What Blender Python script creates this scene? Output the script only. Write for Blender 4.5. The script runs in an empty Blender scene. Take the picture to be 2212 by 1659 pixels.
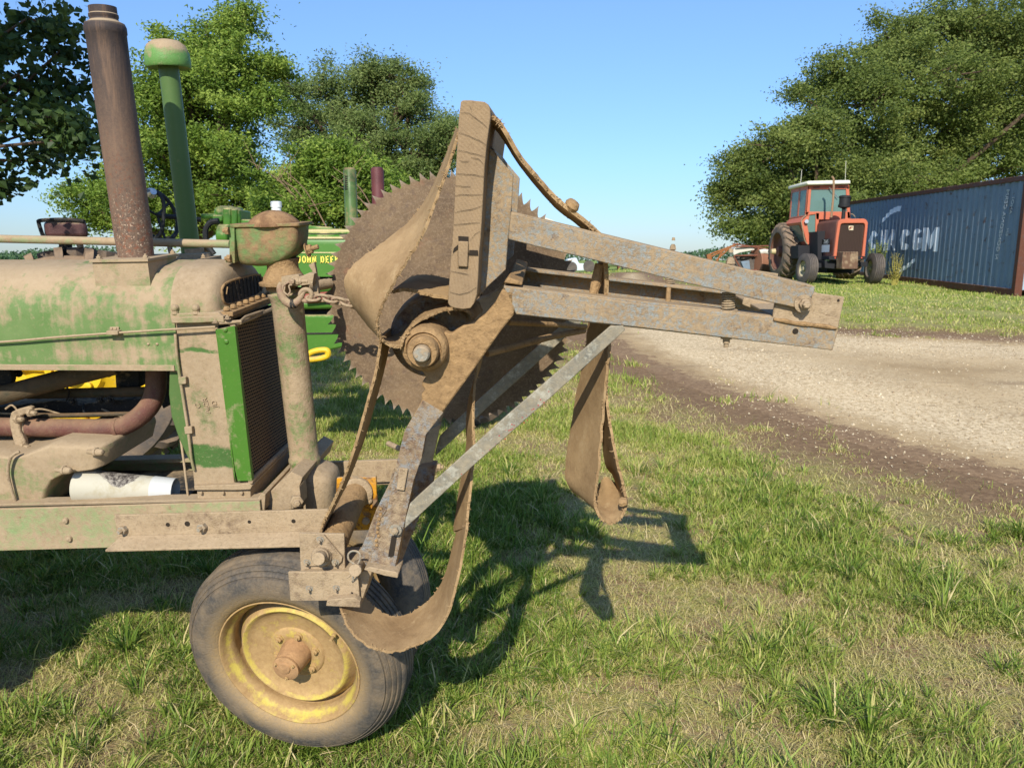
import bpy, math, random
import numpy as np
from mathutils import Vector, Matrix
random.seed(7); rng = np.random.default_rng(11)
scene = bpy.context.scene
V = Vector
# ------------------------------------------------------------------ camera
FPX, CXV, CYV = 1662.0, 1106.0, 829.5
PITCH = math.atan((829.5-562)/FPX)
CAM = V((0, 0, 1.5))
cd = bpy.data.cameras.new('camera'); cam = bpy.data.objects.new('camera', cd)
scene.collection.objects.link(cam); scene.camera = cam
cam.location = CAM; cam.rotation_euler = (math.pi/2-PITCH, 0, 0)
cd.sensor_width = 36; cd.lens = FPX/2212*36; cd.clip_end = 5000; cd.clip_start = .05
cd.dof.use_dof = True; cd.dof.focus_distance = 2.15; cd.dof.aperture_fstop = 11
# ------------------------------------------------------------------ light
SUN_EL = math.radians(34.5); SUN_AZ = math.radians(7.0)   # light travels towards +Y, a little to +X
sdir = V((math.sin(SUN_AZ)*math.cos(SUN_EL), math.cos(SUN_AZ)*math.cos(SUN_EL), -math.sin(SUN_EL)))
sl = bpy.data.lights.new('sun', 'SUN'); so = bpy.data.objects.new('sun', sl)
scene.collection.objects.link(so); so.rotation_euler = sdir.to_track_quat('-Z', 'Y').to_euler()
so.location = (-3, -10, 12)
sl.energy = 3.95; sl.angle = math.radians(.53); sl.color = (1.0, .945, .83)
w = bpy.data.worlds.new('World'); scene.world = w; w.use_nodes = True
nt = w.node_tree; bg = nt.nodes['Background']
sky = nt.nodes.new('ShaderNodeTexSky'); sky.sky_type = 'NISHITA'; sky.sun_disc = False
sky.sun_elevation = SUN_EL; sky.sun_rotation = math.pi+SUN_AZ
sky.air_density = 1.15; sky.dust_density = .25; sky.ozone_density = 4.0; sky.altitude = 0
_g = nt.nodes.new('ShaderNodeTexCoord'); _s = nt.nodes.new('ShaderNodeSeparateXYZ'); nt.links.new(_g.outputs['Generated'], _s.inputs[0])
_r = nt.nodes.new('ShaderNodeValToRGB'); nt.links.new(_s.outputs[2], _r.inputs[0]); _e = _r.color_ramp.elements
_e[0].position = 0.0; _e[0].color = (.36, .445, .62, 1); _e[1].position = .5; _e[1].color = (.82, .89, 1.0, 1)
_x = _e.new(.12); _x.color = (.49, .60, .80, 1)
_m = nt.nodes.new('ShaderNodeMix'); _m.data_type = 'RGBA'; _m.blend_type = 'MULTIPLY'; _m.inputs[0].default_value = 1
nt.links.new(sky.outputs[0], _m.inputs[6]); nt.links.new(_r.outputs[0], _m.inputs[7])
nt.links.new(_m.outputs[2], bg.inputs[0]); bg.inputs[1].default_value = .135
scene.view_settings.view_transform = 'Standard'; scene.view_settings.look = 'None'
scene.view_settings.exposure = .63; scene.view_settings.gamma = 1
scene.cycles.use_denoising = True; scene.cycles.max_bounces = 5; scene.cycles.diffuse_bounces = 3
scene.cycles.transparent_max_bounces = 4

# ------------------------------------------------------------------ frames
RT = V((1, 0, 0)); FW = V((0, math.cos(PITCH), -math.sin(PITCH))); UP = V((0, math.sin(PITCH), math.cos(PITCH)))
def ray(u, v): return FW + RT*((u-CXV)/FPX) + UP*((CYV-v)/FPX)
ZM = {0: (0, 0, 1), 1: (0, 0, .35), 2: (0, 497.6, .35), 3: (373.2, 995.3, .4), 4: (663.5, 165.9, .35), 5: (705, 622, .35),
      6: (1161.2, 373.2, .33745), 7: (1534.4, 290.3, .30634), 8: (456.2, 414.7, .17498), 9: (0, 953.8, .3),
      10: (1202.6, 497.6, .22497), 14: (646.9, 680.1, .215), 15: (1642.2, 373.2, .155), 16: (0, 771.3, .2)}
def vw(z, x, y): o = ZM[z]; return o[0]+o[2]*x, o[1]+o[2]*y
class Frame:
    """right-handed local frame: l along, d away, n up, origin at the eye point"""
    def __init__(s, D, pitch=.02):
        s.D = V(D).normalized(); L = V((1, 0, pitch)); L -= s.D*L.dot(s.D); s.L = L.normalized(); s.N = s.L.cross(s.D)
    def ln(s, z, x, y, d):
        r = ray(*vw(z, x, y)); t = d/r.dot(s.D); p = r*t
        return p.dot(s.L), p.dot(s.N)
    def w(s, l, d, n): return CAM + s.L*l + s.D*d + s.N*n
    def P(s, z, x, y, d):
        l, n = s.ln(z, x, y, d); return s.w(l, d, n)
    def poly(s, z, pts, d): return [s.ln(p[2] if len(p) > 2 else z, p[0], p[1], d) for p in pts]
TF = Frame((.044, .995, .0845))
WF = Frame((0, 1, 0), 0)

# ------------------------------------------------------------------ mesh builder
def orth(a):
    a = V(a).normalized(); h = V((0, 0, 1)) if abs(a.z) < .9 else V((1, 0, 0))
    e1 = a.cross(h).normalized(); return a, e1, a.cross(e1).normalized()
class MB:
    def __init__(s): s.v = []; s.f = []; s.m = []; s.cm = 0
    def add(s, vs, fs):
        b = len(s.v); s.v += [V(p) for p in vs]
        for f in fs: s.f.append([b+i for i in f]); s.m.append(s.cm)
        return s
    def mat(s, i): s.cm = i; return s
    def prism(s, fr, poly, d0, d1):
        n = len(poly); a = sum(poly[i][0]*poly[(i+1) % n][1]-poly[(i+1) % n][0]*poly[i][1] for i in range(n))
        if a < 0: poly = poly[::-1]
        vs = [fr.w(p[0], d0, p[1]) for p in poly]+[fr.w(p[0], d1, p[1]) for p in poly]
        fs = [list(range(n)), list(range(2*n-1, n-1, -1))]+[[i, i+n, (i+1) % n+n, (i+1) % n] for i in range(n)]
        return s.add(vs, fs)
    def zp(s, fr, z, pts, d0, d1): return s.prism(fr, fr.poly(z, pts, d0), d0, d1)
    def box(s, fr, l0, l1, d0, d1, n0, n1): return s.prism(fr, [(l0, n0), (l1, n0), (l1, n1), (l0, n1)], d0, d1)
    def tube(s, pts, r, seg=12, caps=True, sx=1.0):
        pts = [V(p) for p in pts]; n = len(pts); rs = r if hasattr(r, '__len__') else [r]*n
        vs = []; prev = None
        for i, p in enumerate(pts):
            t = (pts[min(i+1, n-1)]-pts[max(i-1, 0)]).normalized()
            if prev is None: _, e1, _ = orth(t)
            else:
                e1 = prev-t*prev.dot(t); e1.normalize()
            prev = e1; e2 = t.cross(e1)
            for k in range(seg):
                a = 2*math.pi*k/seg; vs.append(p+(e1*math.cos(a)*sx+e2*math.sin(a))*rs[i])
        fs = [[i*seg+k, i*seg+(k+1) % seg, (i+1)*seg+(k+1) % seg, (i+1)*seg+k] for i in range(n-1) for k in range(seg)]
        if caps: fs += [list(range(seg))[::-1], [(n-1)*seg+k for k in range(seg)]]
        return s.add(vs, fs)
    def lathe(s, c, ax, prof, seg=32, e=None):
        """prof: list of (radius, offset along ax)"""
        c = V(c); a, e1, e2 = orth(ax); vs = []
        for r, h in prof:
            for k in range(seg):
                t = 2*math.pi*k/seg; vs.append(c+a*h+(e1*math.cos(t)+e2*math.sin(t))*max(r, 1e-5))
        n = len(prof)
        fs = [[i*seg+k, i*seg+(k+1) % seg, (i+1)*seg+(k+1) % seg, (i+1)*seg+k] for i in range(n-1) for k in range(seg)]
        return s.add(vs, fs)
    def cyl(s, c, ax, r, h, seg=20): return s.lathe(c, ax, [(0, 0), (r, 0), (r, h), (0, h)], seg)
    def bolt(s, c, ax, r, h=None, washer=True):
        """hex head on a washer"""
        a = V(ax).normalized(); c = V(c)
        if washer: s.lathe(c, a, [(0, 0), (r*1.5, 0), (r*1.5, r*.25), (0, r*.25)], 18)
        s.lathe(c+a*r*.2, a, [(0, 0), (r, 0), (r, r*.8), (r*.85, r*.95), (0, r*.95)], 6)
        s.lathe(c+a*r*1.0, a, [(0, 0), (r*.5, 0), (r*.5, (h or r*.7)), (r*.4, (h or r*.7)+r*.1), (0, (h or r*.7)+r*.1)], 12)
        return s
    def loft(s, secs, cap=True):
        m = len(secs[0]); vs = [p for sec in secs for p in sec]
        fs = [[i*m+k, i*m+(k+1) % m, (i+1)*m+(k+1) % m, (i+1)*m+k] for i in range(len(secs)-1) for k in range(m)]
        if cap: fs += [list(range(m))[::-1], [(len(secs)-1)*m+k for k in range(m)]]
        return s.add(vs, fs)
    def sheet(s, rows, th=0.0, close=False):
        """grid of points rows x cols; th = thickness"""
        R = len(rows); C = len(rows[0]); g = [[V(p) for p in r] for r in rows]
        nr = [[None]*C for _ in range(R)]
        for i in range(R):
            for j in range(C):
                a = g[min(i+1, R-1)][j]-g[max(i-1, 0)][j]; b = g[i][min(j+1, C-1)]-g[i][max(j-1, 0)]
                q = a.cross(b); nr[i][j] = q.normalized() if q.length > 1e-12 else V((0, 0, 1))
        vs = [g[i][j]+nr[i][j]*th/2 for i in range(R) for j in range(C)]
        fs = [[i*C+j, (i+1)*C+j, (i+1)*C+j+1, i*C+j+1] for i in range(R-1) for j in range(C-1)]
        if th > 0:
            b = R*C; vs += [g[i][j]-nr[i][j]*th/2 for i in range(R) for j in range(C)]
            fs += [[b+i*C+j, b+i*C+j+1, b+(i+1)*C+j+1, b+(i+1)*C+j] for i in range(R-1) for j in range(C-1)]
            for i in range(R-1):
                fs.append([i*C, b+i*C, b+(i+1)*C, (i+1)*C]); fs.append([i*C+C-1, (i+1)*C+C-1, b+(i+1)*C+C-1, b+i*C+C-1])
            for j in range(C-1):
                fs.append([j, j+1, b+j+1, b+j]); q = (R-1)*C; fs.append([q+j, b+q+j, b+q+j+1, q+j+1])
        return s.add(vs, fs)
def rr(lc, dc, hl, hd, r, k=5):
    """rounded rectangle in (l, d)"""
    out = []
    for cx, cy, a0 in ((1, 1, 0), (-1, 1, 90), (-1, -1, 180), (1, -1, 270)):
        for i in range(k):
            a = math.radians(a0+90*i/(k-1)); out.append((lc+cx*(hl-r)+r*math.cos(a), dc+cy*(hd-r)+r*math.sin(a)))
    return out
def smooth_path(pts, n=6):
    P = [V(p) for p in pts]; out = []
    for i in range(len(P)-1):
        p0 = P[max(i-1, 0)]; p1 = P[i]; p2 = P[i+1]; p3 = P[min(i+2, len(P)-1)]
        for k in range(n):
            t = k/n; out.append(.5*((2*p1)+(p2-p0)*t+(2*p0-5*p1+4*p2-p3)*t*t+(-p0+3*p1-3*p2+p3)*t**3))
    out.append(P[-1]); return out

# ------------------------------------------------------------------ objects
def wloc(o):
    l = V(o.location)
    while o.parent: o = o.parent; l += V(o.location)
    return l
def build(name, mb, mats, parent=None, bevel=0.0, smooth=35, sub=0, label=None, doub=False):
    vs = mb.v; lo = V([min(p[i] for p in vs) for i in range(3)]); hi = V([max(p[i] for p in vs) for i in range(3)])
    c = (lo+hi)/2
    if parent is None: c.z = lo.z
    me = bpy.data.meshes.new(name); me.from_pydata([p-c for p in vs], [], mb.f)
    mats = mats if isinstance(mats, (list, tuple)) else [mats]
    for m in mats: me.materials.append(m)
    if len(mats) > 1: me.polygons.foreach_set('material_index', mb.m)
    if smooth:
        me.polygons.foreach_set('use_smooth', [True]*len(me.polygons)); me.set_sharp_from_angle(angle=math.radians(smooth))
    me.update(); o = bpy.data.objects.new(name, me); scene.collection.objects.link(o)
    if parent: o.parent = parent; o.location = c-wloc(parent)
    else: o.location = c
    if bevel:
        b = o.modifiers.new('bevel', 'BEVEL'); b.width = bevel; b.segments = 2; b.limit_method = 'ANGLE'; b.angle_limit = math.radians(40)
    if sub:
        q = o.modifiers.new('sub', 'SUBSURF'); q.levels = q.render_levels = sub
    if label: o['label'] = label
    return o
def build_each(name, mb, mats, parent, **k):
    """one object per separate cluster of pieces"""
    n = len(mb.v); par = list(range(n))
    def find(i):
        while par[i] != i: par[i] = par[par[i]]; i = par[i]
        return i
    for f in mb.f:
        for j in f[1:]: par[find(j)] = find(f[0])
    comp = {}
    for i in range(n): comp.setdefault(find(i), []).append(i)
    cl = [[set(c), [min(mb.v[i][q] for i in c) for q in range(3)], [max(mb.v[i][q] for i in c) for q in range(3)]] for c in comp.values()]
    e = k.pop('gap', .003); ch = True
    while ch:
        ch = False
        for i in range(len(cl)):
            for j in range(i+1, len(cl)):
                if all(cl[i][1][q]-e <= cl[j][2][q] and cl[j][1][q]-e <= cl[i][2][q] for q in range(3)):
                    cl[i] = [cl[i][0] | cl[j][0], [min(x, y) for x, y in zip(cl[i][1], cl[j][1])], [max(x, y) for x, y in zip(cl[i][2], cl[j][2])]]; cl.pop(j); ch = True; break
            if ch: break
    out = []
    for c, _, _ in cl:
        ids = sorted(c); mp = {v: i for i, v in enumerate(ids)}; m2 = MB(); m2.v = [mb.v[i] for i in ids]
        for f, m in zip(mb.f, mb.m):
            if f[0] in mp: m2.f.append([mp[i] for i in f]); m2.m.append(m)
        out.append(build(name, m2, mats, parent, **k))
    return out
def thing(name, label, cat, loc, group=None):
    o = bpy.data.objects.new(name, None); scene.collection.objects.link(o); o.location = loc; o.empty_display_size = .1
    tag(o, label, cat, group); return o
def tag(o, label, cat, group=None, kind=None):
    o['label'] = label; o['category'] = cat
    if group: o['group'] = group
    if kind: o['kind'] = kind
    return o
def copy_tree(o, parent=None, label=None):
    c = o.copy(); scene.collection.objects.link(c)
    if parent: c.parent = parent
    if label: c['label'] = label
    for ch in list(o.children): copy_tree(ch, c)
    return c

# ------------------------------------------------------------------ materials
def srgb(r, g, b):
    f = lambda c: (c/255/12.92) if c/255 <= .04045 else ((c/255+.055)/1.055)**2.4
    return (f(r), f(g), f(b))
class NT:
    def __init__(s, name):
        s.m = bpy.data.materials.new(name); s.m.use_nodes = True; s.t = s.m.node_tree; s.b = s.t.nodes['Principled BSDF']
        s.out = s.t.nodes['Material Output']
        s.b.inputs['Specular IOR Level'].default_value = .25
    def n(s, typ, **k):
        q = s.t.nodes.new('ShaderNode'+typ)
        for a, b in k.items(): setattr(q, a, b)
        return q
    def put(s, sock, val):
        if hasattr(val, 'is_output') or isinstance(val, bpy.types.NodeSocket): s.t.links.new(val, sock)
        elif isinstance(val, (tuple, list)) and len(val) == 3 and sock.type == 'RGBA': sock.default_value = (*val, 1)
        else: sock.default_value = val
    def math(s, op, a, b=0.0, c=None, clamp=False):
        q = s.n('Math', operation=op); q.use_clamp = clamp; s.put(q.inputs[0], a); s.put(q.inputs[1], b)
        if c is not None: s.put(q.inputs[2], c)
        return q.outputs[0]
    def coord(s, kind='Object', scale=None):
        o = s.n('TexCoord').outputs[kind]
        if scale:
            m = s.n('Mapping'); s.t.links.new(o, m.inputs[0]); m.inputs['Scale'].default_value = scale; o = m.outputs[0]
        return o
    def noise(s, scale, detail=4, rough=.6, vec=None, dist=0):
        q = s.n('TexNoise'); q.inputs['Scale'].default_value = scale; q.inputs['Detail'].default_value = detail
        q.inputs['Roughness'].default_value = rough; q.inputs['Distortion'].default_value = dist
        s.t.links.new(vec or s.coord(), q.inputs['Vector']); return q.outputs['Fac']
    def voro(s, scale, vec=None, feature='F1', out='Distance'):
        q = s.n('TexVoronoi'); q.feature = feature; q.inputs['Scale'].default_value = scale
        s.t.links.new(vec or s.coord(), q.inputs['Vector']); return q.outputs[out]
    def rng(s, v, a, b, c=0.0, d=1.0):
        q = s.n('MapRange'); s.put(q.inputs[0], v)
        for i, x in enumerate((a, b, c, d)): q.inputs[i+1].default_value = x
        return q.outputs[0]
    def mix(s, f, a, b, typ='MIX'):
        q = s.n('Mix'); q.data_type = 'RGBA'; q.blend_type = typ; s.put(q.inputs[0], f); s.put(q.inputs[6], a); s.put(q.inputs[7], b)
        return q.outputs[2]
    def bump(s, h, strength=.3, dist=.002, prev=None):
        q = s.n('Bump'); q.inputs['Strength'].default_value = strength; q.inputs['Distance'].default_value = dist
        s.put(q.inputs['Height'], h)
        if prev: s.t.links.new(prev, q.inputs['Normal'])
        return q.outputs[0]
    def done(s, col, rough=.8, normal=None, metal=0.0, spec=None):
        s.put(s.b.inputs['Base Color'], col); s.put(s.b.inputs['Roughness'], rough); s.put(s.b.inputs['Metallic'], metal)
        if normal: s.t.links.new(normal, s.b.inputs['Normal'])
        if spec is not None: s.b.inputs['Specular IOR Level'].default_value = spec
        return s.m
    def nz(s):
        g = s.n('NewGeometry'); x = s.n('SeparateXYZ'); s.t.links.new(g.outputs['Normal'], x.inputs[0]); return x.outputs[2]
DUST = (.355, .264, .166); DUST2 = (.27, .193, .112)
def dusty(name, base, base2=None, cov=.5, scale=7, up=.25, rough=.75, bump=.35, grit=260, rust=None, rustcov=.3, streak=0, bands=(), dust=DUST, dust2=DUST2, crisp=.10, metal=0.0, fine=.35, vary=1.0):
    t = NT(name); base2 = base2 or tuple(c*.7 for c in base)
    v = t.noise(scale, 7, .68); f2 = t.noise(grit*.25, 4, .7)
    k = t.math('ADD', v, t.math('MULTIPLY', t.math('SUBTRACT', f2, .5), fine))
    k = t.math('ADD', k, cov-.5)
    k = t.math('ADD', k, t.math('MULTIPLY', t.math('MAXIMUM', t.nz(), 0.0), up))
    if streak:
        sv = t.coord('Object', (14, 14, .9)); k = t.math('ADD', k, t.math('MULTIPLY', t.math('SUBTRACT', t.noise(2.2, 4, .6, sv), .5), streak))
    if bands:
        x = t.n('SeparateXYZ'); t.t.links.new(t.coord(), x.inputs[0]); wob = t.math('MULTIPLY', t.math('SUBTRACT', t.noise(9, 3), .5), .05)
        z = t.math('ADD', x.outputs[2], wob)
        for zc, hw, st in bands:
            dd = t.math('ABSOLUTE', t.math('SUBTRACT', z, zc)); k = t.math('ADD', k, t.math('MULTIPLY', t.rng(dd, hw*.6, hw*1.5, 1, 0), -st))
    f = t.rng(k, .5-crisp, .5+crisp)
    bc = t.mix(t.noise(scale*2.2, 4), base, base2)
    if rust:
        rf = t.rng(t.noise(scale*1.7+3, 8, .75), .62-rustcov*.4, .70-rustcov*.4); bc = t.mix(rf, bc, t.mix(t.noise(60, 4), rust, tuple(c*.5 for c in rust)))
    dc = t.mix(t.rng(t.noise(grit*.18, 5, .75), .3, .7), dust2, dust); dc = t.mix(t.math('MULTIPLY', t.rng(t.noise(scale*.8, 3), .35, .65), .5*vary), dc, tuple(c*1.12 for c in dust))
    col = t.mix(f, bc, dc)
    pt = t.noise(grit*.5, 2, .5); col = t.mix(t.math('MULTIPLY', t.rng(pt, .56, .66), .32*min(1, bump*1.6)), col, tuple(c*.55 for c in dust2)); col = t.mix(t.math('MULTIPLY', t.rng(pt, .40, .32), .30*min(1, bump*1.6)), col, tuple(min(1, c*1.35) for c in dust))
    g = t.noise(grit, 3, .7)
    nrm = t.bump(g, bump, .003); nrm = t.bump(t.noise(grit*.24, 4, .65), bump, .004, nrm); nrm = t.bump(f, min(1, bump*1.2), .0015, nrm)
    r = t.math('ADD', t.math('MULTIPLY', f, .95-rough), rough)
    return t.done(col, r, nrm, metal if not metal else t.math('MULTIPLY', t.math('SUBTRACT', 1.0, f), metal))
GREEN = srgb(74, 108, 50); GREEN_D = srgb(58, 86, 42); GREEN_P = srgb(114, 130, 82)
M = {}
M['hood'] = dusty('dusty_green_hood', GREEN_P, GREEN, .44, 6, .30, .6, .12, 200, streak=.8, bands=((-.055, .03, .12), (-.13, .012, .10)), crisp=.14, fine=.7)
M['side'] = dusty('dusty_green_radiator', GREEN, GREEN_D, .66, 6, .2, .6, .35, 260, bands=((-.135, .025, .5), (.165, .006, .2)), crisp=.09)
M['green_d'] = dusty('green_casting_dusty', GREEN_P, GREEN, .60, 9, .3, .65, .3, 240)
M['gearbox'] = dusty('gearbox_green', srgb(114, 136, 86), GREEN, .47, 8, .55, .6, .35, 240, dust2=srgb(96, 70, 48), dust=srgb(150, 122, 88))
M['green_b'] = dusty('bright_green_paint', srgb(74, 116, 40), srgb(64, 104, 36), .36, 9, .2, .45, .08, 200)
M['green_far'] = dusty('far_green_paint', srgb(78, 122, 46), srgb(66, 108, 40), .26, 4, .35, .35, .05, 100, dust=srgb(190, 175, 120))
M['casting'] = dusty('mud_casting', GREEN_P, GREEN, .74, 8, .25, .8, .5, 220)
M['dust'] = dusty('mud_caked_steel', srgb(96, 84, 72), srgb(110, 80, 60), .70, 11, .1, .85, .55, 240, fine=1.0, vary=1.2, crisp=.16)
M['mud'] = dusty('thick_mud', srgb(120, 88, 58), srgb(120, 88, 58), .8, 12, .1, .9, 1.0, 160, dust=srgb(156, 126, 88), dust2=srgb(124, 98, 68))
M['steelblue'] = dusty('grey_blue_steel', srgb(142, 148, 146), srgb(118, 120, 116), .60, 17, .4, .6, .32, 520, rust=srgb(116, 90, 68), rustcov=.22, fine=2.6, crisp=.28, dust=srgb(160, 138, 108), dust2=srgb(124, 104, 80))
M['steelblue2'] = dusty('rust_blue_arm', srgb(132, 140, 145), srgb(116, 120, 122), .48, 14, .3, .6, .6, 300, rust=srgb(108, 82, 66), rustcov=.42, fine=1.8, crisp=.3)
M['galv'] = dusty('galvanised', srgb(172, 168, 152), srgb(140, 138, 126), .40, 9, .2, .5, .3, 300, fine=1.0, crisp=.3, rust=srgb(120, 118, 108), rustcov=.5, dust=srgb(166, 152, 126), dust2=srgb(138, 126, 104))
M['blade'] = dusty('rusty_blade', srgb(116, 98, 84), srgb(100, 84, 72), .46, 3, 0, .7, .5, 420, fine=2.0, crisp=.5, dust=srgb(152, 128, 102), dust2=srgb(112, 94, 76))
M['rail'] = dusty('frame_rail_green', srgb(136, 150, 104), srgb(110, 136, 84), .58, 12, .3, .7, .3, 260, fine=.9, rust=srgb(120, 74, 52), rustcov=.12, crisp=.2)
M['pipe'] = dusty('rusty_manifold', srgb(92, 70, 62), srgb(104, 56, 48), .30, 7, .32, .6, .5, 260, crisp=.25, dust=srgb(140, 108, 84))
M['pipe_dark'] = dusty('dark_green_pipe', srgb(52, 56, 40), srgb(66, 56, 44), .36, 7, .35, .6, .4, 220, crisp=.25, dust=srgb(112, 90, 66), dust2=srgb(84, 66, 48))  # darker green-brown base for the water and cross pipes
M['exh'] = None
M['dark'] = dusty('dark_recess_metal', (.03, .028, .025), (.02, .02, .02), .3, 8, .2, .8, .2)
M['pipegreen'] = dusty('intake_green', srgb(88, 112, 62), srgb(68, 94, 50), .30, 2.2, .6, .4, .06, 200, streak=.2, dust=srgb(150, 125, 90))
M['cap'] = dusty('intake_cap', srgb(104, 146, 78), srgb(84, 126, 62), .32, 9, .55, .5, .25, 220)
M['seat'] = dusty('maroon_seat', srgb(92, 62, 60), srgb(70, 46, 46), .25, 6, .3, .5, .2)
M['yplate'] = dusty('orange_yellow_plate', srgb(206, 148, 34), srgb(180, 120, 30), .40, 14, .2, .5, .3, rust=srgb(110, 66, 36), rustcov=.35)
M['rim'] = dusty('yellow_rim', srgb(216, 188, 62), srgb(200, 170, 54), .60, 9, -.1, .45, .22, 240, fine=.45, crisp=.06, dust=srgb(178, 146, 98), dust2=srgb(150, 118, 78))
M['yfar'] = dusty('yellow_paint', srgb(226, 190, 40), srgb(206, 168, 36), .3, 7, .2, .45, .2)
M['white'] = dusty('white_enamel', srgb(232, 228, 208), srgb(224, 214, 180), .12, 6, .1, .5, .08, 200)
M['bolt'] = dusty('zinc_bolt', srgb(170, 165, 150), srgb(120, 115, 105), .48, 40, .2, .45, .3, 400, metal=.3)
M['chain'] = dusty('rusty_chain', srgb(160, 130, 108), srgb(120, 92, 76), .5, 30, .2, .6, .3, 400)
M['spring'] = dusty('old_spring', srgb(130, 122, 104), srgb(90, 84, 72), .5, 30, .2, .6, .3, 400)
def m_exhaust():
    t = NT('rusted_exhaust'); x = t.n('SeparateXYZ'); t.t.links.new(t.coord(), x.inputs[0]); z = x.outputs[2]
    n = t.noise(5, 6, .7); n2 = t.noise(110, 5, .75)
    a = t.mix(t.rng(n, .35, .65), srgb(76, 64, 58), srgb(112, 90, 74))
    a = t.mix(t.math('MULTIPLY', t.rng(t.math('ADD', z, t.math('MULTIPLY', t.math('SUBTRACT', n, .5), .5)), .02, .22), .8), a, srgb(56, 50, 50)); sv = t.noise(3, 5, .7, t.coord('Object', (16, 16, 1.2))); a = t.mix(t.math('MULTIPLY', t.rng(sv, .5, .68), .45), a, srgb(138, 108, 84))
    low = t.rng(t.math('ADD', z, t.math('MULTIPLY', t.math('SUBTRACT', n, .5), .25)), .16, -.10)
    spk = t.rng(t.math('ADD', n2, t.math('MULTIPLY', low, .12)), .50, .62)
    a = t.mix(t.math('MULTIPLY', spk, t.math('ADD', t.math('MULTIPLY', low, .35), .08)), a, srgb(126, 102, 82))
    vl = t.math('MULTIPLY', t.rng(z, -.12, -.2), t.rng(z, -.36, -.29)); vl = t.math('MULTIPLY', vl, t.rng(t.noise(170, 4, .8), .56, .66))
    a = t.mix(vl, a, srgb(200, 176, 150)); a = t.mix(t.math('MULTIPLY', vl, 0), a, a)
    rs = t.math('MULTIPLY', t.rng(t.noise(90, 4, .8), .52, .62), t.rng(z, .05, -.25)); a = t.mix(t.math('MULTIPLY', rs, .7), a, srgb(128, 74, 50))
    up = t.rng(t.nz(), .2, .6); a = t.mix(up, a, DUST)
    return t.done(a, .7, t.bump(t.noise(260, 4, .75), .5, .002))
M['exh'] = m_exhaust()
def m_rubber():
    t = NT('dusty_rubber'); g = t.noise(9, 6, .7); c = t.mix(t.rng(g, .42, .62), srgb(68, 65, 62), srgb(118, 102, 82))
    rad = t.n('VectorMath', operation='LENGTH'); t.t.links.new(t.coord(), rad.inputs[0])
    inner = t.rng(t.math('ADD', rad.outputs[1], t.math('MULTIPLY', t.math('SUBTRACT', g, .5), .09)), .278, .235); c = t.mix(t.math('MULTIPLY', inner, .85), c, srgb(168, 140, 98))
    fin = t.noise(120, 5, .8); c = t.mix(t.math('MULTIPLY', t.rng(fin, .42, .66), .5), c, srgb(116, 106, 92))
    w = t.n('TexVoronoi'); w.feature = 'DISTANCE_TO_EDGE'; w.inputs['Scale'].default_value = 55; t.t.links.new(t.coord(), w.inputs['Vector'])
    nr = t.bump(t.rng(w.outputs[0], 0, .12), .25, .002); nr = t.bump(t.noise(200, 4, .7), .4, .002, nr)
    return t.done(c, .85, nr)
M['rubber'] = m_rubber()
M['rubber_far'] = dusty('lug_rubber', srgb(84, 80, 78), srgb(66, 62, 60), .42, 4, .35, .8, .3, 60, dust=srgb(150, 126, 100), dust2=srgb(116, 98, 82), crisp=.25)
def m_belt():
    t = NT('canvas_belt'); c = t.mix(t.rng(t.noise(7, 6, .7), .35, .65), srgb(138, 112, 80), srgb(168, 140, 102))
    c = t.mix(t.math('MULTIPLY', t.rng(t.noise(160, 4, .8), .5, .7), .35), c, srgb(118, 88, 62))
    wv = t.noise(420, 2, .6); cr = t.noise(3.2, 6, .75, dist=1.5); c = t.mix(t.math('MULTIPLY', t.rng(cr, .56, .66), .4), c, srgb(112, 88, 62)); c = t.mix(t.math('MULTIPLY', t.rng(t.noise(22, 5, .75), .56, .66), .35), c, srgb(184, 160, 122))
    return t.done(c, .95, t.bump(t.noise(60, 5, .7), .35, .004, t.bump(wv, .45, .0015)), spec=.1)
M['belt'] = m_belt()
def m_wood():
    t = NT('timber_end_grain'); vec = t.n('Mapping'); t.t.links.new(t.coord(), vec.inputs[0]); vec.inputs['Location'].default_value = (.32, 0, .22)
    wv = t.n('TexWave'); wv.wave_type = 'RINGS'; wv.rings_direction = 'Y'; wv.inputs['Scale'].default_value = 46; wv.inputs['Distortion'].default_value = 2.2
    wv.inputs['Detail'].default_value = 2; wv.inputs['Detail Scale'].default_value = 1.4; t.t.links.new(vec.outputs[0], wv.inputs['Vector'])
    c = t.mix(wv.outputs['Fac'], srgb(146, 122, 92), srgb(152, 128, 98)); c = t.mix(t.math('MULTIPLY', t.rng(t.noise(12, 5, .7), .35, .65), .6), c, srgb(128, 108, 84))
    c = t.mix(t.math('MULTIPLY', t.rng(t.noise(130, 5, .8), .54, .68), .5), c, srgb(104, 82, 60))
    h = t.math('ADD', t.math('MULTIPLY', wv.outputs['Fac'], .12), t.noise(180, 5, .75))
    return t.done(c, .9, t.bump(h, .5, .003))
M['wood'] = m_wood()
def m_crack():
    t = NT('deep_crack'); return t.done(t.mix(t.noise(50), (.035, .026, .018), (.02, .015, .01)), .95)
M['crack'] = m_crack()
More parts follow.
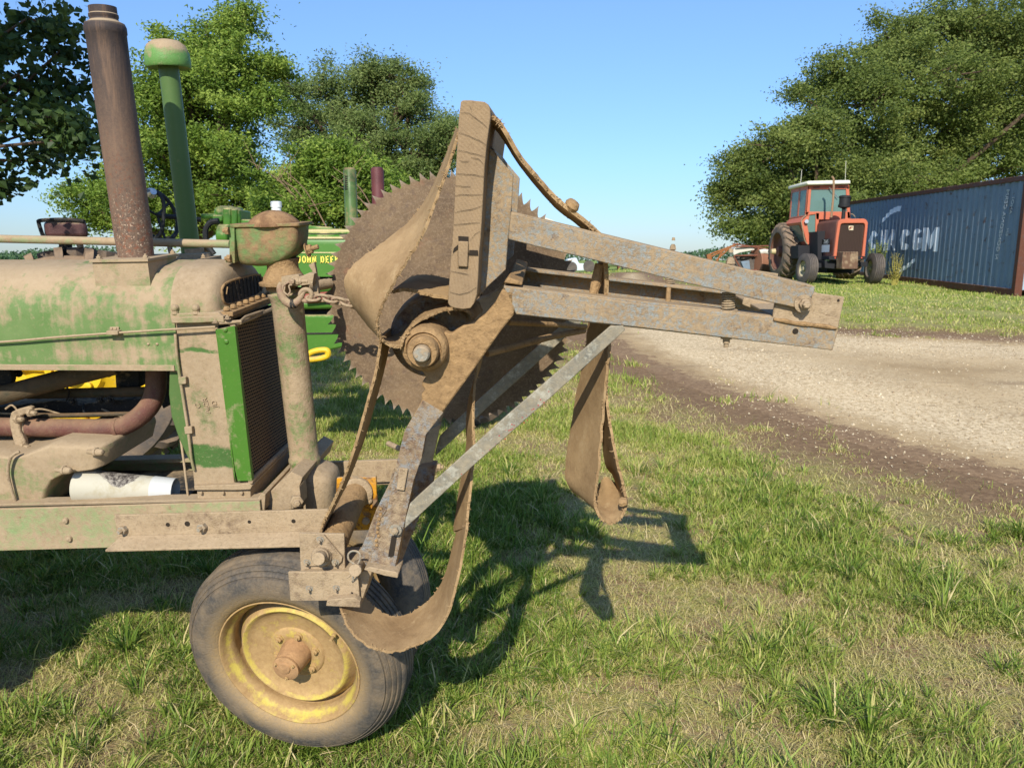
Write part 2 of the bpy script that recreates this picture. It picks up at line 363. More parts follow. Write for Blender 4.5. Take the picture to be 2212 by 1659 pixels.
def m_core():
    t = NT('radiator_screen'); br = t.n('TexBrick'); sp = t.n('SeparateXYZ'); t.t.links.new(t.coord(), sp.inputs[0]); cb = t.n('CombineXYZ'); t.t.links.new(sp.outputs[1], cb.inputs[0]); t.t.links.new(sp.outputs[2], cb.inputs[1]); t.t.links.new(cb.outputs[0], br.inputs['Vector'])
    br.inputs['Scale'].default_value = 1; br.inputs['Brick Width'].default_value = .0125; br.inputs['Row Height'].default_value = .0095; br.inputs['Mortar Size'].default_value = .0011; br.inputs['Mortar Smooth'].default_value = .3
    br.inputs['Color1'].default_value = (.012, .012, .011, 1); br.inputs['Color2'].default_value = (.03, .025, .02, 1); br.inputs['Mortar'].default_value = (*srgb(140, 112, 82), 1)
    return t.done(br.outputs[0], .85, t.bump(br.outputs[1], .6, .003))
M['core'] = m_core()
def m_rim():
    t = NT('yellow_rim'); rad = t.n('VectorMath', operation='LENGTH'); t.t.links.new(t.coord(), rad.inputs[0]); r = rad.outputs[1]
    k = t.math('ADD', t.noise(11, 7, .7), t.math('MULTIPLY', t.math('SUBTRACT', t.noise(60, 4, .75), .5), .7)); k = t.math('ADD', k, .17)
    for rc, hw, st in ((.160, .010, .20), (.206, .012, .20), (.062, .016, .12), (.183, .006, .12)): k = t.math('SUBTRACT', k, t.math('MULTIPLY', t.rng(t.math('ABSOLUTE', t.math('SUBTRACT', r, rc)), hw*.3, hw, 1, 0), st))
    f = t.rng(k, .38, .62); y = t.mix(t.noise(20, 4), srgb(196, 178, 88), srgb(178, 156, 76)); d = t.mix(t.rng(t.noise(45, 5, .75), .3, .7), srgb(146, 116, 78), srgb(176, 146, 100))
    return t.done(t.mix(f, y, d), t.math('ADD', .45, t.math('MULTIPLY', f, .4)), t.bump(t.noise(240, 4, .7), .3, .002, t.bump(f, .4, .001)))
M['rim'] = m_rim()
def m_blade_steel():
    t = NT('rusty_blade'); rad = t.n('VectorMath', operation='LENGTH'); t.t.links.new(t.coord(), rad.inputs[0]); r = rad.outputs[1]
    cx = t.n('CombineXYZ'); t.put(cx.inputs[0], t.math('MULTIPLY', r, 60.0)); ring = t.noise(1.0, 5, .8, cx.outputs[0])
    big = t.noise(5, 6, .7); fin = t.noise(160, 4, .8); mid = t.noise(34, 5, .75)
    c = t.mix(t.rng(big, .36, .64), srgb(90, 72, 54), srgb(122, 100, 74)); c = t.mix(t.math('MULTIPLY', t.rng(ring, .52, .66), .35), c, srgb(142, 124, 104))
    c = t.mix(t.math('MULTIPLY', t.rng(fin, .50, .64), .45), c, srgb(152, 130, 104)); c = t.mix(t.math('MULTIPLY', t.rng(mid, .56, .66), .5), c, srgb(84, 66, 58)); c = t.mix(t.math('MULTIPLY', t.rng(t.noise(9, 6, .75), .58, .66), .5), c, srgb(128, 84, 60))
    tip = t.rng(r, .362, .378); c = t.mix(t.math('MULTIPLY', tip, .35), c, srgb(160, 150, 136))
    return t.done(c, t.math('SUBTRACT', .78, t.math('MULTIPLY', ring, .15)), t.bump(fin, .5, .0025, t.bump(ring, .2, .001)), spec=.4)
M['blade'] = m_blade_steel()
def plain(name, c, rough=.6, var=.25, sc=12, metal=0.0, spec=.3, bump=.1):
    t = NT(name); col = t.mix(t.noise(sc, 5, .7), c, tuple(x*(1-var) for x in c)); return t.done(col, rough, t.bump(t.noise(sc*8, 4), bump, .002), metal, spec)
M['black'] = plain('black_rubber_hose', (.02, .02, .02), .6)
M['maroon'] = plain('maroon_stack', srgb(104, 58, 58), .6, .3)
M['chrome'] = plain('chrome_bit', srgb(200, 200, 200), .25, .1, metal=.8)
# ================================================================== dusty green tractor (near)
F = TF; P = F.P
tr = thing('tractor', 'mud-dusted old green tractor nearest the viewer, with tall rusty exhaust stack and yellow front wheel', 'tractor', V((-.9, 2.25, .05)))
D0, DC, D1 = 1.98, 2.17, 2.36
# hood: rounded section swept along l
def hood_sec(l, nb, ntop, d0, d1, r=.13, drop=0.0, lip=True):
    dc = (d0+d1)/2; out = []
    out.append(F.w(l, d0, nb)); out.append(F.w(l, d0, ntop-r))
    for i in range(1, 9):
        a = math.radians(90*i/8); out.append(F.w(l, d0+r*(1-math.cos(a)), ntop-r+r*math.sin(a)*.94))
    out.append(F.w(l, dc, ntop))
    for i in range(8, 0, -1):
        a = math.radians(90*i/8); out.append(F.w(l, d1-r*(1-math.cos(a)), ntop-r+r*math.sin(a)*.94))
    out.append(F.w(l, d1, ntop-r)); out.append(F.w(l, d1, nb)); return out
nt_ = lambda u, v: F.ln(0, u, v, 2.10)[1]
stations = [(-1000, 565, 794.4), (-420, 566.5, 796), (-60, 567.5, 797), (120, 567.5, 798.5), (250, 567.5, 799.5), (371, 567.5, 801)]
rows = []
for u, vt, vb in stations:
    l, nb = F.ln(0, u, vb, D0)
    if u > 300: l = F.ln(2, 1048, 400, D0)[0]+.004
    rows.append(hood_sec(l, nb, nt_(u, vt), D0, D1))
mb = MB().sheet(rows, .003)
hood = build('hood', mb, M['hood'], tr, smooth=45)
la = F.ln(0, -420, 799, D0)[0]; lb = F.ln(2, 1080, 850, D0)[0]; nb = F.ln(2, 600, 862, D0)[1]
mb = MB()
mb.prism(F, [F.ln(0, -420, 785, D0-.004), F.ln(0, 376, 789, D0-.004), F.ln(0, 378, 801.5, D0-.004), F.ln(0, -420, 797, D0-.004)], D0-.006, D0-.0015)
for x in (917, 972): mb.lathe(P(2, x, 702, D0), -F.D, [(0, 0), (.0045, 0), (.0035, .004), (0, .006)], 10)
build('hood_lip', mb, M['green_d'], hood, bevel=.0015)
# grille cap on the radiator
l0 = F.ln(2, 1048, 400, D0)[0]; l1 = F.ln(2, 1262, 400, D0)[0]; l2 = F.ln(2, 1328, 400, D0)[0]
nbt = F.ln(2, 1190, 520, D0)[1]; ntp = nt_(400, 567)
def cap_sec(l, ins, drop=0): return hood_sec(l, nbt, ntp-drop, D0-.004+ins, D1+.004-ins, .125)
rows = [cap_sec(l0, 0, -.003), cap_sec(l1, 0, -.001), cap_sec(l1+(l2-l1)*.4, .003, .004), cap_sec(l1+(l2-l1)*.75, .010, .012), cap_sec(l2, .026, .028)]
mb = MB(); mb.loft(rows)
capo = build('radiator_cap', mb, M['green_d'], tr, smooth=45)
mb = MB(); ls = l2
def onf(d, n, e=.0): return F.w(ls+e, d, n)
scr = []; rad = .075; a0, a1, b0, b1 = D0+.045, D1-.045, nbt+.014, ntp-.052
for q in range(40):
    a = 2*math.pi*q/40; cx = math.copysign(abs(math.cos(a))**.45, math.cos(a)); sy = math.copysign(abs(math.sin(a))**.6, math.sin(a))
    scr.append(((a0+a1)/2+(a1-a0)/2*cx, (b0+b1)/2+(b1-b0)/2*sy))
mb.add([onf(d, n, .002) for d, n in scr], [list(range(40))])
for k in range(11):
    d = a0+(a1-a0)*(k+.5)/11; mb.tube([onf(d, b0+.005, .003), onf(d, b1-.006, .003)], .0018, 6)
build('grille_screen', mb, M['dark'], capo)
mb = MB(); ring = [onf((a0+a1)/2+((d-(a0+a1)/2)*1.03), (b0+b1)/2+((n-(b0+b1)/2)*1.04), .001) for d, n in scr]; ring.append(ring[0])
mb.tube(ring, .0035, 8); 
for k in range(9):
    d = a0+.02+(a1-a0-.03)*k/8+random.uniform(-.004, .004); h = random.uniform(.008, .022)
    mb.add([onf(d-.004, b1-.002, .004), onf(d+.004, b1-.001, .004), onf(d+.001, b1-h, .004)], [[0, 1, 2]])
mb.tube([onf(a0+.012, b1-.03, .006), onf(a0+.02, b0+.05, .008)], .0018, 6)
build('grille_rim', mb, M['mud'], capo)
mb = MB()
mb.zp(F, 2, [(1052, 540), (1375, 528), (1385, 572), (1330, 566), (1225, 572), (1060, 574)], D0-.02, D1+.015)
mb.zp(F, 2, [(1048, 516), (1345, 505), (1375, 532), (1052, 545)], D0-.012, D1+.012)
for x in (1085, 1213): mb.lathe(P(2, x, 480, D0-.001), -F.D, [(0, -.01), (.011, -.01), (.0105, .006), (.007, .013), (0, .015)], 16); mb.tube([P(2, x, 480, D0-.002), P(2, x-4, 525, D0-.008)], .0085, 10)
build('tank_flange', mb, M['green_d'], capo, bevel=.002)
mb = MB()
for k in range(9):
    f = k/8; d = D0+.01+f*(D1-D0-.02); p = F.w(F.ln(2, 1375, 530, D0)[0]+.008, d, F.ln(2, 1380, 500, D0)[1]); mb.lathe(p, F.N, [(0, 0), (.009, 0), (.009, .006), (.006, .011), (0, .012)], 8)
lq = F.ln(2, 1345, 520, D0)[0]; nq = F.ln(2, 1380, 505, D0)[1]
mb.box(F, lq, lq+.04, D0+.0, D1, nq-.012, nq)
build('stud_row', mb, M['mud'], capo, bevel=.0015)
# radiator side tank, bright strip, core
mb = MB(); mb.zp(F, 2, [(1062, 574), (1345, 560), (1450, 1585), (1200, 1590), (1185, 1440), (1150, 1200), (1105, 800)], D0+.004, D1)
mb.zp(F, 2, [(1196, 1578), (1462, 1568), (1535, 1560), (1556, 1578), (1545, 1600), (1460, 1604), (1200, 1604)], D0-.012, D1+.01)
mb.zp(F, 2, [(1215, 1604), (1545, 1600), (1548, 1680), (1222, 1690)], D0, D1-.01)
for x in (1240, 1375, 1490): mb.lathe(P(2, x, 1612, D0-.006), -F.N, [(0, 0), (.005, 0), (.005, .008), (0, .009)], 6)
rs = build('radiator_side', mb, M['side'], tr, bevel=.002)
mb = MB(); mb.zp(F, 2, [(1328, 614), (1447, 588), (1556, 1546), (1466, 1548), (1450, 1480), (1345, 700)], D0-.012, D0+.004)
mb.zp(F, 2, [(1328, 614), (1345, 604), (1455, 1560), (1440, 1500), (1340, 700)], D0-.010, D0+.006)
for x, y in ((1390, 615), (1397, 688)): mb.lathe(P(2, x, y, D0-.012), -F.D, [(0, 0), (.007, 0), (.006, .003), (0, .005)], 14)
build('edge_strip', mb, M['green_b'], rs, bevel=.001)
mb = MB(); mb.zp(F, 2, [(1335, 590), (1440, 578), (1550, 1560), (1455, 1570)], D0+.0045, D1+.002)
core = build('radiator_core', mb, M['core'], tr)
mb = MB(); 
cpt = F.ln(2, 1446, 590, D0)[0], F.ln(2, 1446, 590, D0)[1]; cpb = F.ln(2, 1555, 1546, D0); 
for c in (cpt, cpb): mb.tube([F.w(c[0], D0-.01, c[1]+.002), F.w(c[0], D1+.01, c[1]+.002)], .007, 8)
mb.tube([P(2, 1340, 575, D0-.015), P(2, 1485, 562, D0-.012), P(2, 1515, 535, D0+.05), P(2, 1625, 497, D0+.22)], .0045, 8)
mb.tube([P(2, 1485, 572, D0-.012), P(2, 1610, 525, D0+.2)], .003, 8)
mb.bolt(P(2, 1330, 572, D0-.02), F.N, .006); mb.bolt(P(2, 1405, 548, D0-.02), F.N, .006)
build_each('core_frame', mb, M['dust'], core)
# cast marks on the side tank
def text_mesh(mb, s, o, ex, ey, h, depth=.002, align='CENTER'):
    c = bpy.data.curves.new('txt', 'FONT'); c.body = s; c.size = 1; c.extrude = .5; c.align_x = align; c.align_y = 'CENTER'
    ob = bpy.data.objects.new('txt', c); scene.collection.objects.link(ob); dg = bpy.context.evaluated_depsgraph_get()
    me = bpy.data.meshes.new_from_object(ob.evaluated_get(dg)); ex = V(ex).normalized(); ey = V(ey).normalized(); ez = ex.cross(ey)
    mb.add([V(o)+ex*v.co.x*h+ey*v.co.y*h+ez*v.co.z*depth for v in me.vertices], [list(p.vertices) for p in me.polygons])
    bpy.data.objects.remove(ob); bpy.data.curves.remove(c); bpy.data.meshes.remove(me)
mb = MB()
for s, x, y in (('C', 1222, 1082), ('A62R', 1275, 1080), ('JD', 1325, 1070)): text_mesh(mb, s, P(2, x, y, D0+.003), F.N+F.L*-.12, -F.L-F.N*.12, .020, .0045)
build('cast_lettering', mb, M['side'], rs, smooth=0)
# tie rod and clips beside the radiator
mb = MB(); mb.tube(smooth_path([P(2, 1082, 640, D0-.004), P(2, 1092, 780, D0-.006), P(2, 1118, 960, D0-.006), P(2, 1160, 1230, D0-.006), P(2, 1180, 1400, D0-.006), P(2, 1198, 1480, D0-.003)], 4), .0042, 8)
for x, y in ((1122, 930), (1160, 1236)): mb.zp(F, 2, [(x-24, y-22), (x+22, y-24), (x+26, y+18), (x-20, y+22)], D0-.012, D0)
mb.tube([P(2, 1116, 1290, D0+.05), P(2, 1140, 1470, D0+.03), P(2, 1163, 1665, D0+.02)], .0035, 8)
build('side_conduit', mb, M['green_d'], tr, bevel=.001)
mb = MB(); mb.zp(F, 2, [(1044, 868), (1040, 1010), (1056, 1150), (1100, 1280), (1150, 1390), (1202, 1480), (1215, 1200), (1110, 868)], D0+.012, D1-.02)
build('fan_shroud', mb, M['pipegreen'], tr, bevel=.004)
# hood rod
mb = MB(); mb.tube(smooth_path([P(0, -200, 748, D0-.012), P(2, 0, 690, D0-.014), P(2, 350, 660, D0-.016), P(2, 705, 634, D0-.018), P(2, 1050, 612, D0-.02), P(2, 1330, 596, D0-.018)], 3), .0033, 8)
mb.zp(F, 2, [(676, 597), (732, 597), (732, 625), (676, 625)], D0-.006, D0-.001); mb.zp(F, 2, [(655, 622), (725, 622), (728, 646), (655, 646)], D0-.026, D0-.006)
for x in (690, 715): mb.lathe(P(2, x, 607, D0-.006), -F.D, [(0, 0), (.004, 0), (.003, .003), (0, .004)], 8)
build('hood_rod', mb, M['green_d'], tr, bevel=.001)
# exhaust
DE = 2.095
b0 = P(1, 845, 1612, DE); t0 = P(1, 652, 195, DE); tn = P(1, 640, 98, DE); te = P(1, 632, 42, DE); ax = (t0-b0).normalized(); H = (t0-b0).length
R = 250*.35*DE/FPX/2*.875
prof = [(0, 0), (R*.93, 0), (R*.95, .02), (R*.97, H*.08), (R, H*.12), (R, H*.9), (R*1.01, H*.985), (R*1.05, H*.99), (R*1.05, H*1.015), (R*.98, H*1.03), (R*.74, H*1.040), (R*.70, H*1.044), (R*.70, H*1.052), (R*.735, H*1.056), (R*.735, H*1.066), (R*.69, H*1.07), (R*.69, H*1.098), (R*.62, H*1.099), (R*.6, H*1.05), (0, H*1.05)]
ex = build('exhaust_stack', MB().lathe(b0, ax, prof, 48), M['exh'], tr, smooth=40)
mb = MB(); lc, nc = F.ln(1, 850, 1610, DE); hl = 170*.35*DE/FPX
mb.box(F, lc-hl*1.02, lc+hl*.98, DE-.088, DE+.075, nc-.075, nc+.004); mb.box(F, lc-hl*1.08, lc+hl*1.04, DE-.094, DE+.082, nc+.0045, nc+.012)
for sx in (-1, 1):
    for sd in (-1, 1): mb.bolt(F.w(lc+sx*hl*.85, DE+sd*.076, nc+.012), F.N, .0065)
build('exhaust_base', mb, M['green_d'], ex, bevel=.002)
# air intake
DI = 2.40
b0 = P(1, 1182, 1590, DI); t0 = P(1, 1038, 400, DI); ax = (t0-b0).normalized(); H = (t0-b0).length; R = 64*.35*DI/FPX*.88
ip = build('intake_pipe', MB().lathe(b0, ax, [(0, -.02), (R, -.02), (R, H*1.03), (R*.95, H*1.03), (0, H*1.0)], 36), M['pipegreen'], tr, smooth=40)
Rc = 146*.35*DI/FPX*.87
build('intake_cap', MB().lathe(t0+ax*-.002, ax, [(R*.9, .002), (Rc*.95, -.008), (Rc*1.0, -.004), (Rc*1.0, .012), (Rc*.97, .034), (Rc*.84, .054), (Rc*.6, .066), (Rc*.3, .070), (0, .071)], 40), M['cap'], ip, smooth=50)
mb = MB(); lc, nc = F.ln(1, 1200, 1600, DI); mb.box(F, lc-.062, lc+.062, DI-.06, DI+.06, nc-.04, nc+.006)
mb.lathe(F.w(lc, DI, nc+.006), F.N, [(0, 0), (.05, 0), (.048, .012), (R*1.12, .014), (R*1.12, .028), (0, .028)], 28); mb.bolt(F.w(lc+.05, DI-.045, nc+.006), F.N, .007)
build('intake_base', mb, M['dust'], ip, bevel=.002)
# steering shaft
mb = MB(); mb.tube([P(0, -260, 511, 2.262), P(1, 0, 1475, 2.262), P(1, 1420, 1508, 2.262)], 25*.35*2.262/FPX, 16)
build('steering_shaft', mb, dusty('shaft_paint', srgb(122, 146, 98), srgb(104, 132, 84), .54, 9, .25, .6, .25, rust=srgb(130, 84, 56), rustcov=.3, crisp=.2), tr)
# steering gearbox
def lsec(y, x0, x1, hd, r, dc=DC):
    l0, n = F.ln(8, x0, y, dc-hd); l1 = F.ln(8, x1, y, dc-hd)[0]
    return [F.w(a, b, n) for a, b in rr((l0+l1)/2, dc, (l1-l0)/2, hd, min(r, hd*.9, (l1-l0)*.45))]
mb = MB(); mb.loft([lsec(y, a, b, h, r) for y, a, b, h, r in ((918, 520, 690, .03, .03), (908, 380, 790, .042, .03), (890, 320, 850, .048, .03), (850, 296, 930, .054, .03), (780, 286, 1010, .058, .028), (690, 282, 1048, .060, .024), (590, 280, 1058, .060, .018), (500, 278, 1058, .060, .014), (452, 274, 1056, .060, .012), (438, 216, 1084, .066, .008), (404, 214, 1080, .066, .008), (400, 220, 1076, .064, .008))])
mb.zp(F, 8, [(225, 440), (285, 444), (292, 878), (240, 880), (178, 870), (180, 800), (225, 780)], DC-.064, DC+.06)
gb = build('steering_gearbox', mb, M['gearbox'], tr, bevel=.003, smooth=50)
mb = MB(); c = P(8, 800, 400, DC-.02); c = F.w(F.ln(8, 775, 402, DC)[0], DC, F.ln(8, 790, 404, DC)[1])
s8 = .17498*DC/FPX
mb.lathe(c, F.N, [(325*s8, -.004), (320*s8, .003), (285*s8, .012), (225*s8, .024), (150*s8, .033), (80*s8, .038), (0, .040)], 36)
build('gearbox_dome', mb, dusty('dome_mud', srgb(110, 80, 56), srgb(96, 70, 50), .45, 11, .1, .85, .6, 200, dust=srgb(150, 118, 84), dust2=srgb(112, 84, 58)), gb, smooth=60)
mb = MB()
for x, y in ((180, 480), (205, 820)): mb.bolt(P(8, x+50, y, DC-.07), -F.L, .011, washer=False)
mb.bolt(P(8, 1180, 720, DC), F.L*.9+F.N*.25, .014, .02)
build_each('gearbox_bolt', mb, M['mud'], gb)
# steering column, neck and clamp
s = .35*DC/FPX
ct = P(2, 1768, 385, DC); cb = P(2, 1890, 1500, DC); ax = (ct-cb).normalized(); H = (ct-cb).length; R0 = 94*s
prof = [(0, -.02), (R0*1.02, -.02), (R0*1.10, .0), (R0*1.12, .012), (R0*1.03, .02), (R0*1.03, .034), (R0*1.10, .040), (R0*1.10, .050), (R0*1.0, .058), (R0, .09), (R0*1.02, H*.5), (R0*1.04, H*.93), (R0*1.1, H*.97), (R0*1.22, H*.985), (R0*1.22, H*.995), (R0*1.08, H*1.0), (R0*1.05, H*1.02)]
col = build('steering_column', MB().lathe(cb, ax, prof, 40), dusty('column_paint', GREEN_P, GREEN, .60, 10, .1, .65, .45, 200, fine=.7, rust=srgb(140, 90, 64), rustcov=.1), tr, smooth=50)
nk = P(8, 900, 1090, DC); R8 = s8
mb = MB(); mb.lathe(nk, F.N, [(0, -.012), (300*R8, -.012), (305*R8, -.004), (255*R8, 0), (245*R8, .012), (215*R8, .022), (190*R8, .035), (190*R8, .047), (215*R8, .062), (0, .064)], 36)
mb.lathe(P(8, 870, 1140, DC), F.N, [(0, -.016), (190*R8, -.016), (200*R8, 0), (0, .002)], 36)
build('column_neck', mb, M['mud'], col, smooth=50)
mb = MB(); dk = 2.06
mb.zp(F, 8, [(865, 1050), (1075, 1020), (1090, 1050), (1210, 1000), (1270, 1010), (1250, 1140), (1050, 1165), (920, 1120), (905, 1290), (870, 1290)], dk, dk+.03)
mb.lathe(P(8, 1090, 1105, dk+.004), F.L, [(0, -.012), (.0115, -.012), (.0115, .0), (.0095, .001), (.0095, .006), (.0065, .007), (.0065, .024), (0, .025)], 8)
mb.lathe(P(8, 1250, 1065, dk+.05), F.L, [(0, -.012), (.011, -.012), (.011, .0), (.006, .001), (.006, .020), (0, .021)], 8)
mb.zp(F, 8, [(1200, 905), (1270, 870), (1290, 960), (1330, 1280), (1250, 1275), (1255, 990)], dk+.03, dk+.045)
mb.tube([P(8, 1160, 1180, dk+.12), P(8, 1460, 1130, dk+.22)], .016, 12)
clampo = build_each('column_clamp', mb, M['casting'], tr, bevel=.0015)[0]
mb = MB(); mb.tube(smooth_path([P(8, 1030, 1080, dk-.012), P(8, 950, 1120, dk-.014), P(8, 890, 1170, dk-.014), P(8, 900, 1230, dk-.014), P(8, 945, 1270, dk-.016), P(8, 975, 1230, dk-.014), P(8, 960, 1160, dk-.014), P(8, 1000, 1150, dk-.012)], 5), .0022, 8)
mb.lathe(P(8, 1010, 1100, dk-.004), -F.D, [(0, 0), (.007, 0), (.007, .012), (0, .014)], 8)
build('latch_wire', mb, M['chain'], clampo)
# pedestal
def psec(z, y, x0, x1, hd, r=.05):
    l0, n = F.ln(z, x0, y, DC-hd*.5); l1 = F.ln(z, x1, y, DC+hd*.1)[0]; return [F.w(a, b, n) for a, b in rr((l0+l1)/2, DC, (l1-l0)/2, hd, min(r, hd*.95, (l1-l0)*.48))]
mb = MB(); mb.loft([psec(3, y, a, b, h) for y, a, b, h in ((330, 600, 900, .07), (262, 600, 893, .08), (180, 606, 893, .082), (120, 612, 892, .082), (85, 618, 880, .08), (62, 624, 855, .074), (44, 630, 815, .06), (35, 640, 800, .05))])
ped = build('pedestal', mb, M['casting'], tr, bevel=0, smooth=60)
mb = MB(); mb.zp(F, 3, [(483, 190), (520, 172), (600, 95), (640, 60), (700, 90), (680, 150), (640, 190), (640, 262), (495, 268)], D0+.03, D1-.02)
mb.zp(F, 3, [(640, 190), (683, 138), (690, 190), (690, 240), (640, 262)], D0-.0, D0+.06)
mb.zp(F, 3, [(440, 225), (480, 175), (500, 180), (495, 268), (462, 262)], D0-.012, D1)
mb.lathe(P(3, 668, 212, D0-.0), (-F.D+F.L*.4), [(0, 0), (.019, 0), (.019, .016), (.016, .018), (.009, .018), (.009, .030), (.007, .032), (0, .032)], 6)
build('pedestal_bracket', mb, M['casting'], ped, bevel=.004)
# frame rails
def rail(d, flip):
    mb = MB(); poly = F.poly(9, [(-3400, 539), (-900, 500), (0, 486), (1500, 437), (1868, 426), (1900, 760), (770, 765), (0, 787), (-900, 806), (-3400, 859)], 1.955)
    mb.prism(F, poly, d, d+.012)
    top = F.poly(9, [(-3400, 539), (1868, 426)], 1.955); e = d+.012 if flip else d-.05
    mb.add([F.w(top[0][0], d, top[0][1]), F.w(top[1][0], d, top[1][1]), F.w(top[1][0], d+(.06 if flip else -.05), top[1][1]), F.w(top[0][0], d+(.06 if flip else -.05), top[0][1])], [[0, 1, 2, 3]])
    mb.prism(F, [(top[0][0], top[0][1]-.012), (top[1][0], top[1][1]-.012), (top[1][0], top[1][1]+.0015), (top[0][0], top[0][1]+.0015)], d+.013 if flip else d-.05, d+.06 if flip else d-.001)
    return mb
mb = rail(1.955, True); ra = build('frame_rail', mb, M['rail'], tr, bevel=.002)
mb = MB(); 
for x, y in ((475, 565), (501, 697)): mb.lathe(P(9, x, y, 1.955), -F.D, [(0, 0), (.0095, 0), (.008, .007), (0, .010)], 14)
build_each('rivet', mb, M['dust'], ra)
build('frame_rail', rail(2.375, False), M['rail'], tr, bevel=.002)
def angle(dn, sgn, hole=False):
    mb = MB(); p = F.poly(9, [(822, 530), (1500, 513), (2364, 487), (2364, 760), (1500, 775), (850, 792), (845, 705)], 1.945)
    mb.prism(F, p, dn, dn+.009)
    a = F.poly(9, [(765, 790), (2364, 752)], 1.90); 
    q = [(a[0][0], a[0][1]-.000), (a[1][0], a[1][1]), (a[1][0], a[1][1]+.009), (a[0][0], a[0][1]+.009)]
    return mb, q
mb, q = angle(1.945, 1); qq = F.poly(9, [(845, 745), (2364, 706)], 1.945)
mb.loft([[F.w(q[0][0], 1.895, q[0][1]), F.w(q[1][0], 1.895, q[1][1]), F.w(q[1][0], 1.945, q[1][1]+.016), F.w(q[0][0]+.02, 1.945, q[0][1]+.016)], [F.w(q[0][0], 1.895, q[0][1]+.007), F.w(q[1][0], 1.895, q[1][1]+.007), F.w(q[1][0], 1.945, q[1][1]+.026), F.w(q[0][0]+.02, 1.945, q[0][1]+.026)]])
an = build('angle_iron', mb, M['dust'], tr, bevel=.002)
mb = MB()
for x, y, r in ((893, 628, .0125), (1462, 610, .0135)): mb.lathe(P(9, x, y, 1.945), (-F.D-F.L*.12), [(0, -.004), (r, -.004), (r, .012), (r*.85, .014), (r*.55, .014), (r*.55, .024), (r*.45, .026), (0, .026)], 6)
build_each('hex_bolt', mb, M['bolt'], an)
mb = MB().mat(0)
for x, y, r in ((1208, 598, 17), (1348, 592, 22), (1795, 578, 14), (2113, 573, 17)): mb.lathe(P(9, x, y, 1.9442), -F.D, [(0, 0), (r*.3*1.945/FPX, 0), (r*.3*1.945/FPX, -.001)], 16)
build_each('bolt_hole', mb, M['crack'], an)
mb = MB(); p = [F.ln(0, 560, 1000, 2.40), F.ln(0, 862, 990, 2.40), F.ln(0, 862, 1037, 2.40), F.ln(0, 560, 1048, 2.40)]; mb.prism(F, p, 2.385, 2.40)
mb.box(F, p[0][0], p[1][0], 2.40, 2.45, p[3][1], p[3][1]+.008)
an2 = build('angle_iron', mb, M['dust'], tr, bevel=.002)
# exhaust manifold pipe
DM = 2.12; r = 108*.2*DM/FPX
mb = MB(); pts = smooth_path([P(16, -400, 745, DM), P(16, 0, 752, DM), P(16, 700, 765, DM), P(16, 1230, 762, DM), P(16, 1420, 700, DM+.005), P(16, 1590, 560, DM+.015), P(16, 1675, 380, DM+.03), P(16, 1690, 120, DM+.05), P(16, 1690, -60, DM+.06)], 6)
mb.tube(pts, [r*(1.0 if i < 20 else 1.0+.06*min(1, (i-20)/10)) for i in range(len(pts))], 24)
mp = build('exhaust_manifold', mb, M['pipe'], tr)
mb = MB(); mb.zp(F, 16, [(95, 690), (115, 600), (170, 570), (300, 535), (345, 545), (340, 580), (225, 640), (205, 720), (215, 800), (265, 900), (280, 1010), (215, 1040), (170, 1000), (140, 900), (110, 780)], DM-.038, DM-.020)
mb.lathe(P(16, 240, 760, DM), F.L, [(0, -.01), (r*1.12, -.01), (r*1.12, .02), (r, .022)], 24)
build('manifold_flange', mb, M['dust'], mp, bevel=.004)
mb = MB()
for x, y in ((345, 597), (205, 665), (270, 965)):
    mb.lathe(P(16, x-30, y, DM-.034), F.L-F.D*.35, [(0, 0), (.0125, 0), (.0125, .012), (.007, .013), (.007, .028), (0, .03)], 6)
build_each('flange_bolt', mb, M['dust'], mp)
# engine bits behind
mb = MB(); mb.tube(smooth_path([P(16, -500, 520, 2.09), P(16, -60, 430, 2.10), P(16, 550, 270, 2.12), P(16, 1250, 90, 2.15)], 4), 108*.2*2.1/FPX, 20)
build('water_pipe', mb, M['pipe_dark'], tr)
mb = MB(); mb.tube([P(16, 300, 400, 2.22), P(16, 1640, 372, 2.22)], 58*.2*2.22/FPX, 16); mb.tube([P(16, 380, 625, 2.15), P(16, 690, 630, 2.15), P(16, 1400, 612, 2.15)], 26*.2*2.15/FPX, 12)
for x in (690, 900, 1060, 1150): mb.lathe(P(16, x, 625, 2.15), F.L, [(0, 0), (.0048, 0), (.0048, .008), (0, .008)], 10)
build('cross_pipe', mb, M['pipe_dark'], tr)
mb = MB(); mb.zp(F, 16, [(-500, 560), (0, 540), (620, 470), (740, 490), (860, 520), (960, 500), (1180, 470), (1560, 450), (1560, 640), (-500, 690)], 2.24, 2.34)
mb.zp(F, 16, [(1235, 60), (1500, 60), (1505, 330), (1250, 330)], 2.26, 2.33); mb.zp(F, 16, [(1565, 60), (1840, 60), (1835, 520), (1760, 560), (1700, 400)], 2.26, 2.33)
mb.zp(F, 16, [(-500, -40), (1800, -40), (1800, 60), (1200, 150), (1150, 200), (1100, 150), (-500, 120)], 2.28, 2.34)
build('dark_engine_block', mb, M['dark'], tr, bevel=.003)  # near-black shapes put in for the engine darkness under the hood
mb = MB(); lA = F.ln(9, -900, 700, 2.0)[0]; lB = F.ln(9, 1250, 700, 2.0)[0]; nB = F.ln(9, 700, 735, 2.0)[1]
mb.loft([[F.w(l, d, n) for d, n in ((2.02, nB+.10), (2.04, nB+.01), (2.10, nB-.015), (2.26, nB-.015), (2.32, nB+.01), (2.34, nB+.10))] for l in (lA-1.0, lA, lB-.05, lB)])
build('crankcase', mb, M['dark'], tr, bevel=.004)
lR = F.ln(0, -1000, 700, 1.98)[0]; nT = F.ln(0, -1000, 600, 1.98)[1]; nL = F.ln(9, -3300, 600, 1.98)[1]
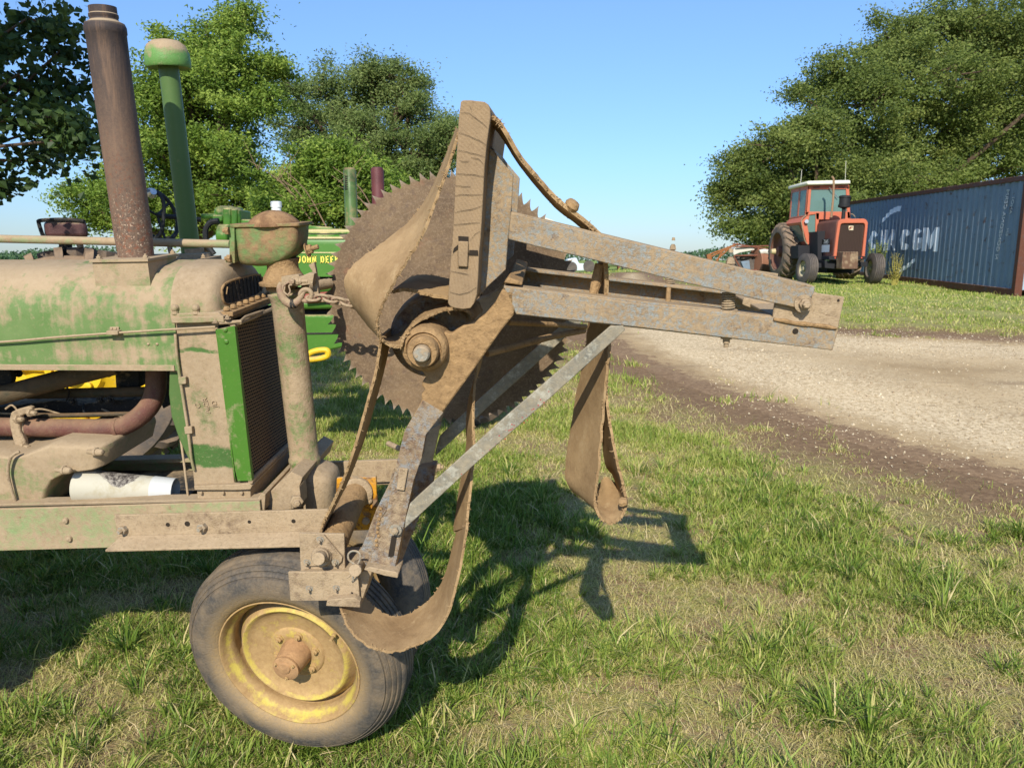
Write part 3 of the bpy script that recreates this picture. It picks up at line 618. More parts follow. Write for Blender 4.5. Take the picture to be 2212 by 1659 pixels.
build('rear_housing', MB().box(F, lR-.5, lR-.004, 1.99, 2.35, nL, nT), M['casting'], tr, bevel=.03)
rw = V((-2.42, 1.86, .64)); mb = MB(); mb.lathe(rw, V((0, 1, 0)), [(.40, .02), (.5, -.02), (.58, 0), (.63, .04), (.63, .22), (.5, .27), (.4, .22)], 48)
for k in range(22):
    a_ = 2*math.pi*k/22; q = rw+V((math.cos(a_)*.64, .13, math.sin(a_)*.64)); mb.tube([q+V((-.0, -.12, 0)), q+V((math.sin(a_)*.05, .12, -math.cos(a_)*.05))], .028, 6)
rwh = build('rear_wheel', mb, M['rubber_far'], tr); build('rear_disc', MB().lathe(rw, V((0, 1, 0)), [(.42, .02), (.38, .1), (.12, .08), (0, .08)], 36), M['rim'], rwh)
# wires, clamps and linkage around the engine
for k, pts in enumerate((((-100, 600, 2.16), (200, 610, 2.14), (420, 560, 2.14), (600, 600, 2.16), (690, 628, 2.15)), ((700, 290, 2.17), (730, 340, 2.17), (745, 400, 2.19), (720, 470, 2.2)), ((60, 560, 2.1), (130, 520, 2.1), (200, 590, 2.1)), ((900, 500, 2.2), (905, 590, 2.18), (930, 625, 2.15)), ((1500, 700, 2.2), (1300, 640, 2.2), (1100, 560, 2.22)))):
    build('engine_wire', MB().tube(smooth_path([P(16, *q) for q in pts], 5), .0028, 6), M['black' if k % 2 else 'dust'], tr)
for x, y in ((790, 480), (1090, 470), (1170, 170), (1190, 465), (200, 170)): build('engine_stud', MB().bolt(P(16, x, y, 2.2), -F.D, .009, .006), M['dark'], tr)
mb = MB(); mb.lathe(P(16, 20, 215, 2.14), -F.D, [(0, -.02), (.03, -.02), (.03, .0), (.02, .004), (0, .004)], 20); build('drain_cap', mb, M['dark'], tr)
mb = MB(); mb.lathe(P(16, 1270, 760, DM), F.L+F.N*.1, [(r*1.05, -.006), (r*1.09, -.003), (r*1.09, .003), (r*1.05, .006)], 24); build('pipe_weld', mb, M['pipe'], mp)
# head cover on the lower left
def hsec(d, pts): return [F.w(*(lambda a: (a[0], d, a[1]))(F.ln(16, x, y, 2.02))) for x, y in pts]
o_ = [(-500, 1040), (60, 1020), (170, 1040), (330, 1010), (620, 900), (1000, 920), (1150, 940), (1170, 1000), (1130, 1180), (800, 1220), (640, 1300), (560, 1420), (530, 1560), (480, 1640), (-500, 1680)]
def shr(k): cx, cy = 100, 1350; return [(cx+(x-cx)*k, cy+(y-cy)*k) for x, y in o_]
mb = MB(); mb.loft([hsec(2.0, shr(.90)), hsec(2.008, shr(.95)), hsec(2.03, shr(.99)), hsec(2.06, o_), hsec(2.30, o_)])
hc = build('cylinder_cover', mb, M['green_d'], tr, bevel=.004, smooth=60)
mb = MB(); mb.tube(smooth_path([P(16, 210, 1020, 1.995), P(16, 120, 1080, 1.985), P(16, 85, 1220, 1.985), P(16, 115, 1400, 1.985), P(16, 200, 1660, 1.99)], 5), .0045, 8)
build('cover_seam', mb, M['dust'], hc)
mb = MB()
for x, y in ((700, 1222), (1045, 1025)): mb.lathe(P(16, x, y, 1.975), F.L*1-F.D*.15, [(0, -.03), (.006, -.03), (.008, -.006), (.013, -.005), (.013, .001), (.0105, .002), (.0105, .012), (.007, .020), (0, .022)], 12)
build_each('cover_stud', mb, M['dust'], hc)
# front wheels
NW = V((-.208, -.953, -.221)).normalized(); WC = V((-.642, 2.05, .355))
def make_wheel(c, ax, up=None):
    w0 = MB(); pr = [(.214, -.012), (.222, .004), (.240, .012), (.262, .016), (.285, .012), (.296, .007), (.2975, .001), (.301, .001), (.3025, .003), (.3085, -.003), (.310, -.009), (.313, -.009), (.3145, -.008), (.320, -.015), (.3215, -.022), (.324, -.022), (.3255, -.021), (.330, -.030), (.3305, -.037), (.333, -.038), (.335, -.041)]
    ridge = []
    for k in range(4):
        o = -.046-.018*k; ridge += [(.338, o), (.338, o-.012), (.330, o-.0135), (.330, o-.0165)]
    pr += ridge; pr += [(.338, -.118), (.333, -.124), (.3285, -.130), (.314, -.150), (.302, -.163), (.285, -.172), (.262, -.176), (.24, -.172), (.214, -.148)]
    w0.lathe(c, ax, pr, 96)
    return w0
def wheel(c, ax, full=True):
    ty = build('front_wheel', make_wheel(c, ax), M['rubber'], tr, smooth=50)
    rp = [(.213, -.150), (.200, -.140), (.186, -.12), (.186, -.085), (.194, -.075), (.194, -.055), (.190, -.040), (.198, -.026), (.2065, -.016), (.2085, -.006), (.214, .001), (.2175, .000), (.2185, -.006), (.216, -.012)]
    ri = build('rim', MB().lathe(c, ax, rp, 72), M['rim'], ty, smooth=60)
    dp = [(.190, -.075), (.178, -.060), (.170, -.046), (.165, -.036), (.160, -.033), (.155, -.036), (.150, -.043), (.13, -.052), (.10, -.056), (.086, -.058), (.083, -.054), (.080, -.052), (.055, -.052), (.050, -.054), (.0, -.054)]
    build('wheel_disc', MB().lathe(c, ax, dp, 72), M['rim'], ty, smooth=50)
    a, e1, e2 = orth(ax)
    hb = MB(); hb.lathe(c, ax, [(0, -.06), (.047, -.06), (.046, -.045), (.043, -.02), (.040, .000), (.038, .008), (.0395, .010), (.0395, .016), (.034, .018), (.018, .020), (0, .020)], 32)
    hb.lathe(c+ax*.018-e2*.006, ax, [(0, 0), (.020, 0), (.017, .006), (0, .009)], 18)
    hub = build('hub', hb, dusty('hub_yellow', srgb(214, 184, 60), srgb(190, 160, 60), .74, 14, .1, .6, .35, dust=srgb(172, 134, 94), dust2=srgb(136, 104, 74)) if full else M['rim'], ty, smooth=45)
    if full:
        for k in range(3):
            a_ = math.radians(90+120*k); build('cap_bolt', MB().bolt(c+ax*.016+(e1*math.cos(a_)+e2*math.sin(a_))*.031, ax, .0055, .004, False), M['rim'], hub)
        for k in range(6):
            a_ = math.radians(15+60*k); p = c+ax*-.052+(e1*math.cos(a_)+e2*math.sin(a_))*.0655
            build('lug_bolt', MB().lathe(p, ax, [(0, 0), (.0125, 0), (.0125, .003), (.0095, .004), (.0095, .011), (.008, .012), (.0045, .012), (.0045, .017), (0, .017)], 6 if k % 2 else 14), M['rim'], ty)
        a_ = math.radians(215); p = c+ax*-.03+(-e1*.13*0+(e1*math.cos(a_)+e2*math.sin(a_))*.176); build('valve_stem', MB().lathe(p, ax, [(0, 0), (.007, 0), (.007, .008), (.005, .010), (.005, .026), (0, .027)], 12), M['rim'], ty)
    return ty
fw = wheel(WC, NW)
AXW = V((.05, .36, .03))
wheel(WC+AXW+V((.0, .115, -.02)), V((.2, .95, -.17)).normalized(), False)
mb = MB(); q0 = WC-NW*.1; q1 = WC+AXW+V((0, .05, 0)); mb.tube([q0, (q0+q1)/2+V((0, 0, .05)), q1], .034, 14)
qm = (q0+q1)/2+V((0, 0, .04)); mb.tube([qm, P(3, 745, 320, DC)], .05, 16)
build('axle_knuckle', mb, M['casting'], tr)
# white can lying on the frame
p0 = P(16, 845, 1392, 2.03); p1 = P(16, 1895, 1440, 2.05); ax = (p1-p0).normalized(); Lc = (p1-p0).length; rl = 203*.2*2.03/FPX; r2 = 140*.2*2.05/FPX
r_ = lambda f: rl+(r2-rl)*f
mcan = NT('scuffed_white_can'); x = mcan.n('SeparateXYZ'); mcan.t.links.new(mcan.coord(), x.inputs[0])
nn = mcan.noise(9, 7, .75); c_ = mcan.mix(mcan.rng(nn, .52, .75), srgb(176, 170, 152), srgb(152, 138, 104)); c_ = mcan.mix(mcan.math('MULTIPLY', mcan.rng(mcan.noise(55, 6, .8), .62, .70), .5), c_, srgb(150, 140, 118))
blk = mcan.rng(mcan.math('SUBTRACT', mcan.math('ADD', x.outputs[2], mcan.math('MULTIPLY', mcan.math('SUBTRACT', nn, .5), .045)), mcan.math('MULTIPLY', mcan.math('ABSOLUTE', mcan.math('SUBTRACT', x.outputs[0], .03)), .42)), .008, .011)
c_ = mcan.mix(blk, c_, mcan.mix(mcan.rng(mcan.noise(70, 5, .8), .45, .6), srgb(62, 56, 52), srgb(150, 142, 130))); M['can'] = mcan.done(c_, .65, mcan.bump(mcan.noise(120, 4), .15, .002))
can = thing('paint_can', 'dented white can with a black scorched patch lying on the tractor frame', 'can', (p0+p1)/2-V((0, 0, rl)))
build('can_body', MB().lathe(p0, ax, [(0, .01), (rl*.96, .01), (rl*.97, 0), (rl, .003), (rl, .01), (r_(.4), Lc*.4), (r_(.78), Lc*.78)], 48), M['can'], can, smooth=40)
build('can_collar', MB().lathe(p0+ax*Lc*.78, ax, [(r_(.78)*.99, -.002), (r_(.78)*1.03, 0), (r_(.82)*1.04, Lc*.03), (r_(1)*1.03, Lc*.22), (r_(1)*.97, Lc*.222), (r_(1)*.93, Lc*.1), (0, Lc*.1)], 48), plain('can_collar_white', srgb(188, 188, 184), .5, .12, 30), can, smooth=40)
# ================================================================== buzz saw rig in front of the tractor
saw = thing('buzz_saw', 'mud-caked buzz saw with big rusty toothed blade and steel table on the tractor front', 'saw', V((-.1, 2.0, .08)))
DN, DF, DB = 1.66, 2.15, 2.29
# blade
bc = P(0, 974, 654, DB); Rb = 277*(bc-CAM).dot(FW)/FPX; mb = MB(); NTEETH = 78; bl = []
lc, nc = F.ln(0, 974, 654, DB)
for k in range(NTEETH):
    a = -2*math.pi*k/NTEETH; st = 2*math.pi/NTEETH
    for f, rf in ((0, 1.0), (.14, .983), (.42, .957), (.66, .941), (.84, .936), (.94, .958)):
        j = random.uniform(-.003, .003); bl.append((lc+math.cos(a-st*f)*Rb*(rf+j*(rf < 1)), nc+math.sin(a-st*f)*Rb*(rf+j*(rf < 1))))
ctr = [F.w(lc, DB, nc), F.w(lc, DB+.004, nc)]; n = len(bl)
vs = [F.w(a, DB, b) for a, b in bl]+[F.w(a, DB+.004, b) for a, b in bl]+ctr
fs = [[(i+1) % n, i, 2*n] for i in range(n)]+[[n+i, n+(i+1) % n, 2*n+1] for i in range(n)]+[[i, (i+1) % n, n+(i+1) % n, n+i] for i in range(n)]
mb.add(vs, fs); blade = build('saw_blade', mb, M['blade'], saw, smooth=20)
# mandrel
sc = F.ln(14, 1235, 378, 1.60); tl, tn_ = sc
def S(d): return F.w(tl+(lc-tl)*(d-1.6)/(DB-1.6), d, tn_+(nc-tn_)*(d-1.6)/(DB-1.6))
axm = (S(2.3)-S(1.6)).normalized(); kpx = 1.6/FPX*.215
mb = MB(); mb.tube([S(1.60), S(2.33)], .017, 16); mb.lathe(S(DB), -axm, [(0, -.03), (.055, -.03), (.055, .03), (.03, .045), (0, .045)], 24)
build('mandrel_shaft', mb, M['dust'], saw)
mb = MB(); mb.lathe(S(1.58), axm, [(0, -.004), (70*kpx, -.004), (85*kpx, -.001), (88*kpx, .002), (88*kpx, .04)], 32); build('shaft_end', mb, M['bolt'], saw, smooth=40)
mb = MB(); mb.lathe(S(1.597), axm, [(0, .002), (90*kpx, .002), (100*kpx, -.002), (148*kpx, -.002), (160*kpx, .002), (163*kpx, .010), (163*kpx, .03), (175*kpx, .032), (190*kpx, .026), (225*kpx, .030), (242*kpx, .038), (250*kpx, .055), (250*kpx, .13), (0, .13)], 56)
bh = build('bearing_housing', mb, M['mud'], saw, smooth=50)
mb = MB(); mb.lathe(S(1.76), axm, [(.03, .0), (.085, 0), (.090, -.004), (.095, 0), (.097, .01), (.099, .075), (.097, .14), (.09, .145), (.085, .14), (.03, .14)], 56)
build('belt_pulley', mb, M['steelblue2'], saw, smooth=40)
mb = MB(); mb.zp(F, 14, [(1060, 165), (1095, 150), (1110, 190), (1080, 205)], 1.62, 1.64); build('grease_cup', mb, M['mud'], bh)
# side frames, near and far, same outline
ARM = [(5, 1085, 10), (5, 1040, 95), (5, 975, 170), (5, 900, 215), (5, 845, 232), (5, 800, 262), (5, 770, 285), (5, 735, 275), (5, 640, 300), (5, 560, 400), (5, 560, 480), (5, 600, 530), (5, 618, 556), (5, 592, 575), (5, 588, 606), (5, 610, 630), (5, 582, 664), (5, 592, 688), (5, 560, 745), (5, 512, 830), (5, 484, 880), (5, 470, 930), (5, 435, 1080), (5, 395, 1260), (5, 372, 1380), (3, 1112, 330), (3, 1085, 420), (3, 1060, 576), (3, 1200, 606), (3, 1222, 500), (3, 1248, 360), (3, 1280, 210), (3, 1305, 90), (5, 585, 1050), (5, 612, 905), (5, 640, 860), (5, 705, 785), (5, 850, 588), (5, 985, 398), (5, 1080, 262), (5, 1158, 165), (5, 1160, 20)]
LB = [(4, 1212, 1296), (6, 120, 766), (6, 700, 845), (6, 1200, 893), (6, 1510, 925), (6, 1924, 1000), (6, 1912, 1060), (6, 1890, 1138), (6, 1500, 1092), (6, 1000, 1032), (6, 600, 985), (6, 330, 957), (4, 1290, 1467)]
UB = [(4, 1257, 838), (4, 1500, 905), (6, 300, 375), (6, 900, 515), (6, 1400, 632), (6, 1778, 732), (6, 1768, 775), (6, 1700, 862), (6, 1640, 862), (6, 1500, 832), (6, 900, 695), (6, 300, 545), (6, 0, 475), (4, 1240, 1003)]
EP = [(6, 1518, 838), (6, 1660, 800), (6, 1780, 770), (6, 1966, 796), (6, 1945, 900), (6, 1924, 1000), (6, 1700, 975), (6, 1505, 932)]
BR = [(5, 1752, 238), (5, 1835, 236), (5, 1846, 262), (5, 1400, 665), (5, 900, 1105), (5, 480, 1490), (5, 487, 1430), (5, 514, 1335), (5, 560, 1290), (5, 1100, 800), (5, 1500, 455)]
def lp(pts, d): return [F.ln(p[0], p[1], p[2], d) for p in pts]
def flange(mb, a, b, d0, d1, th, up=1):
    mb.prism(F, [(a[0], a[1]-th*up), (b[0], b[1]-th*up), (b[0], b[1]+.0015*up), (a[0], a[1]+.0015*up)], min(d0, d1), max(d0, d1))
def table(near):
    sg = 1 if near else -1; d = DN if near else DF
    A = lp(ARM, DN); L_ = lp(LB, DN); U_ = lp(UB, 1.645); E_ = lp(EP, DN); B_ = lp(BR, 1.645)
    dd = lambda a, b: (d+a*sg, d+b*sg) if sg > 0 else (d+b*sg, d+a*sg)
    mb = MB(); mb.prism(F, A, *dd(0, .03)); o1 = build('bent_arm', mb, M['mud'] if near else M['dust'], saw, bevel=.004, smooth=50)
    # lower part of the arm shows paint: a cover plate with a slot
    mb = MB(); q = lp([(5, 595, 692), (5, 512, 832), (5, 482, 885), (5, 432, 1085), (5, 372, 1380), (3, 1110, 330), (3, 1085, 430), (3, 1064, 570), (3, 1195, 600), (3, 1246, 362), (3, 1300, 110), (5, 588, 1050), (5, 614, 905), (5, 722, 768)], DN-.003 if near else DN)
    mb.prism(F, q, *dd(-.004, -.0005)); build('arm_face', mb, M['steelblue2'], o1, bevel=.001)
    mb = MB(); s = lp([(3, 1228, 30), (3, 1274, 36), (3, 1255, 152), (3, 1212, 145)], DN); mb.prism(F, s, *dd(-.012, -.004)); s = lp([(3, 1236, 40), (3, 1240, 44)], DN)
    for x, y in ((1248, 48), (1232, 138)): mb.lathe(P(3, x, y, DN-.01) if near else F.w(*(lambda a: (a[0], d+.01, a[1]))(F.ln(3, x, y, DN))), -F.D*sg, [(0, 0), (.004, 0), (.003, .003), (0, .004)], 10)
    build('small_plate', mb, M['dust'], o1, bevel=.003)
    mb = MB(); s = lp([(3, 1184, 400), (3, 1212, 402), (3, 1196, 505), (3, 1182, 514), (3, 1166, 508)], DN); mb.prism(F, s, *dd(-.0065, -.004)); build('slot', mb, M['crack'], o1)
    mb = MB(); mb.prism(F, L_, *dd(0, .008))
    flange(mb, L_[0], L_[4], d+.008*sg, d+.055*sg, .007); flange(mb, (L_[12][0], L_[12][1]), L_[8], d+.008*sg, d+.05*sg, .007, -1)
    lb_ = build('lower_beam', mb, M['steelblue'], saw, bevel=.002)
    mb = MB(); p = F.ln(6, 1650, 1015, DN); mb.lathe(F.w(p[0], d-.0008*sg, p[1]), -F.D*sg, [(0, 0), (.0065, 0)], 16)
    p = F.ln(6, 1925, 818, DN); mb.lathe(F.w(p[0], d-.0008*sg, p[1]), -F.D*sg, [(0, 0), (.003, 0)], 10); build_each('drilled_hole', mb, M['crack'], lb_)
    mb = MB(); u = [(a, b-(0 if near else .018)) for a, b in U_]; mb.prism(F, u, d-.015 if near else d+.007, d-.007 if near else d+.015)
    a_, b_ = u[0], u[5]; flange(mb, u[0], u[5], (d-.007) if near else d+.007, d+.04*sg, .006)
    build('upper_beam', mb, M['steelblue'], saw, bevel=.002)
    mb = MB(); mb.prism(F, E_, *dd(.0, .007)); gp = build('gusset_plate', mb, M['dust'], saw, bevel=.002)
    # weld bead
    if near:
        mb = MB(); mb.tube([P(6, x, y+random.uniform(-6, 6), DN-.002) for x, y in ((1510, 936), (1580, 952), (1650, 962), (1700, 962), (1760, 975), (1840, 985), (1915, 998))], [.003, .005, .004, .0055, .004, .005, .003], 8); build('weld_bead', mb, M['mud'], gp)
        mb = MB(); p = P(6, 1700, 838, DN-.016); mb.lathe(p, -F.D, [(0, 0), (.019, 0), (.019, .003), (.015, .004), (.0, .004)], 24); mb.lathe(p-F.D*.004+F.L*.001, -F.D, [(0, 0), (.012, 0), (.012, .008), (.0085, .010), (.008, .018), (.006, .020), (0, .020)], 6)
        build('pivot_bolt', mb, M['dust'], gp)
    mb = MB(); mb.prism(F, B_, d-.013 if near else d+.005, d-.005 if near else d+.013)
    br = build('diagonal_brace', mb, M['galv'] if near else M['galv'], saw, bevel=.002)
    if near:
        mb = MB(); mb.mat(0)
        for k in range(26):
            f = random.gauss(.42, .14); x = 1180+(random.gauss(0, 110)); y = 840-(x-1180)*.885+random.uniform(-30, 30); r = random.choice([.0008, .001, .0013, .0016, .0032 if k == 0 else .001])
            mb.lathe(P(5, x, y, DN-.0135), -F.D, [(r, 0), (0, .0004)], 10)
        build_each('red_paint_spot', mb, plain('red_paint', srgb(168, 58, 58), .5, .2), br, smooth=0)
    mb = MB(); c = P(5, 428, 1490, 1.645) if near else F.w(*(lambda a: (a[0], DF+.014, a[1]))(F.ln(5, 428, 1490, 1.645)))
    mb.lathe(c, -F.D*sg, [(0, 0), (.0145, 0), (.0145, .003), (0, .003)], 22); mb.bolt(c-F.D*.003*sg, -F.D*sg, .0085, .003, False); build('brace_bolt', mb, M['bolt'], br)
table(True); table(False)
# top cross plate and tubes between the frames
mb = MB(); a = F.ln(4, 1212, 1292, DN); b = F.ln(4, 1385, 1308, DN); 
mb.prism(F, [(a[0]-.0, a[1]+.006), (b[0]-.02, b[1]+.006), (b[0]-.02, b[1]+.014), (a[0]+.01, a[1]+.018)], DN+.005, DF-.004)
mb.prism(F, [(a[0]-.012, a[1]-.03), (a[0]+.004, a[1]+.005), (a[0]+.012, a[1]+.0), (a[0]+.0, a[1]-.04)], DN+.032, DF-.035)
build('cross_plate', mb, M['mud'], saw, bevel=.003)
mb = MB(); mb.tube([P(5, 990, 405, 1.74), P(5, 1240, 340, 1.85), P(5, 1400, 298, 1.95), P(5, 1590, 262, 2.1)], .0085, 10); mb.tube([P(5, 1120, 212, 1.72), P(5, 1420, 228, 1.9), P(5, 1600, 240, 2.1)], .007, 10)
mb.tube([P(6, 400, 585, 1.72), P(6, 382, 680, 1.72), P(6, 352, 782, 1.71)], [.011, .013, .009], 10)
mb.tube([P(6, 840, 740, 1.98), P(6, 832, 842, 1.96)], .006, 8)
build('tie_bar', mb, M['mud'], saw)
mb = MB(); a = P(6, 1300, 850, 1.68); 
mb.prism(F, lp([(6, 1320, 800), (6, 1500, 835), (6, 1505, 900), (6, 1440, 895), (6, 1310, 845)], 1.9), 1.9, 1.906)
l6 = F.ln(6, 1700, 900, DN)[0]; n6 = F.ln(6, 1700, 900, DN)[1]; mb.box(F, l6-.05, l6+.05, DN+.0075, DF-.0075, n6-.02, n6-.012); mb.box(F, l6+.042, l6+.05, DN+.0075, DF-.0075, n6-.0118, n6+.035)
build('end_cross_bar', mb, M['dust'], saw, bevel=.002)
# spring bolts
for (x, ytop, d, xb, yb, r0) in ((1236, 540, DN+.022, 1218, 888, 38), (868, 458, DF-.022, 848, 722, 27)):
    t_ = P(6, x, ytop, d); b_ = P(6, xb, yb, d); ax = (t_-b_).normalized(); H = (t_-b_).length; k = r0*.33745*d/FPX
    mb = MB(); mb.tube([b_-ax*.08, t_], k*.42, 10); mb.lathe(t_-ax*H*.02, ax, [(k*.42, .012), (k*.3, .02), (0, .02)], 10)
    mb.lathe(t_-ax*.028, ax, [(0, 0), (k*.75, 0), (k*.75, .010), (k*.5, .012), (k*.8, .014), (k*.6, .025), (0, .026)], 6); mb.lathe(t_-ax*.036, ax, [(0, 0), (k*1.05, 0), (k*1.05, .006), (0, .006)], 18)
    mb.lathe(b_, ax, [(0, -.004), (k*1.6, -.004), (k*1.6, .004), (0, .004)], 20); mb.lathe(b_-ax*.058, ax, [(0, -.012), (k*.6, -.012), (k*.6, -.003), (k*1.0, -.002), (k*1.05, .004), (0, .004)], 12)
    sb = build('spring_bolt', mb, M['dust'], saw)
    pts = []; T = 7; hh = H*.32
    _, e1, e2 = orth(ax)
    for i in range(T*14+1): a_ = 2*math.pi*i/14; pts.append(b_+ax*(.006+hh*i/(T*14))+(e1*math.cos(a_)+e2*math.sin(a_))*k)
    build('coil_spring', MB().tube(pts, k*.17, 8), M['spring'], sb)
# back plate and timber
BP = [(4, 1128, 440), (4, 1150, 455), (4, 1182, 500), (4, 1273, 606), (4, 1258, 840), (4, 1240, 1000), (4, 1226, 1192), (4, 1110, 1300), (4, 1060, 1360), (4, 1060, 1100)]
mb = MB(); mb.prism(F, lp(BP, 1.70), 1.70, 1.708); mb.prism(F, lp(BP, 1.70), 2.10, 2.108)
mb.add([F.w(*(lambda q: (q[0], dd_, q[1]))(F.ln(4, x, y, 1.70))) for dd_ in (1.708, 2.10) for x, y in ((1130, 442), (1060, 1355))]+[F.w(*(lambda q: (q[0]+.006, dd_, q[1]))(F.ln(4, x, y, 1.70))) for dd_ in (1.708, 2.10) for x, y in ((1130, 442), (1060, 1355))], [[0, 1, 3, 2], [4, 6, 7, 5], [0, 2, 6, 4], [1, 5, 7, 3]])
build('back_plate', mb, M['steelblue'], saw, bevel=.002)
TB = [(948, 158), (960, 146), (1010, 146), (1095, 156), (1118, 172), (1130, 205), (1132, 250), (1108, 420), (1095, 560), (1088, 700), (1078, 880), (1070, 1000), (1062, 1080), (1055, 1250), (1048, 1345), (1030, 1400), (1008, 1430), (960, 1436), (905, 1428), (880, 1415), (868, 1395), (876, 1280), (885, 1150), (898, 985), (906, 850), (912, 700), (918, 560), (928, 400), (936, 250)]
mb = MB(); mb.zp(F, 4, TB, 1.61, 2.20)
tim = build('timber_post', mb, M['wood'], saw, bevel=.0018, smooth=50)
mb = MB()
def crack(pts, wd=2.0):
    up = [(x, y-wd*(.35+.65*math.sin(math.pi*i/(len(pts)-1)))) for i, (x, y) in enumerate(pts)]; dn = [(x, y+wd*.5) for x, y in pts[::-1]]
    mb.add([P(4, x, y, 1.6075) for x, y in up+dn], [list(range(len(up+dn)))])
for pts in (((948, 224), (1000, 226), (1040, 258), (1085, 290), (1112, 316)), ((932, 456), (990, 466), (1010, 474), (1040, 478), (1096, 496)), ((918, 600), (980, 604), (1030, 606), (1060, 614), (1092, 618)), ((935, 345), (1000, 368), (1070, 400), (1108, 422)), ((912, 736), (960, 728), (1010, 732), (1086, 728)), ((912, 838), (960, 828), (1020, 820), (1078, 798)), ((905, 915), (980, 908), (1066, 900)), ((1000, 180), (1012, 200), (1018, 222)), ((914, 672), (970, 680), (1010, 678)), ((1005, 1010), (1040, 970), (1066, 955)), ((885, 1200), (960, 1215), (1000, 1222)), ((880, 1330), (940, 1345), (1000, 1330), (1046, 1300)), ((893, 1110), (905, 1080), (930, 1062)), ((926, 1180), (960, 1182), (994, 1174)), ((994, 1035), (997, 1090), (993, 1170)), ((930, 1020), (930, 1090), (928, 1170)), ((1012, 500), (1060, 510), (1090, 540)), ((940, 520), (980, 528), (1000, 522))): crack(list(pts))
for q in (((932, 984), (996, 988), (996, 1018), (934, 1016)), ((1000, 1070), (1054, 1072), (1056, 1104), (998, 1102)), ((905, 1060), (933, 1035), (930, 1064), (898, 1088))): mb.add([P(4, x, y, 1.6078) for x, y in q], [[0, 1, 2, 3]])
build('crack_mark', mb, M['crack'], tim, smooth=0)
mb = MB(); mb.zp(F, 4, [(932, 1016), (994, 1018), (990, 1176), (930, 1172)], 1.602, 1.612); build('spline_block', mb, M['wood'], tim, bevel=.002)
# lower mount: cross tube, plates
mb = MB(); a = P(3, 868, 445, 1.73); b = P(3, 990, 172, 2.0); mb.tube([a, b], [.034, .034], 28); build('cross_tube', mb, M['mud'], saw, smooth=40)
mb = MB(); mb.zp(F, 3, [(885, 93), (990, 88), (1097, 85), (1100, 170), (1108, 240), (1065, 375), (955, 378), (905, 330), (878, 250)], 2.0, 2.012); yp = build('yellow_plate', mb, M['yplate'], saw, bevel=.002)
mb = MB()
for x, y in ((990, 105), (1060, 210), (1045, 322)): mb.lathe(P(3, x, y, 2.0), -F.D, [(0, 0), (.011, 0), (.010, .009), (.006, .012), (0, .012)], 14)
mb.lathe(P(3, 1000, 165, 2.0), -F.D, [(0, 0), (.043, 0), (.043, .01), (.036, .014), (0, .014)], 28); build_each('plate_rivet', mb, M['dust'], yp)
mb = MB(); mb.zp(F, 3, [(682, 391), (925, 396), (931, 604), (690, 606)], 1.70, 1.709); fp = build('flange_plate', mb, M['dust'], saw, bevel=.002)
mb = MB(); mb.zp(F, 3, [(775, 403), (815, 402), (916, 520), (912, 545), (890, 565), (712, 570), (702, 520)], 1.692, 1.70); c = P(3, 797, 530, 1.692); kz = .4*1.69/FPX
mb.lathe(P(3, 805, 515, 1.692), -F.D, [(0, 0), (64*kz, 0), (62*kz, .006), (50*kz, .012), (46*kz, .010), (40*kz, .010), (0, .010)], 30)
mb.tube([P(3, 812, 505, 1.69), P(3, 785, 530, 1.645)], 38*kz, 20); mb.lathe(P(3, 812, 505, 1.69), (P(3, 785, 530, 1.645)-P(3, 812, 505, 1.69)), [(44*kz, 0), (44*kz, .018), (38*kz, .02)], 24)
build('flange_bearing', mb, M['dust'], fp, bevel=.0015)
for x, y in ((795, 425), (725, 548), (878, 548)): build('flange_screw', MB().bolt(P(3, x, y, 1.692), -F.D+F.L*.1, .0062, .008), M['bolt'], fp)
mb = MB(); mb.zp(F, 3, [(622, 600), (1000, 597), (1012, 793), (827, 782), (842, 755), (634, 757)], 1.676, 1.684)
mb.zp(F, 3, [(1000, 597), (1078, 590), (1010, 793), (990, 790)], 1.69, 1.80); mb.zp(F, 3, [(700, 597), (1000, 597), (1000, 620), (700, 620)], 1.685, 1.82)
mb.zp(F, 3, [(832, 758), (842, 750), (980, 738), (1012, 760), (1012, 793), (827, 784)], 1.655, 1.6755)
lbk = build('lower_bracket', mb, M['dust'], saw, bevel=.002)
for x, y in ((737, 690), (883, 687)): build('bracket_screw', MB().bolt(P(3, x, y, 1.676), -F.D+F.L*.1, .0062, .009), M['bolt'], lbk)
mb = MB(); mb.lathe(P(3, 968, 713, 1.6755), -F.D, [(0, 0), (.0028, 0)], 10); build('pin_hole', mb, M['crack'], lbk)
mb = MB(); mb.zp(F, 3, [(1178, 105), (1230, 110), (1180, 230), (1070, 590), (1040, 605), (960, 590), (985, 545), (1040, 420), (1100, 260)], 1.71, 1.75)
mb.zp(F, 3, [(1185, 60), (1420, 20), (1400, 150), (1290, 400), (1215, 600), (1075, 600)], 1.80, 1.83)
build('pivot_leg', mb, M['steelblue2'], saw, bevel=.002)
mb = MB(); mb.zp(F, 3, [(1030, 588), (1062, 574), (1200, 600), (1218, 610), (1214, 634), (1140, 620)], 1.63, 1.70); build('foot_plate', mb, M['dust'], saw, bevel=.002)
mb = MB()
for x, y in ((1125, 260), (1120, 290), (1113, 315), (1112, 340), (1108, 362), (1106, 385), (1110, 405), (1102, 430), (1100, 455)): mb.lathe(P(3, x+random.uniform(-4, 4), y, 1.655), -F.D, [(.0045, -.004), (.004, .002), (0, .004)], 8)
build('weld_drops', mb, M['mud'], saw)
mb = MB(); mb.tube([P(3, 1010, 560, 1.72), P(3, 984, 592, 1.625)], .0148, 20); pin = build('pivot_pin', mb, M['dust'], saw, bevel=.0015)
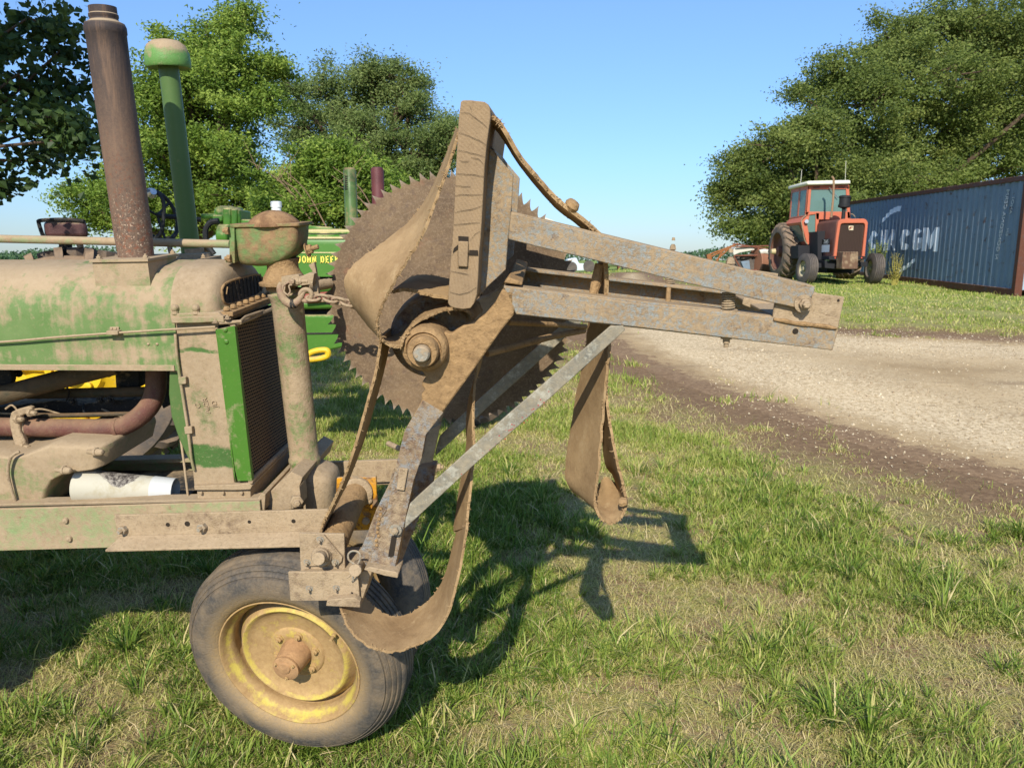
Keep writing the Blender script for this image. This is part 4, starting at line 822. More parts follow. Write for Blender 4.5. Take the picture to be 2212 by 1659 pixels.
mb = MB(); pts = [P(3, x, y, 1.64) for x, y in ((1000, 555), (1012, 530), (1010, 500), (990, 487), (965, 488), (948, 505), (950, 532), (968, 548), (985, 560), (975, 590), (955, 620), (938, 632))]; mb.tube(smooth_path(pts, 4), .0024, 8); mb.tube([P(3, 985, 560, 1.638), P(3, 972, 600, 1.636), P(3, 975, 648, 1.636)], .0022, 8)
build('pin_clip', mb, M['bolt'], pin)
# far-side mount seen under the far arm
mb = MB(); mb.zp(F, 14, [(1255, 1370), (1290, 1160), (1420, 1100), (1380, 1240), (1355, 1370), (1275, 1600), (1170, 1600)], 2.10, 2.13); mb.zp(F, 14, [(1180, 1590), (1270, 1470), (1385, 1480), (1330, 1659), (1170, 1640)], 2.14, 2.155)
mb.tube([P(14, 890, 1290, 2.0), P(14, 1010, 1345, 1.95)], .0075, 10); mb.bolt(P(14, 1375, 1530, 2.14), F.L, .012)
build_each('rear_mount', mb, M['dust'], saw, bevel=.002)
# ------------------------------------------------------------------ belt
def fray(rows_edges, nper=3, amp=.006):
    mb = MB()
    for pts, outw in rows_edges:
        pts = smooth_path(pts, 3)
        for i in range(len(pts)-1):
            for _ in range(nper):
                f = random.random(); p = pts[i].lerp(pts[i+1], f); d = V((random.gauss(0, 1), random.gauss(0, .6), random.gauss(0, 1)))*amp*.6+outw*amp*.3
                mb.tube([p, p+d*.5+V((0, 0, random.uniform(-.5, .5)*amp)), p+d], [.0014, .0011, .0004], 4)
    return mb
def ribbon(E1, E2, n=6, cols=9, th=.006, ragged=.0035, sag=0.0):
    a = smooth_path([P(*e) for e in E1], n); b = smooth_path([P(*e) for e in E2], n)
    m = max(len(a), len(b))
    def rs(q): return [q[min(int(i*(len(q)-1)/(m-1)), len(q)-2)].lerp(q[min(int(i*(len(q)-1)/(m-1)), len(q)-2)+1], i*(len(q)-1)/(m-1)-min(int(i*(len(q)-1)/(m-1)), len(q)-2)) for i in range(m)]
    a, b = rs(a), rs(b); rows = []
    for i in range(m):
        ja = random.uniform(-1, 1)*ragged; jb = random.uniform(-1, 1)*ragged; dirn = (b[i]-a[i]).normalized(); A = a[i]+dirn*ja; B = b[i]+dirn*jb
        rows.append([A.lerp(B, k/(cols-1)) for k in range(cols)])
    return MB().sheet(rows, th), a, b
belt = thing('drive_belt', 'wide frayed canvas drive belt draped loosely over the saw timber and hanging below', 'belt', P(0, 900, 1300, 1.7))
frs = []
def seg(E1, E2, **k):
    mb, a, b = ribbon(E1, E2, **k); o = build('belt_span', mb, M['belt'], belt, smooth=60); frs.append((a[::5], V((0, 0, 0)))); frs.append((b[::7], V((0, 0, 0)))); return o
# front sweep from the timber down and under
seg([(4, 945, 330, 1.62), (4, 925, 380, 1.62), (4, 880, 530, 1.62), (4, 815, 710, 1.61), (4, 715, 970, 1.60), (4, 620, 1130, 1.58), (4, 545, 1255, 1.57), (4, 470, 1400, 1.57), (4, 440, 1490, 1.58), (4, 438, 1560, 1.59), (4, 460, 1620, 1.60), (4, 510, 1655, 1.61), (5, 455, 362, 1.61), (5, 480, 300, 1.62), (5, 540, 225, 1.64), (5, 620, 180, 1.65), (5, 700, 145, 1.66), (5, 800, 130, 1.68), (5, 880, 150, 1.70), (5, 905, 200, 1.71)],
    [(4, 925, 320, 1.78), (4, 905, 375, 1.79), (4, 840, 540, 1.80), (4, 755, 730, 1.78), (4, 645, 885, 1.75), (4, 480, 1022, 1.72), (4, 300, 1155, 1.70), (4, 236, 1255, 1.70), (4, 262, 1370, 1.71), (4, 330, 1470, 1.73), (4, 415, 1570, 1.76), (4, 500, 1600, 1.78), (5, 440, 275, 1.79), (5, 520, 215, 1.80), (5, 600, 130, 1.81), (5, 700, 80, 1.82), (5, 780, 60, 1.83), (5, 860, 65, 1.84), (5, 930, 90, 1.85), (5, 960, 140, 1.86)], n=7)
# left hanging strap
seg([(5, 335, 300, 1.62), (5, 325, 400, 1.62), (5, 300, 540, 1.62), (5, 255, 700, 1.62), (5, 200, 900, 1.63), (5, 150, 1060, 1.65), (5, 90, 1220, 1.68), (5, 20, 1370, 1.70), (3, 815, 330, 1.72), (3, 790, 420, 1.74)],
    [(5, 395, 250, 1.76), (5, 380, 370, 1.76), (5, 352, 500, 1.76), (5, 310, 660, 1.76), (5, 250, 870, 1.77), (5, 190, 1040, 1.79), (5, 130, 1190, 1.81), (5, 60, 1330, 1.83), (3, 850, 300, 1.84), (3, 830, 380, 1.86)])
# right hanging strap and the big bottom loop
seg([(5, 930, 380, 1.80), (5, 925, 480, 1.79), (5, 912, 650, 1.76), (5, 905, 820, 1.74), (5, 912, 960, 1.73), (5, 905, 1090, 1.71), (5, 893, 1210, 1.70), (5, 878, 1350, 1.68), (5, 862, 1480, 1.66), (3, 1592, 330, 1.65), (3, 1570, 480, 1.64), (3, 1535, 650, 1.62), (3, 1485, 830, 1.61), (3, 1400, 945, 1.60), (3, 1290, 1005, 1.60), (3, 1160, 1030, 1.60), (3, 1060, 1000, 1.61), (3, 975, 930, 1.63), (3, 920, 840, 1.66), (3, 890, 740, 1.70)],
    [(5, 960, 350, 1.84), (5, 950, 470, 1.84), (5, 885, 680, 1.84), (5, 868, 840, 1.84), (5, 870, 960, 1.84), (5, 850, 1090, 1.84), (5, 830, 1210, 1.83), (5, 810, 1350, 1.82), (5, 790, 1500, 1.80), (3, 1548, 330, 1.79), (3, 1515, 470, 1.78), (3, 1465, 640, 1.77), (3, 1400, 740, 1.76), (3, 1330, 800, 1.75), (3, 1255, 838, 1.75), (3, 1180, 842, 1.75), (3, 1120, 815, 1.76), (3, 1060, 765, 1.78), (3, 1010, 700, 1.80), (3, 990, 640, 1.82)])
# strap over the timber top down to the right
seg([(4, 1138, 250, 1.63), (4, 1180, 275, 1.63), (4, 1240, 370, 1.63), (4, 1310, 490, 1.64), (4, 1400, 600, 1.64), (4, 1500, 715, 1.65), (4, 1580, 790, 1.65), (4, 1700, 880, 1.66), (4, 1790, 960, 1.67), (6, 420, 440, 1.68), (6, 440, 620, 1.69), (6, 440, 790, 1.70), (6, 420, 930, 1.70)],
    [(4, 1140, 300, 1.77), (4, 1175, 325, 1.77), (4, 1235, 410, 1.77), (4, 1300, 515, 1.77), (4, 1395, 640, 1.77), (4, 1490, 750, 1.77), (4, 1565, 825, 1.77), (4, 1660, 895, 1.78), (4, 1750, 975, 1.79), (6, 395, 450, 1.80), (6, 400, 620, 1.82), (6, 400, 790, 1.84), (6, 380, 930, 1.84)], th=.009)
# right-hand hanging loop
seg([(5, 1748, 230, 1.70), (5, 1742, 420, 1.70), (5, 1722, 620, 1.70), (5, 1702, 850, 1.70), (5, 1682, 1090, 1.69), (5, 1660, 1290, 1.68), (5, 1668, 1370, 1.67), (5, 1705, 1430, 1.66), (5, 1765, 1450, 1.66), (5, 1825, 1405, 1.66), (5, 1850, 1330, 1.67), (5, 1830, 1210, 1.68), (5, 1792, 1060, 1.69), (5, 1755, 860, 1.70), (5, 1728, 640, 1.72), (5, 1745, 430, 1.75), (5, 1750, 300, 1.78)],
    [(5, 1625, 200, 1.84), (5, 1600, 400, 1.85), (5, 1555, 620, 1.86), (5, 1518, 840, 1.86), (5, 1485, 1080, 1.85), (5, 1490, 1200, 1.83), (5, 1560, 1270, 1.82), (5, 1670, 1230, 1.82), (5, 1720, 1175, 1.82), (5, 1765, 1200, 1.82), (5, 1790, 1210, 1.82), (5, 1770, 1150, 1.82), (5, 1725, 1080, 1.83), (5, 1706, 880, 1.84), (5, 1704, 650, 1.85), (5, 1730, 440, 1.86), (5, 1740, 300, 1.87)], n=7)
# flap across the pulley
seg([(4, 525, 1330, 1.66), (4, 600, 1315, 1.66), (4, 690, 1330, 1.66), (4, 780, 1352, 1.66), (4, 880, 1365, 1.66)], [(4, 640, 1245, 1.86), (4, 700, 1232, 1.86), (4, 780, 1236, 1.86), (4, 840, 1250, 1.86), (4, 900, 1262, 1.86)], th=.008)
build('frayed_edge', fray(frs, 5), M['belt'], belt, smooth=0)
mb = MB(); mb.lathe(P(4, 1635, 795, 1.66), V((.5, -.4, .7)), [(0, -.01), (.014, -.008), (.017, 0), (.013, .009), (0, .013)], 10); mb.lathe(P(5, 1830, 1320, 1.66), V((1, -.3, .2)), [(0, -.01), (.01, -.008), (.012, 0), (.008, .01), (0, .012)], 8)
build_each('belt_knot', mb, M['mud'], belt)
# ------------------------------------------------------------------ chain
ch = thing('chain', 'short rusty steel chain with a grab hook, strung from the steering column to the saw', 'chain', P(8, 1300, 1320, 2.03))
dh = 2.065
mb = MB(); hp = [P(8, x, y, dh) for x, y in ((868, 1120), (848, 1180), (870, 1270), (925, 1350), (1000, 1385), (1065, 1355), (1115, 1290), (1150, 1225), (1185, 1215))]
hp = smooth_path(hp, 5); n = len(hp); mb.tube(hp, [.006+.0065*math.sin(math.pi*min(1, i/n*1.25)) for i in range(n)], 12)
mb.tube([P(8, 1170+65*math.cos(a)*1.1, 1275+72*math.sin(a), dh+.002*math.sin(a)) for a in [2*math.pi*i/20 for i in range(21)]], .0062, 10)
build('grab_hook', mb, M['chain'], ch)
mb = MB(); i0 = 22
for k in (int(n*.5), int(n*.545)): mb.tube([hp[k-1], hp[k+1]], .0128, 12)
build('hook_band', mb, M['dark'], ch)
cp = smooth_path([P(8, 1260, 1310, dh), P(8, 1400, 1312, dh), P(8, 1560, 1345, dh+.005), P(8, 1680, 1372, dh+.01), P(8, 1790, 1400, dh+.015), P(4, 430, 1412, 2.09)], 10)
tot = 0; cum = [0]
for i in range(1, len(cp)): tot += (cp[i]-cp[i-1]).length; cum.append(tot)
step = .0235; k = 0; s_ = 0.0
while s_ < tot:
    i = max(j for j in range(len(cum)) if cum[j] <= s_); i = min(i, len(cp)-2); c = cp[i].lerp(cp[i+1], (s_-cum[i])/(cum[i+1]-cum[i])); t = (cp[i+1]-cp[i]).normalized()
    a_, e1, e2 = orth(t); th = math.radians(40+90*(k % 2)); e = e1*math.cos(th)+e2*math.sin(th)
    q = []
    for j in range(21):
        a = 2*math.pi*j/20; q.append(c+t*(.0185*math.copysign(abs(math.cos(a))**.8, math.cos(a)))+e*.0105*math.sin(a))
    build('link', MB().tube(q, .0042, 8, caps=False), M['chain'], ch); s_ += step; k += 1
# ================================================================== terrain, road, sky-line
def sstep(a, b, x): t = np.clip((x-a)/(b-a), 0, 1); return t*t*(3-2*t)
def gz(x, y):
    x = np.asarray(x, float); y = np.asarray(y, float)
    z = .72*np.clip((y-2.0)/14.5, 0, 1)-.05*np.exp(-((y-2.0)/2.0)**2)*.15
    z = z+.30*sstep(17, 30, y)*sstep(2, 9, x)*(1-sstep(60, 120, y))
    z = z+.012*np.sin(x*2.1+.7)*np.sin(y*1.7)*sstep(2, 4, y)+.02*np.sin(x*.6+1)*np.sin(y*.5+2)*sstep(3, 7, y)
    return z+.008
def G(u, v):
    r = ray(u, v); t = 1.0
    for _ in range(4000):
        p = CAM+r*t
        if p.z <= float(gz(p.x, p.y)): return (p.x, p.y)
        t *= 1.004
    return (p.x, p.y)
near = [(2900, 1260), (2212, 1050), (2000, 1000), (1800, 940), (1650, 888), (1500, 838), (1400, 795), (1330, 765), (1275, 720), (1262, 670), (1290, 632), (1322, 606), (1340, 590)]
far = [(1395, 590), (1412, 601), (1440, 622), (1500, 662), (1620, 700), (1750, 712), (1870, 722), (2050, 727), (2212, 735), (2900, 760)]
RP = np.array([G(*q) for q in near+far])
def seg_dist(x, y):
    best = np.full(x.shape, 1e9); ins = np.zeros(x.shape, bool); n = len(RP)
    for i in range(n):
        a, b = RP[i], RP[(i+1) % n]; d = b-a; L2 = (d**2).sum()+1e-9
        t = np.clip(((x-a[0])*d[0]+(y-a[1])*d[1])/L2, 0, 1); q = np.hypot(x-a[0]-t*d[0], y-a[1]-t*d[1]); best = np.minimum(best, q)
        c = ((a[1] > y) != (b[1] > y)) & (x < (b[0]-a[0])*(y-a[1])/(b[1]-a[1]+1e-12)+a[0]); ins ^= c
    return np.where(ins, -best, best)-.22
PH = rng.uniform(0, 6.28, (6, 12, 3))
def fnoise(x, y, s, k):
    out = 0; amp = 1; tot = 0
    for o in range(4):
        for j in range(3):
            a = PH[k, o*3+j]; th = a[0]; out = out+amp*np.sin((x*math.cos(th)+y*math.sin(th))*s*6.28*(1+.3*j)+a[1]+1.3*np.sin((x*math.sin(th)-y*math.cos(th))*s*4.1+a[2])); tot += amp
        amp *= .6; s *= 2.1
    return out/tot*1.6+.5
def fast_mesh(name, verts, faces_idx, loop_tot, mats, attrs=None, smooth=False):
    me = bpy.data.meshes.new(name); me.vertices.add(len(verts)); me.vertices.foreach_set('co', np.ascontiguousarray(verts, np.float32).ravel())
    me.loops.add(len(faces_idx)); me.loops.foreach_set('vertex_index', np.ascontiguousarray(faces_idx, np.int32))
    st = np.concatenate([[0], np.cumsum(loop_tot)[:-1]]); me.polygons.add(len(loop_tot)); me.polygons.foreach_set('loop_start', st.astype(np.int32))
    me.polygons.foreach_set('loop_total', np.asarray(loop_tot, np.int32)); me.update(calc_edges=True); me.validate() if False else None
    for k, a in (attrs or {}).items():
        at = me.attributes.new(k, 'FLOAT', 'POINT'); at.data.foreach_set('value', np.ascontiguousarray(a, np.float32))
    for m in mats: me.materials.append(m)
    me.polygons.foreach_set('use_smooth', [smooth]*len(loop_tot))
    o = bpy.data.objects.new(name, me); scene.collection.objects.link(o); return o
def grid_axis(lo, hi, c, fine, grow):
    a = [c]; s = fine
    while a[-1] < hi:
        a.append(a[-1]+s); s = fine if abs(a[-1]-c) < 7 else s*grow
    b = [c]; s = fine
    while b[-1] > lo:
        b.append(b[-1]-s); s = fine if abs(b[-1]-c) < 7 else s*grow
    return np.array(sorted(set(b+a)))
gx = grid_axis(-2500, 2500, 0, .14, 1.05); gy = grid_axis(-40, 3500, 6, .14, 1.05)
def grid_obj(name, gx, gy, mat, dz=0, mask=None):
    X, Y = np.meshgrid(gx, gy, indexing='ij'); rd = seg_dist(X, Y); Z = gz(X, Y)+(0 if mask is None else np.where(rd < -.25, dz, dz-.03*sstep(-.25, .05, rd))); nx, ny = X.shape
    ids = np.arange(nx*ny).reshape(nx, ny); f = np.stack([ids[:-1, :-1], ids[1:, :-1], ids[1:, 1:], ids[:-1, 1:]], -1).reshape(-1, 4)
    vs = np.stack([X, Y, Z], -1).reshape(-1, 3); r_ = rd.ravel()
    if mask is not None:
        f = f[(r_[f] < mask).any(1)]; u, inv = np.unique(f, return_inverse=True); vs = vs[u]; r_ = r_[u]; f = inv.reshape(-1, 4)
    return fast_mesh(name, vs, f.ravel(), np.full(len(f), 4), [mat], {'rd': r_}, True)
def attr(t, n):
    a = t.n('Attribute'); a.attribute_name = n; return a.outputs['Fac']
def m_ground():
    t = NT('lawn_soil'); rd = attr(t, 'rd'); co = t.coord()
    big = t.noise(.55, 5, .65); mid = t.noise(4.5, 6, .72); fin = t.noise(55, 5, .75)
    soil = t.mix(t.rng(fin, .35, .65), srgb(122, 100, 74), srgb(182, 156, 120)); soil = t.mix(t.rng(mid, .5, .7), soil, srgb(130, 108, 78))
    straw = t.mix(t.rng(t.noise(140, 3, .8), .4, .6), srgb(108, 108, 54), srgb(182, 170, 108))
    c = t.mix(t.rng(mid, .44, .58), straw, soil)
    y = t.n('SeparateXYZ'); t.t.links.new(co, y.inputs[0])
    farf = t.rng(y.outputs[1], 9, 18); grn = t.mix(t.rng(t.noise(1.3, 6, .75), .4, .62), srgb(98, 126, 52), srgb(150, 158, 88)); grn = t.mix(t.math('MULTIPLY', t.rng(t.noise(9, 5, .8), .55, .62), .55), grn, srgb(176, 158, 112))
    c = t.mix(farf, c, grn)
    e = t.math('ADD', rd, t.math('MULTIPLY', t.math('SUBTRACT', t.noise(1.6, 8, .78), .5), 2.2)); edge = t.rng(e, .95, .15)
    dk = t.mix(t.rng(t.noise(22, 5, .75), .35, .65), srgb(112, 88, 66), srgb(146, 120, 90)); c = t.mix(edge, c, dk)
    nr = t.bump(t.noise(70, 6, .75), .7, .02)
    return t.done(c, .95, nr, spec=.1)
M['ground'] = m_ground()
def m_road():
    t = NT('gravel_road'); rd = attr(t, 'rd')
    e = t.math('ADD', rd, t.math('MULTIPLY', t.math('SUBTRACT', t.noise(1.4, 8, .85), .5), 3.0))
    e = t.math('MAXIMUM', e, t.math('ADD', t.math('ADD', rd, .42), t.math('MULTIPLY', t.math('SUBTRACT', t.noise(6, 7, .85), .5), 1.3)))
    st = t.noise(26, 4, .85); st2 = t.voro(38)
    base = t.mix(t.rng(t.noise(1.1, 5, .65), .35, .62), srgb(158, 134, 98), srgb(182, 156, 116))
    peb = t.math('MULTIPLY', t.rng(st, .54, .60), t.rng(st2, .5, .2)); c = t.mix(t.math('MULTIPLY', peb, .4), base, srgb(216, 198, 164))
    c = t.mix(t.math('MULTIPLY', t.rng(t.noise(60, 4, .8), .5, .36), .45), c, srgb(126, 104, 80))
    band = t.math('MULTIPLY', t.rng(e, -.25, -.6), t.rng(e, -2.6, -1.2)); c = t.mix(t.math('MULTIPLY', band, t.math('MULTIPLY', t.rng(st, .40, .56), .9)), c, srgb(220, 198, 160))
    dk = t.mix(t.rng(t.noise(22, 5, .75), .35, .65), srgb(112, 88, 66), srgb(150, 124, 94)); c = t.mix(t.rng(e, -.16, -.02), c, dk)
    c = t.mix(t.math('MULTIPLY', t.rng(t.noise(.9, 6, .75, t.coord('Object', (.5, 2.2, 1))), .56, .64), .6), c, srgb(138, 116, 88))
    return t.done(c, .95, t.bump(st, .6, .015), spec=.15)
M['road'] = m_road()
ground = grid_obj('ground', gx, gy, M['ground']); ground['kind'] = 'structure'
rx = np.concatenate([np.arange(-2, 16, .12), np.arange(16, 60, .8)]); ry = np.concatenate([np.arange(1.5, 20, .12), np.arange(20, 110, .8)])
road = grid_obj('gravel_road', rx, ry, M['road'], .006, .12); road['kind'] = 'structure'
# ---------------- grass
def m_blade(name, cols, transl=.35):
    t = NT(name); a = attr(t, 'tint'); cr = t.n('ValToRGB'); t.t.links.new(a, cr.inputs[0]); el = cr.color_ramp.elements
    while len(el) < len(cols): el.new(.5)
    for i, (p, c) in enumerate(cols): el[i].position = p; el[i].color = (*c, 1)
    t.put(t.b.inputs['Base Color'], cr.outputs[0]); t.b.inputs['Roughness'].default_value = .55; t.b.inputs['Specular IOR Level'].default_value = .3
    tr_ = t.n('BsdfTranslucent'); t.t.links.new(cr.outputs[0], tr_.inputs[0]); mx = t.n('MixShader'); mx.inputs[0].default_value = transl
    t.t.links.new(t.b.outputs[0], mx.inputs[1]); t.t.links.new(tr_.outputs[0], mx.inputs[2]); t.t.links.new(mx.outputs[0], t.out.inputs[0]); return t.m
M['grass'] = m_blade('grass_blades', [(0, srgb(72, 98, 32)), (.35, srgb(118, 142, 52)), (.6, srgb(162, 172, 80)), (.78, srgb(196, 184, 114)), (1, srgb(216, 196, 150))])
def blades(x, y, h, wd, lean, tint, az=None):
    n = len(x); z = gz(x, y); az = rng.uniform(0, 6.283, n) if az is None else az
    dx, dy = np.cos(az), np.sin(az); px, py = -dy, dx; tw = rng.uniform(-.9, .9, n); wx = px*np.cos(tw)+dx*np.sin(tw); wy = py*np.cos(tw)+dy*np.sin(tw)
    out = []; 
    for f, wf in ((0, .8), (.45, 1.0), (.8, .7)):
        hx = lean*h*f**1.8; zz = z-.003+h*f*np.sqrt(np.clip(1-(lean*.75*f)**2, .05, 1)); cx, cy = x+dx*hx, y+dy*hx
        out += [np.stack([cx-wx*wd*wf/2, cy-wy*wd*wf/2, zz], -1), np.stack([cx+wx*wd*wf/2, cy+wy*wd*wf/2, zz], -1)]
    hx = lean*h; zz = z+h*np.sqrt(np.clip(1-(lean*.75)**2, .05, 1)); out.append(np.stack([x+dx*hx, y+dy*hx, zz], -1))
    vs = np.stack(out, 1).reshape(-1, 3); b = np.arange(n)[:, None]*7
    f4 = np.concatenate([b+[[0, 1, 3, 2]], b+[[2, 3, 5, 4]]], 1).reshape(n, 8); f3 = b+[[4, 5, 6]]
    li = np.concatenate([f4, f3], 1).ravel(); lt = np.tile([4, 4, 3], n); return vs, li, lt, np.repeat(tint, 7)
def scatter(n, y0, y1, side=.8):
    y = np.sqrt(rng.uniform(y0**2, y1**2, n)); x = rng.uniform(-1, 1, n)*(side*y+.7); return x, y
parts = []
def patch(x, y): return fnoise(x, y, .42, 0)*.6+fnoise(x, y, 1.1, 1)*.4
def zone(n, y0, y1, h0, wd, k=1.0):
    x, y = scatter(n, y0, y1); rd = seg_dist(x, y)+1.3*(fnoise(x, y, .7, 2)-.5)+rng.normal(0, .12, len(x)); pt = patch(x, y)
    lush = sstep(.7, -.1, x)*sstep(6, 4, y)                 # lusher left part of the lawn
    keep = rng.uniform(0, 1, n) < np.clip((pt-.34)*3.2+.22+.35*lush+.3*sstep(3.5, 6, y), .12, 1)*sstep(.15, .95, rd)
    x, y, pt, rd, lush = x[keep], y[keep], pt[keep], rd[keep], lush[keep]; m = len(x)
    dry = np.clip(.80-(pt-.45)*1.8-.46*lush+.16*sstep(.6, 2.5, x), .08, .97); st = rng.uniform(0, 1, m) < dry*.75
    tint = np.where(st, rng.uniform(.66, 1, m), np.clip(rng.normal(.50-.16*lush+.14*dry, .14, m), 0, .72))
    h = h0*rng.lognormal(0, .42, m)*(.5+1.0*np.clip(pt, 0, 1))*np.where(st, .75, 1)
    return blades(x, y, h, wd*rng.uniform(.6, 1.3, m), np.where(st, rng.uniform(.5, 1.15, m), rng.uniform(.1, .95, m)), tint)
parts.append(zone(150000, 1.15, 3.4, .028, .0032)); parts.append(zone(260000, 3.4, 6.5, .030, .0046)); parts.append(zone(220000, 6.5, 12, .036, .008))
def thatch(n, y0, y1, L, wd):
    x, y = scatter(n, y0, y1); rd = seg_dist(x, y)+rng.normal(0, .2, len(x)); k = rng.uniform(0, 1, n) < sstep(.2, .6, rd); x, y = x[k], y[k]; m = len(x)
    return blades(x, y, L*rng.lognormal(0, .4, m), wd*rng.uniform(.6, 1.2, m), rng.uniform(1.05, 1.3, m), np.clip(rng.normal(.82, .13, m), 0, 1))
parts.append(thatch(110000, 1.15, 3.6, .03, .0024)); parts.append(thatch(90000, 3.6, 8, .035, .004)); parts.append(zone(150000, 12, 22, .036, .014)); parts.append(zone(50000, 22, 45, .05, .035))
# splayed clumps of coarse blades, thick in the near lawn
def clumps(n, y0, y1, nb, L, wd, pmin, lo, hi, spread):
    tx, ty = scatter(n, y0, y1); sh = sstep(.7, -.1, tx)*sstep(6, 4, ty); pt = patch(tx, ty)+.22*rng.uniform(-1, 1, len(tx))+.2*sh; rd = seg_dist(tx, ty); k = (pt > pmin) & (rd > .5); tx, ty, sh = tx[k], ty[k], sh[k]
    bx = np.repeat(tx, nb); by = np.repeat(ty, nb); m = len(bx); az = rng.uniform(0, 6.283, m); r0 = np.abs(rng.normal(0, spread, m)); sz = np.repeat(rng.lognormal(0, .3, len(tx)), nb)
    h = L*sz*rng.lognormal(0, .35, m); tn = np.repeat(rng.uniform(lo, hi, len(tx))-.1*sh, nb)+rng.normal(0, .11, m); tn = np.where(rng.uniform(0, 1, m) < .14, rng.uniform(.66, .95, m), np.clip(tn, 0, .66))
    bias = np.repeat(rng.uniform(0, 6.283, len(tx)), nb); az = np.where(rng.uniform(0, 1, m) < .35, bias+rng.normal(0, .5, m), az)
    return blades(bx+np.cos(az)*r0, by+np.sin(az)*r0, h, wd*rng.uniform(.6, 1.35, m), rng.uniform(.35, 1.25, m), tn, az+rng.normal(0, .35, m))
parts.append(clumps(5600, 1.15, 4.6, 30, .037, .0048, .40, .26, .62, .022)); parts.append(clumps(2600, 4.6, 9, 22, .030, .007, .52, .40, .68, .035)); parts.append(clumps(420, 1.2, 5, 60, .062, .0056, .55, .18, .46, .035))
def merge(parts):
    vs = []; li = []; lt = []; tt = []; off = 0
    for v, l, q, t in parts: vs.append(v); li.append(l+off); lt.append(q); tt.append(t); off += len(v)
    return np.concatenate(vs), np.concatenate(li), np.concatenate(lt), np.concatenate(tt)
v_, l_, t_, a_ = merge(parts); gr = fast_mesh('grass', v_, l_, t_, [M['grass']], {'tint': a_}, True)
tag(gr, 'patchy green and straw-coloured lawn grass covering the yard', 'grass', kind='stuff')
# gravel stones
n = 26000; y = np.sqrt(rng.uniform(3.5**2, 15**2, n)); x = rng.uniform(.3, 1, n)*(.8*y+.5); rd = seg_dist(x, y); k = (rd < -.1+.5*rng.uniform(-1, 1, n)) & (rng.uniform(0, 1, n) < np.where(rd > -2.2, .9, .3)); x, y = x[k], y[k]; n = len(x)
s = rng.uniform(.003, .009, n)*(1+y*.03)*rng.lognormal(0, .3, n); base = np.array([[1, 0, 0], [-.5, .85, 0], [-.5, -.85, 0], [0, 0, .8], [0, 0, -.3]]); R_ = rng.normal(0, 1, (n, 5, 3))*.18
vs = (base[None]+R_)*s[:, None, None]+np.stack([x, y, gz(x, y)+.006], -1)[:, None]; b = np.arange(n)[:, None]*5; fi = (b+np.array([[0, 1, 3, 1, 2, 3, 2, 0, 3]])).ravel()
M['stone'] = m_blade('pale_gravel', [(0, srgb(146, 124, 94)), (.5, srgb(180, 160, 126)), (1, srgb(212, 196, 164))], 0.0)
st_ = fast_mesh('gravel', vs.reshape(-1, 3), fi, np.full(n*3, 3), [M['stone']], {'tint': np.repeat(rng.uniform(0, 1, n), 5)}); tag(st_, 'loose pale gravel stones scattered over the dirt road', 'gravel', kind='stuff')
# ---------------- trees
def leaf_mat(name, a, b, c, transl=.4): return m_blade(name, [(0, a), (.5, b), (1, c)], transl)
M['leaf_l'] = leaf_mat('leaves_bright', srgb(62, 88, 28), srgb(116, 142, 52), srgb(168, 184, 84))
M['leaf_m'] = leaf_mat('leaves_grey_green', srgb(68, 88, 42), srgb(114, 132, 70), srgb(154, 166, 100))
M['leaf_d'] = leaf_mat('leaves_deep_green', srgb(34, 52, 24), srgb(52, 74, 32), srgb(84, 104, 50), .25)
M['leaf_r'] = leaf_mat('leaves_olive', srgb(72, 88, 38), srgb(112, 126, 58), srgb(150, 158, 84))
M['leaf_f'] = leaf_mat('leaves_far', srgb(52, 80, 52), srgb(70, 98, 64), srgb(90, 114, 74), .2)
M['bark'] = plain('bark', srgb(96, 78, 62), .9, .4, 20); M['twig'] = plain('dry_twig', srgb(150, 124, 98), .9, .3, 20)
def leaves(cen, size, mat, name, parent=None, asp=.5, tint=None, curl=.25, droop=0):
    n = len(cen); a = rng.normal(0, 1, (n, 3)); a[:, 2] = a[:, 2]*.7-droop; a /= np.linalg.norm(a, axis=1)[:, None]
    r = rng.normal(0, 1, (n, 3)); r[:, 2] *= .4; b = np.cross(a, r); b /= np.linalg.norm(b, axis=1)[:, None]+1e-9; c = np.cross(a, b); s = (size*rng.uniform(.6, 1.3, n))[:, None]
    v = np.stack([cen-a*s*.5, cen-a*s*.12-b*s*asp*.5+c*s*curl*.5, cen+a*s*.5, cen-a*s*.12+b*s*asp*.5+c*s*curl*.5], 1).reshape(-1, 3)
    t = np.clip(rng.normal(.5, .22, n) if tint is None else tint+rng.normal(0, .15, n), 0, 1)
    o = np.array(wloc(parent)) if parent else 0
    ob = fast_mesh(name, v-o, np.arange(n*4), np.full(n, 4), [mat], {'tint': np.repeat(t, 4)}); 
    if parent: ob.parent = parent
    return ob
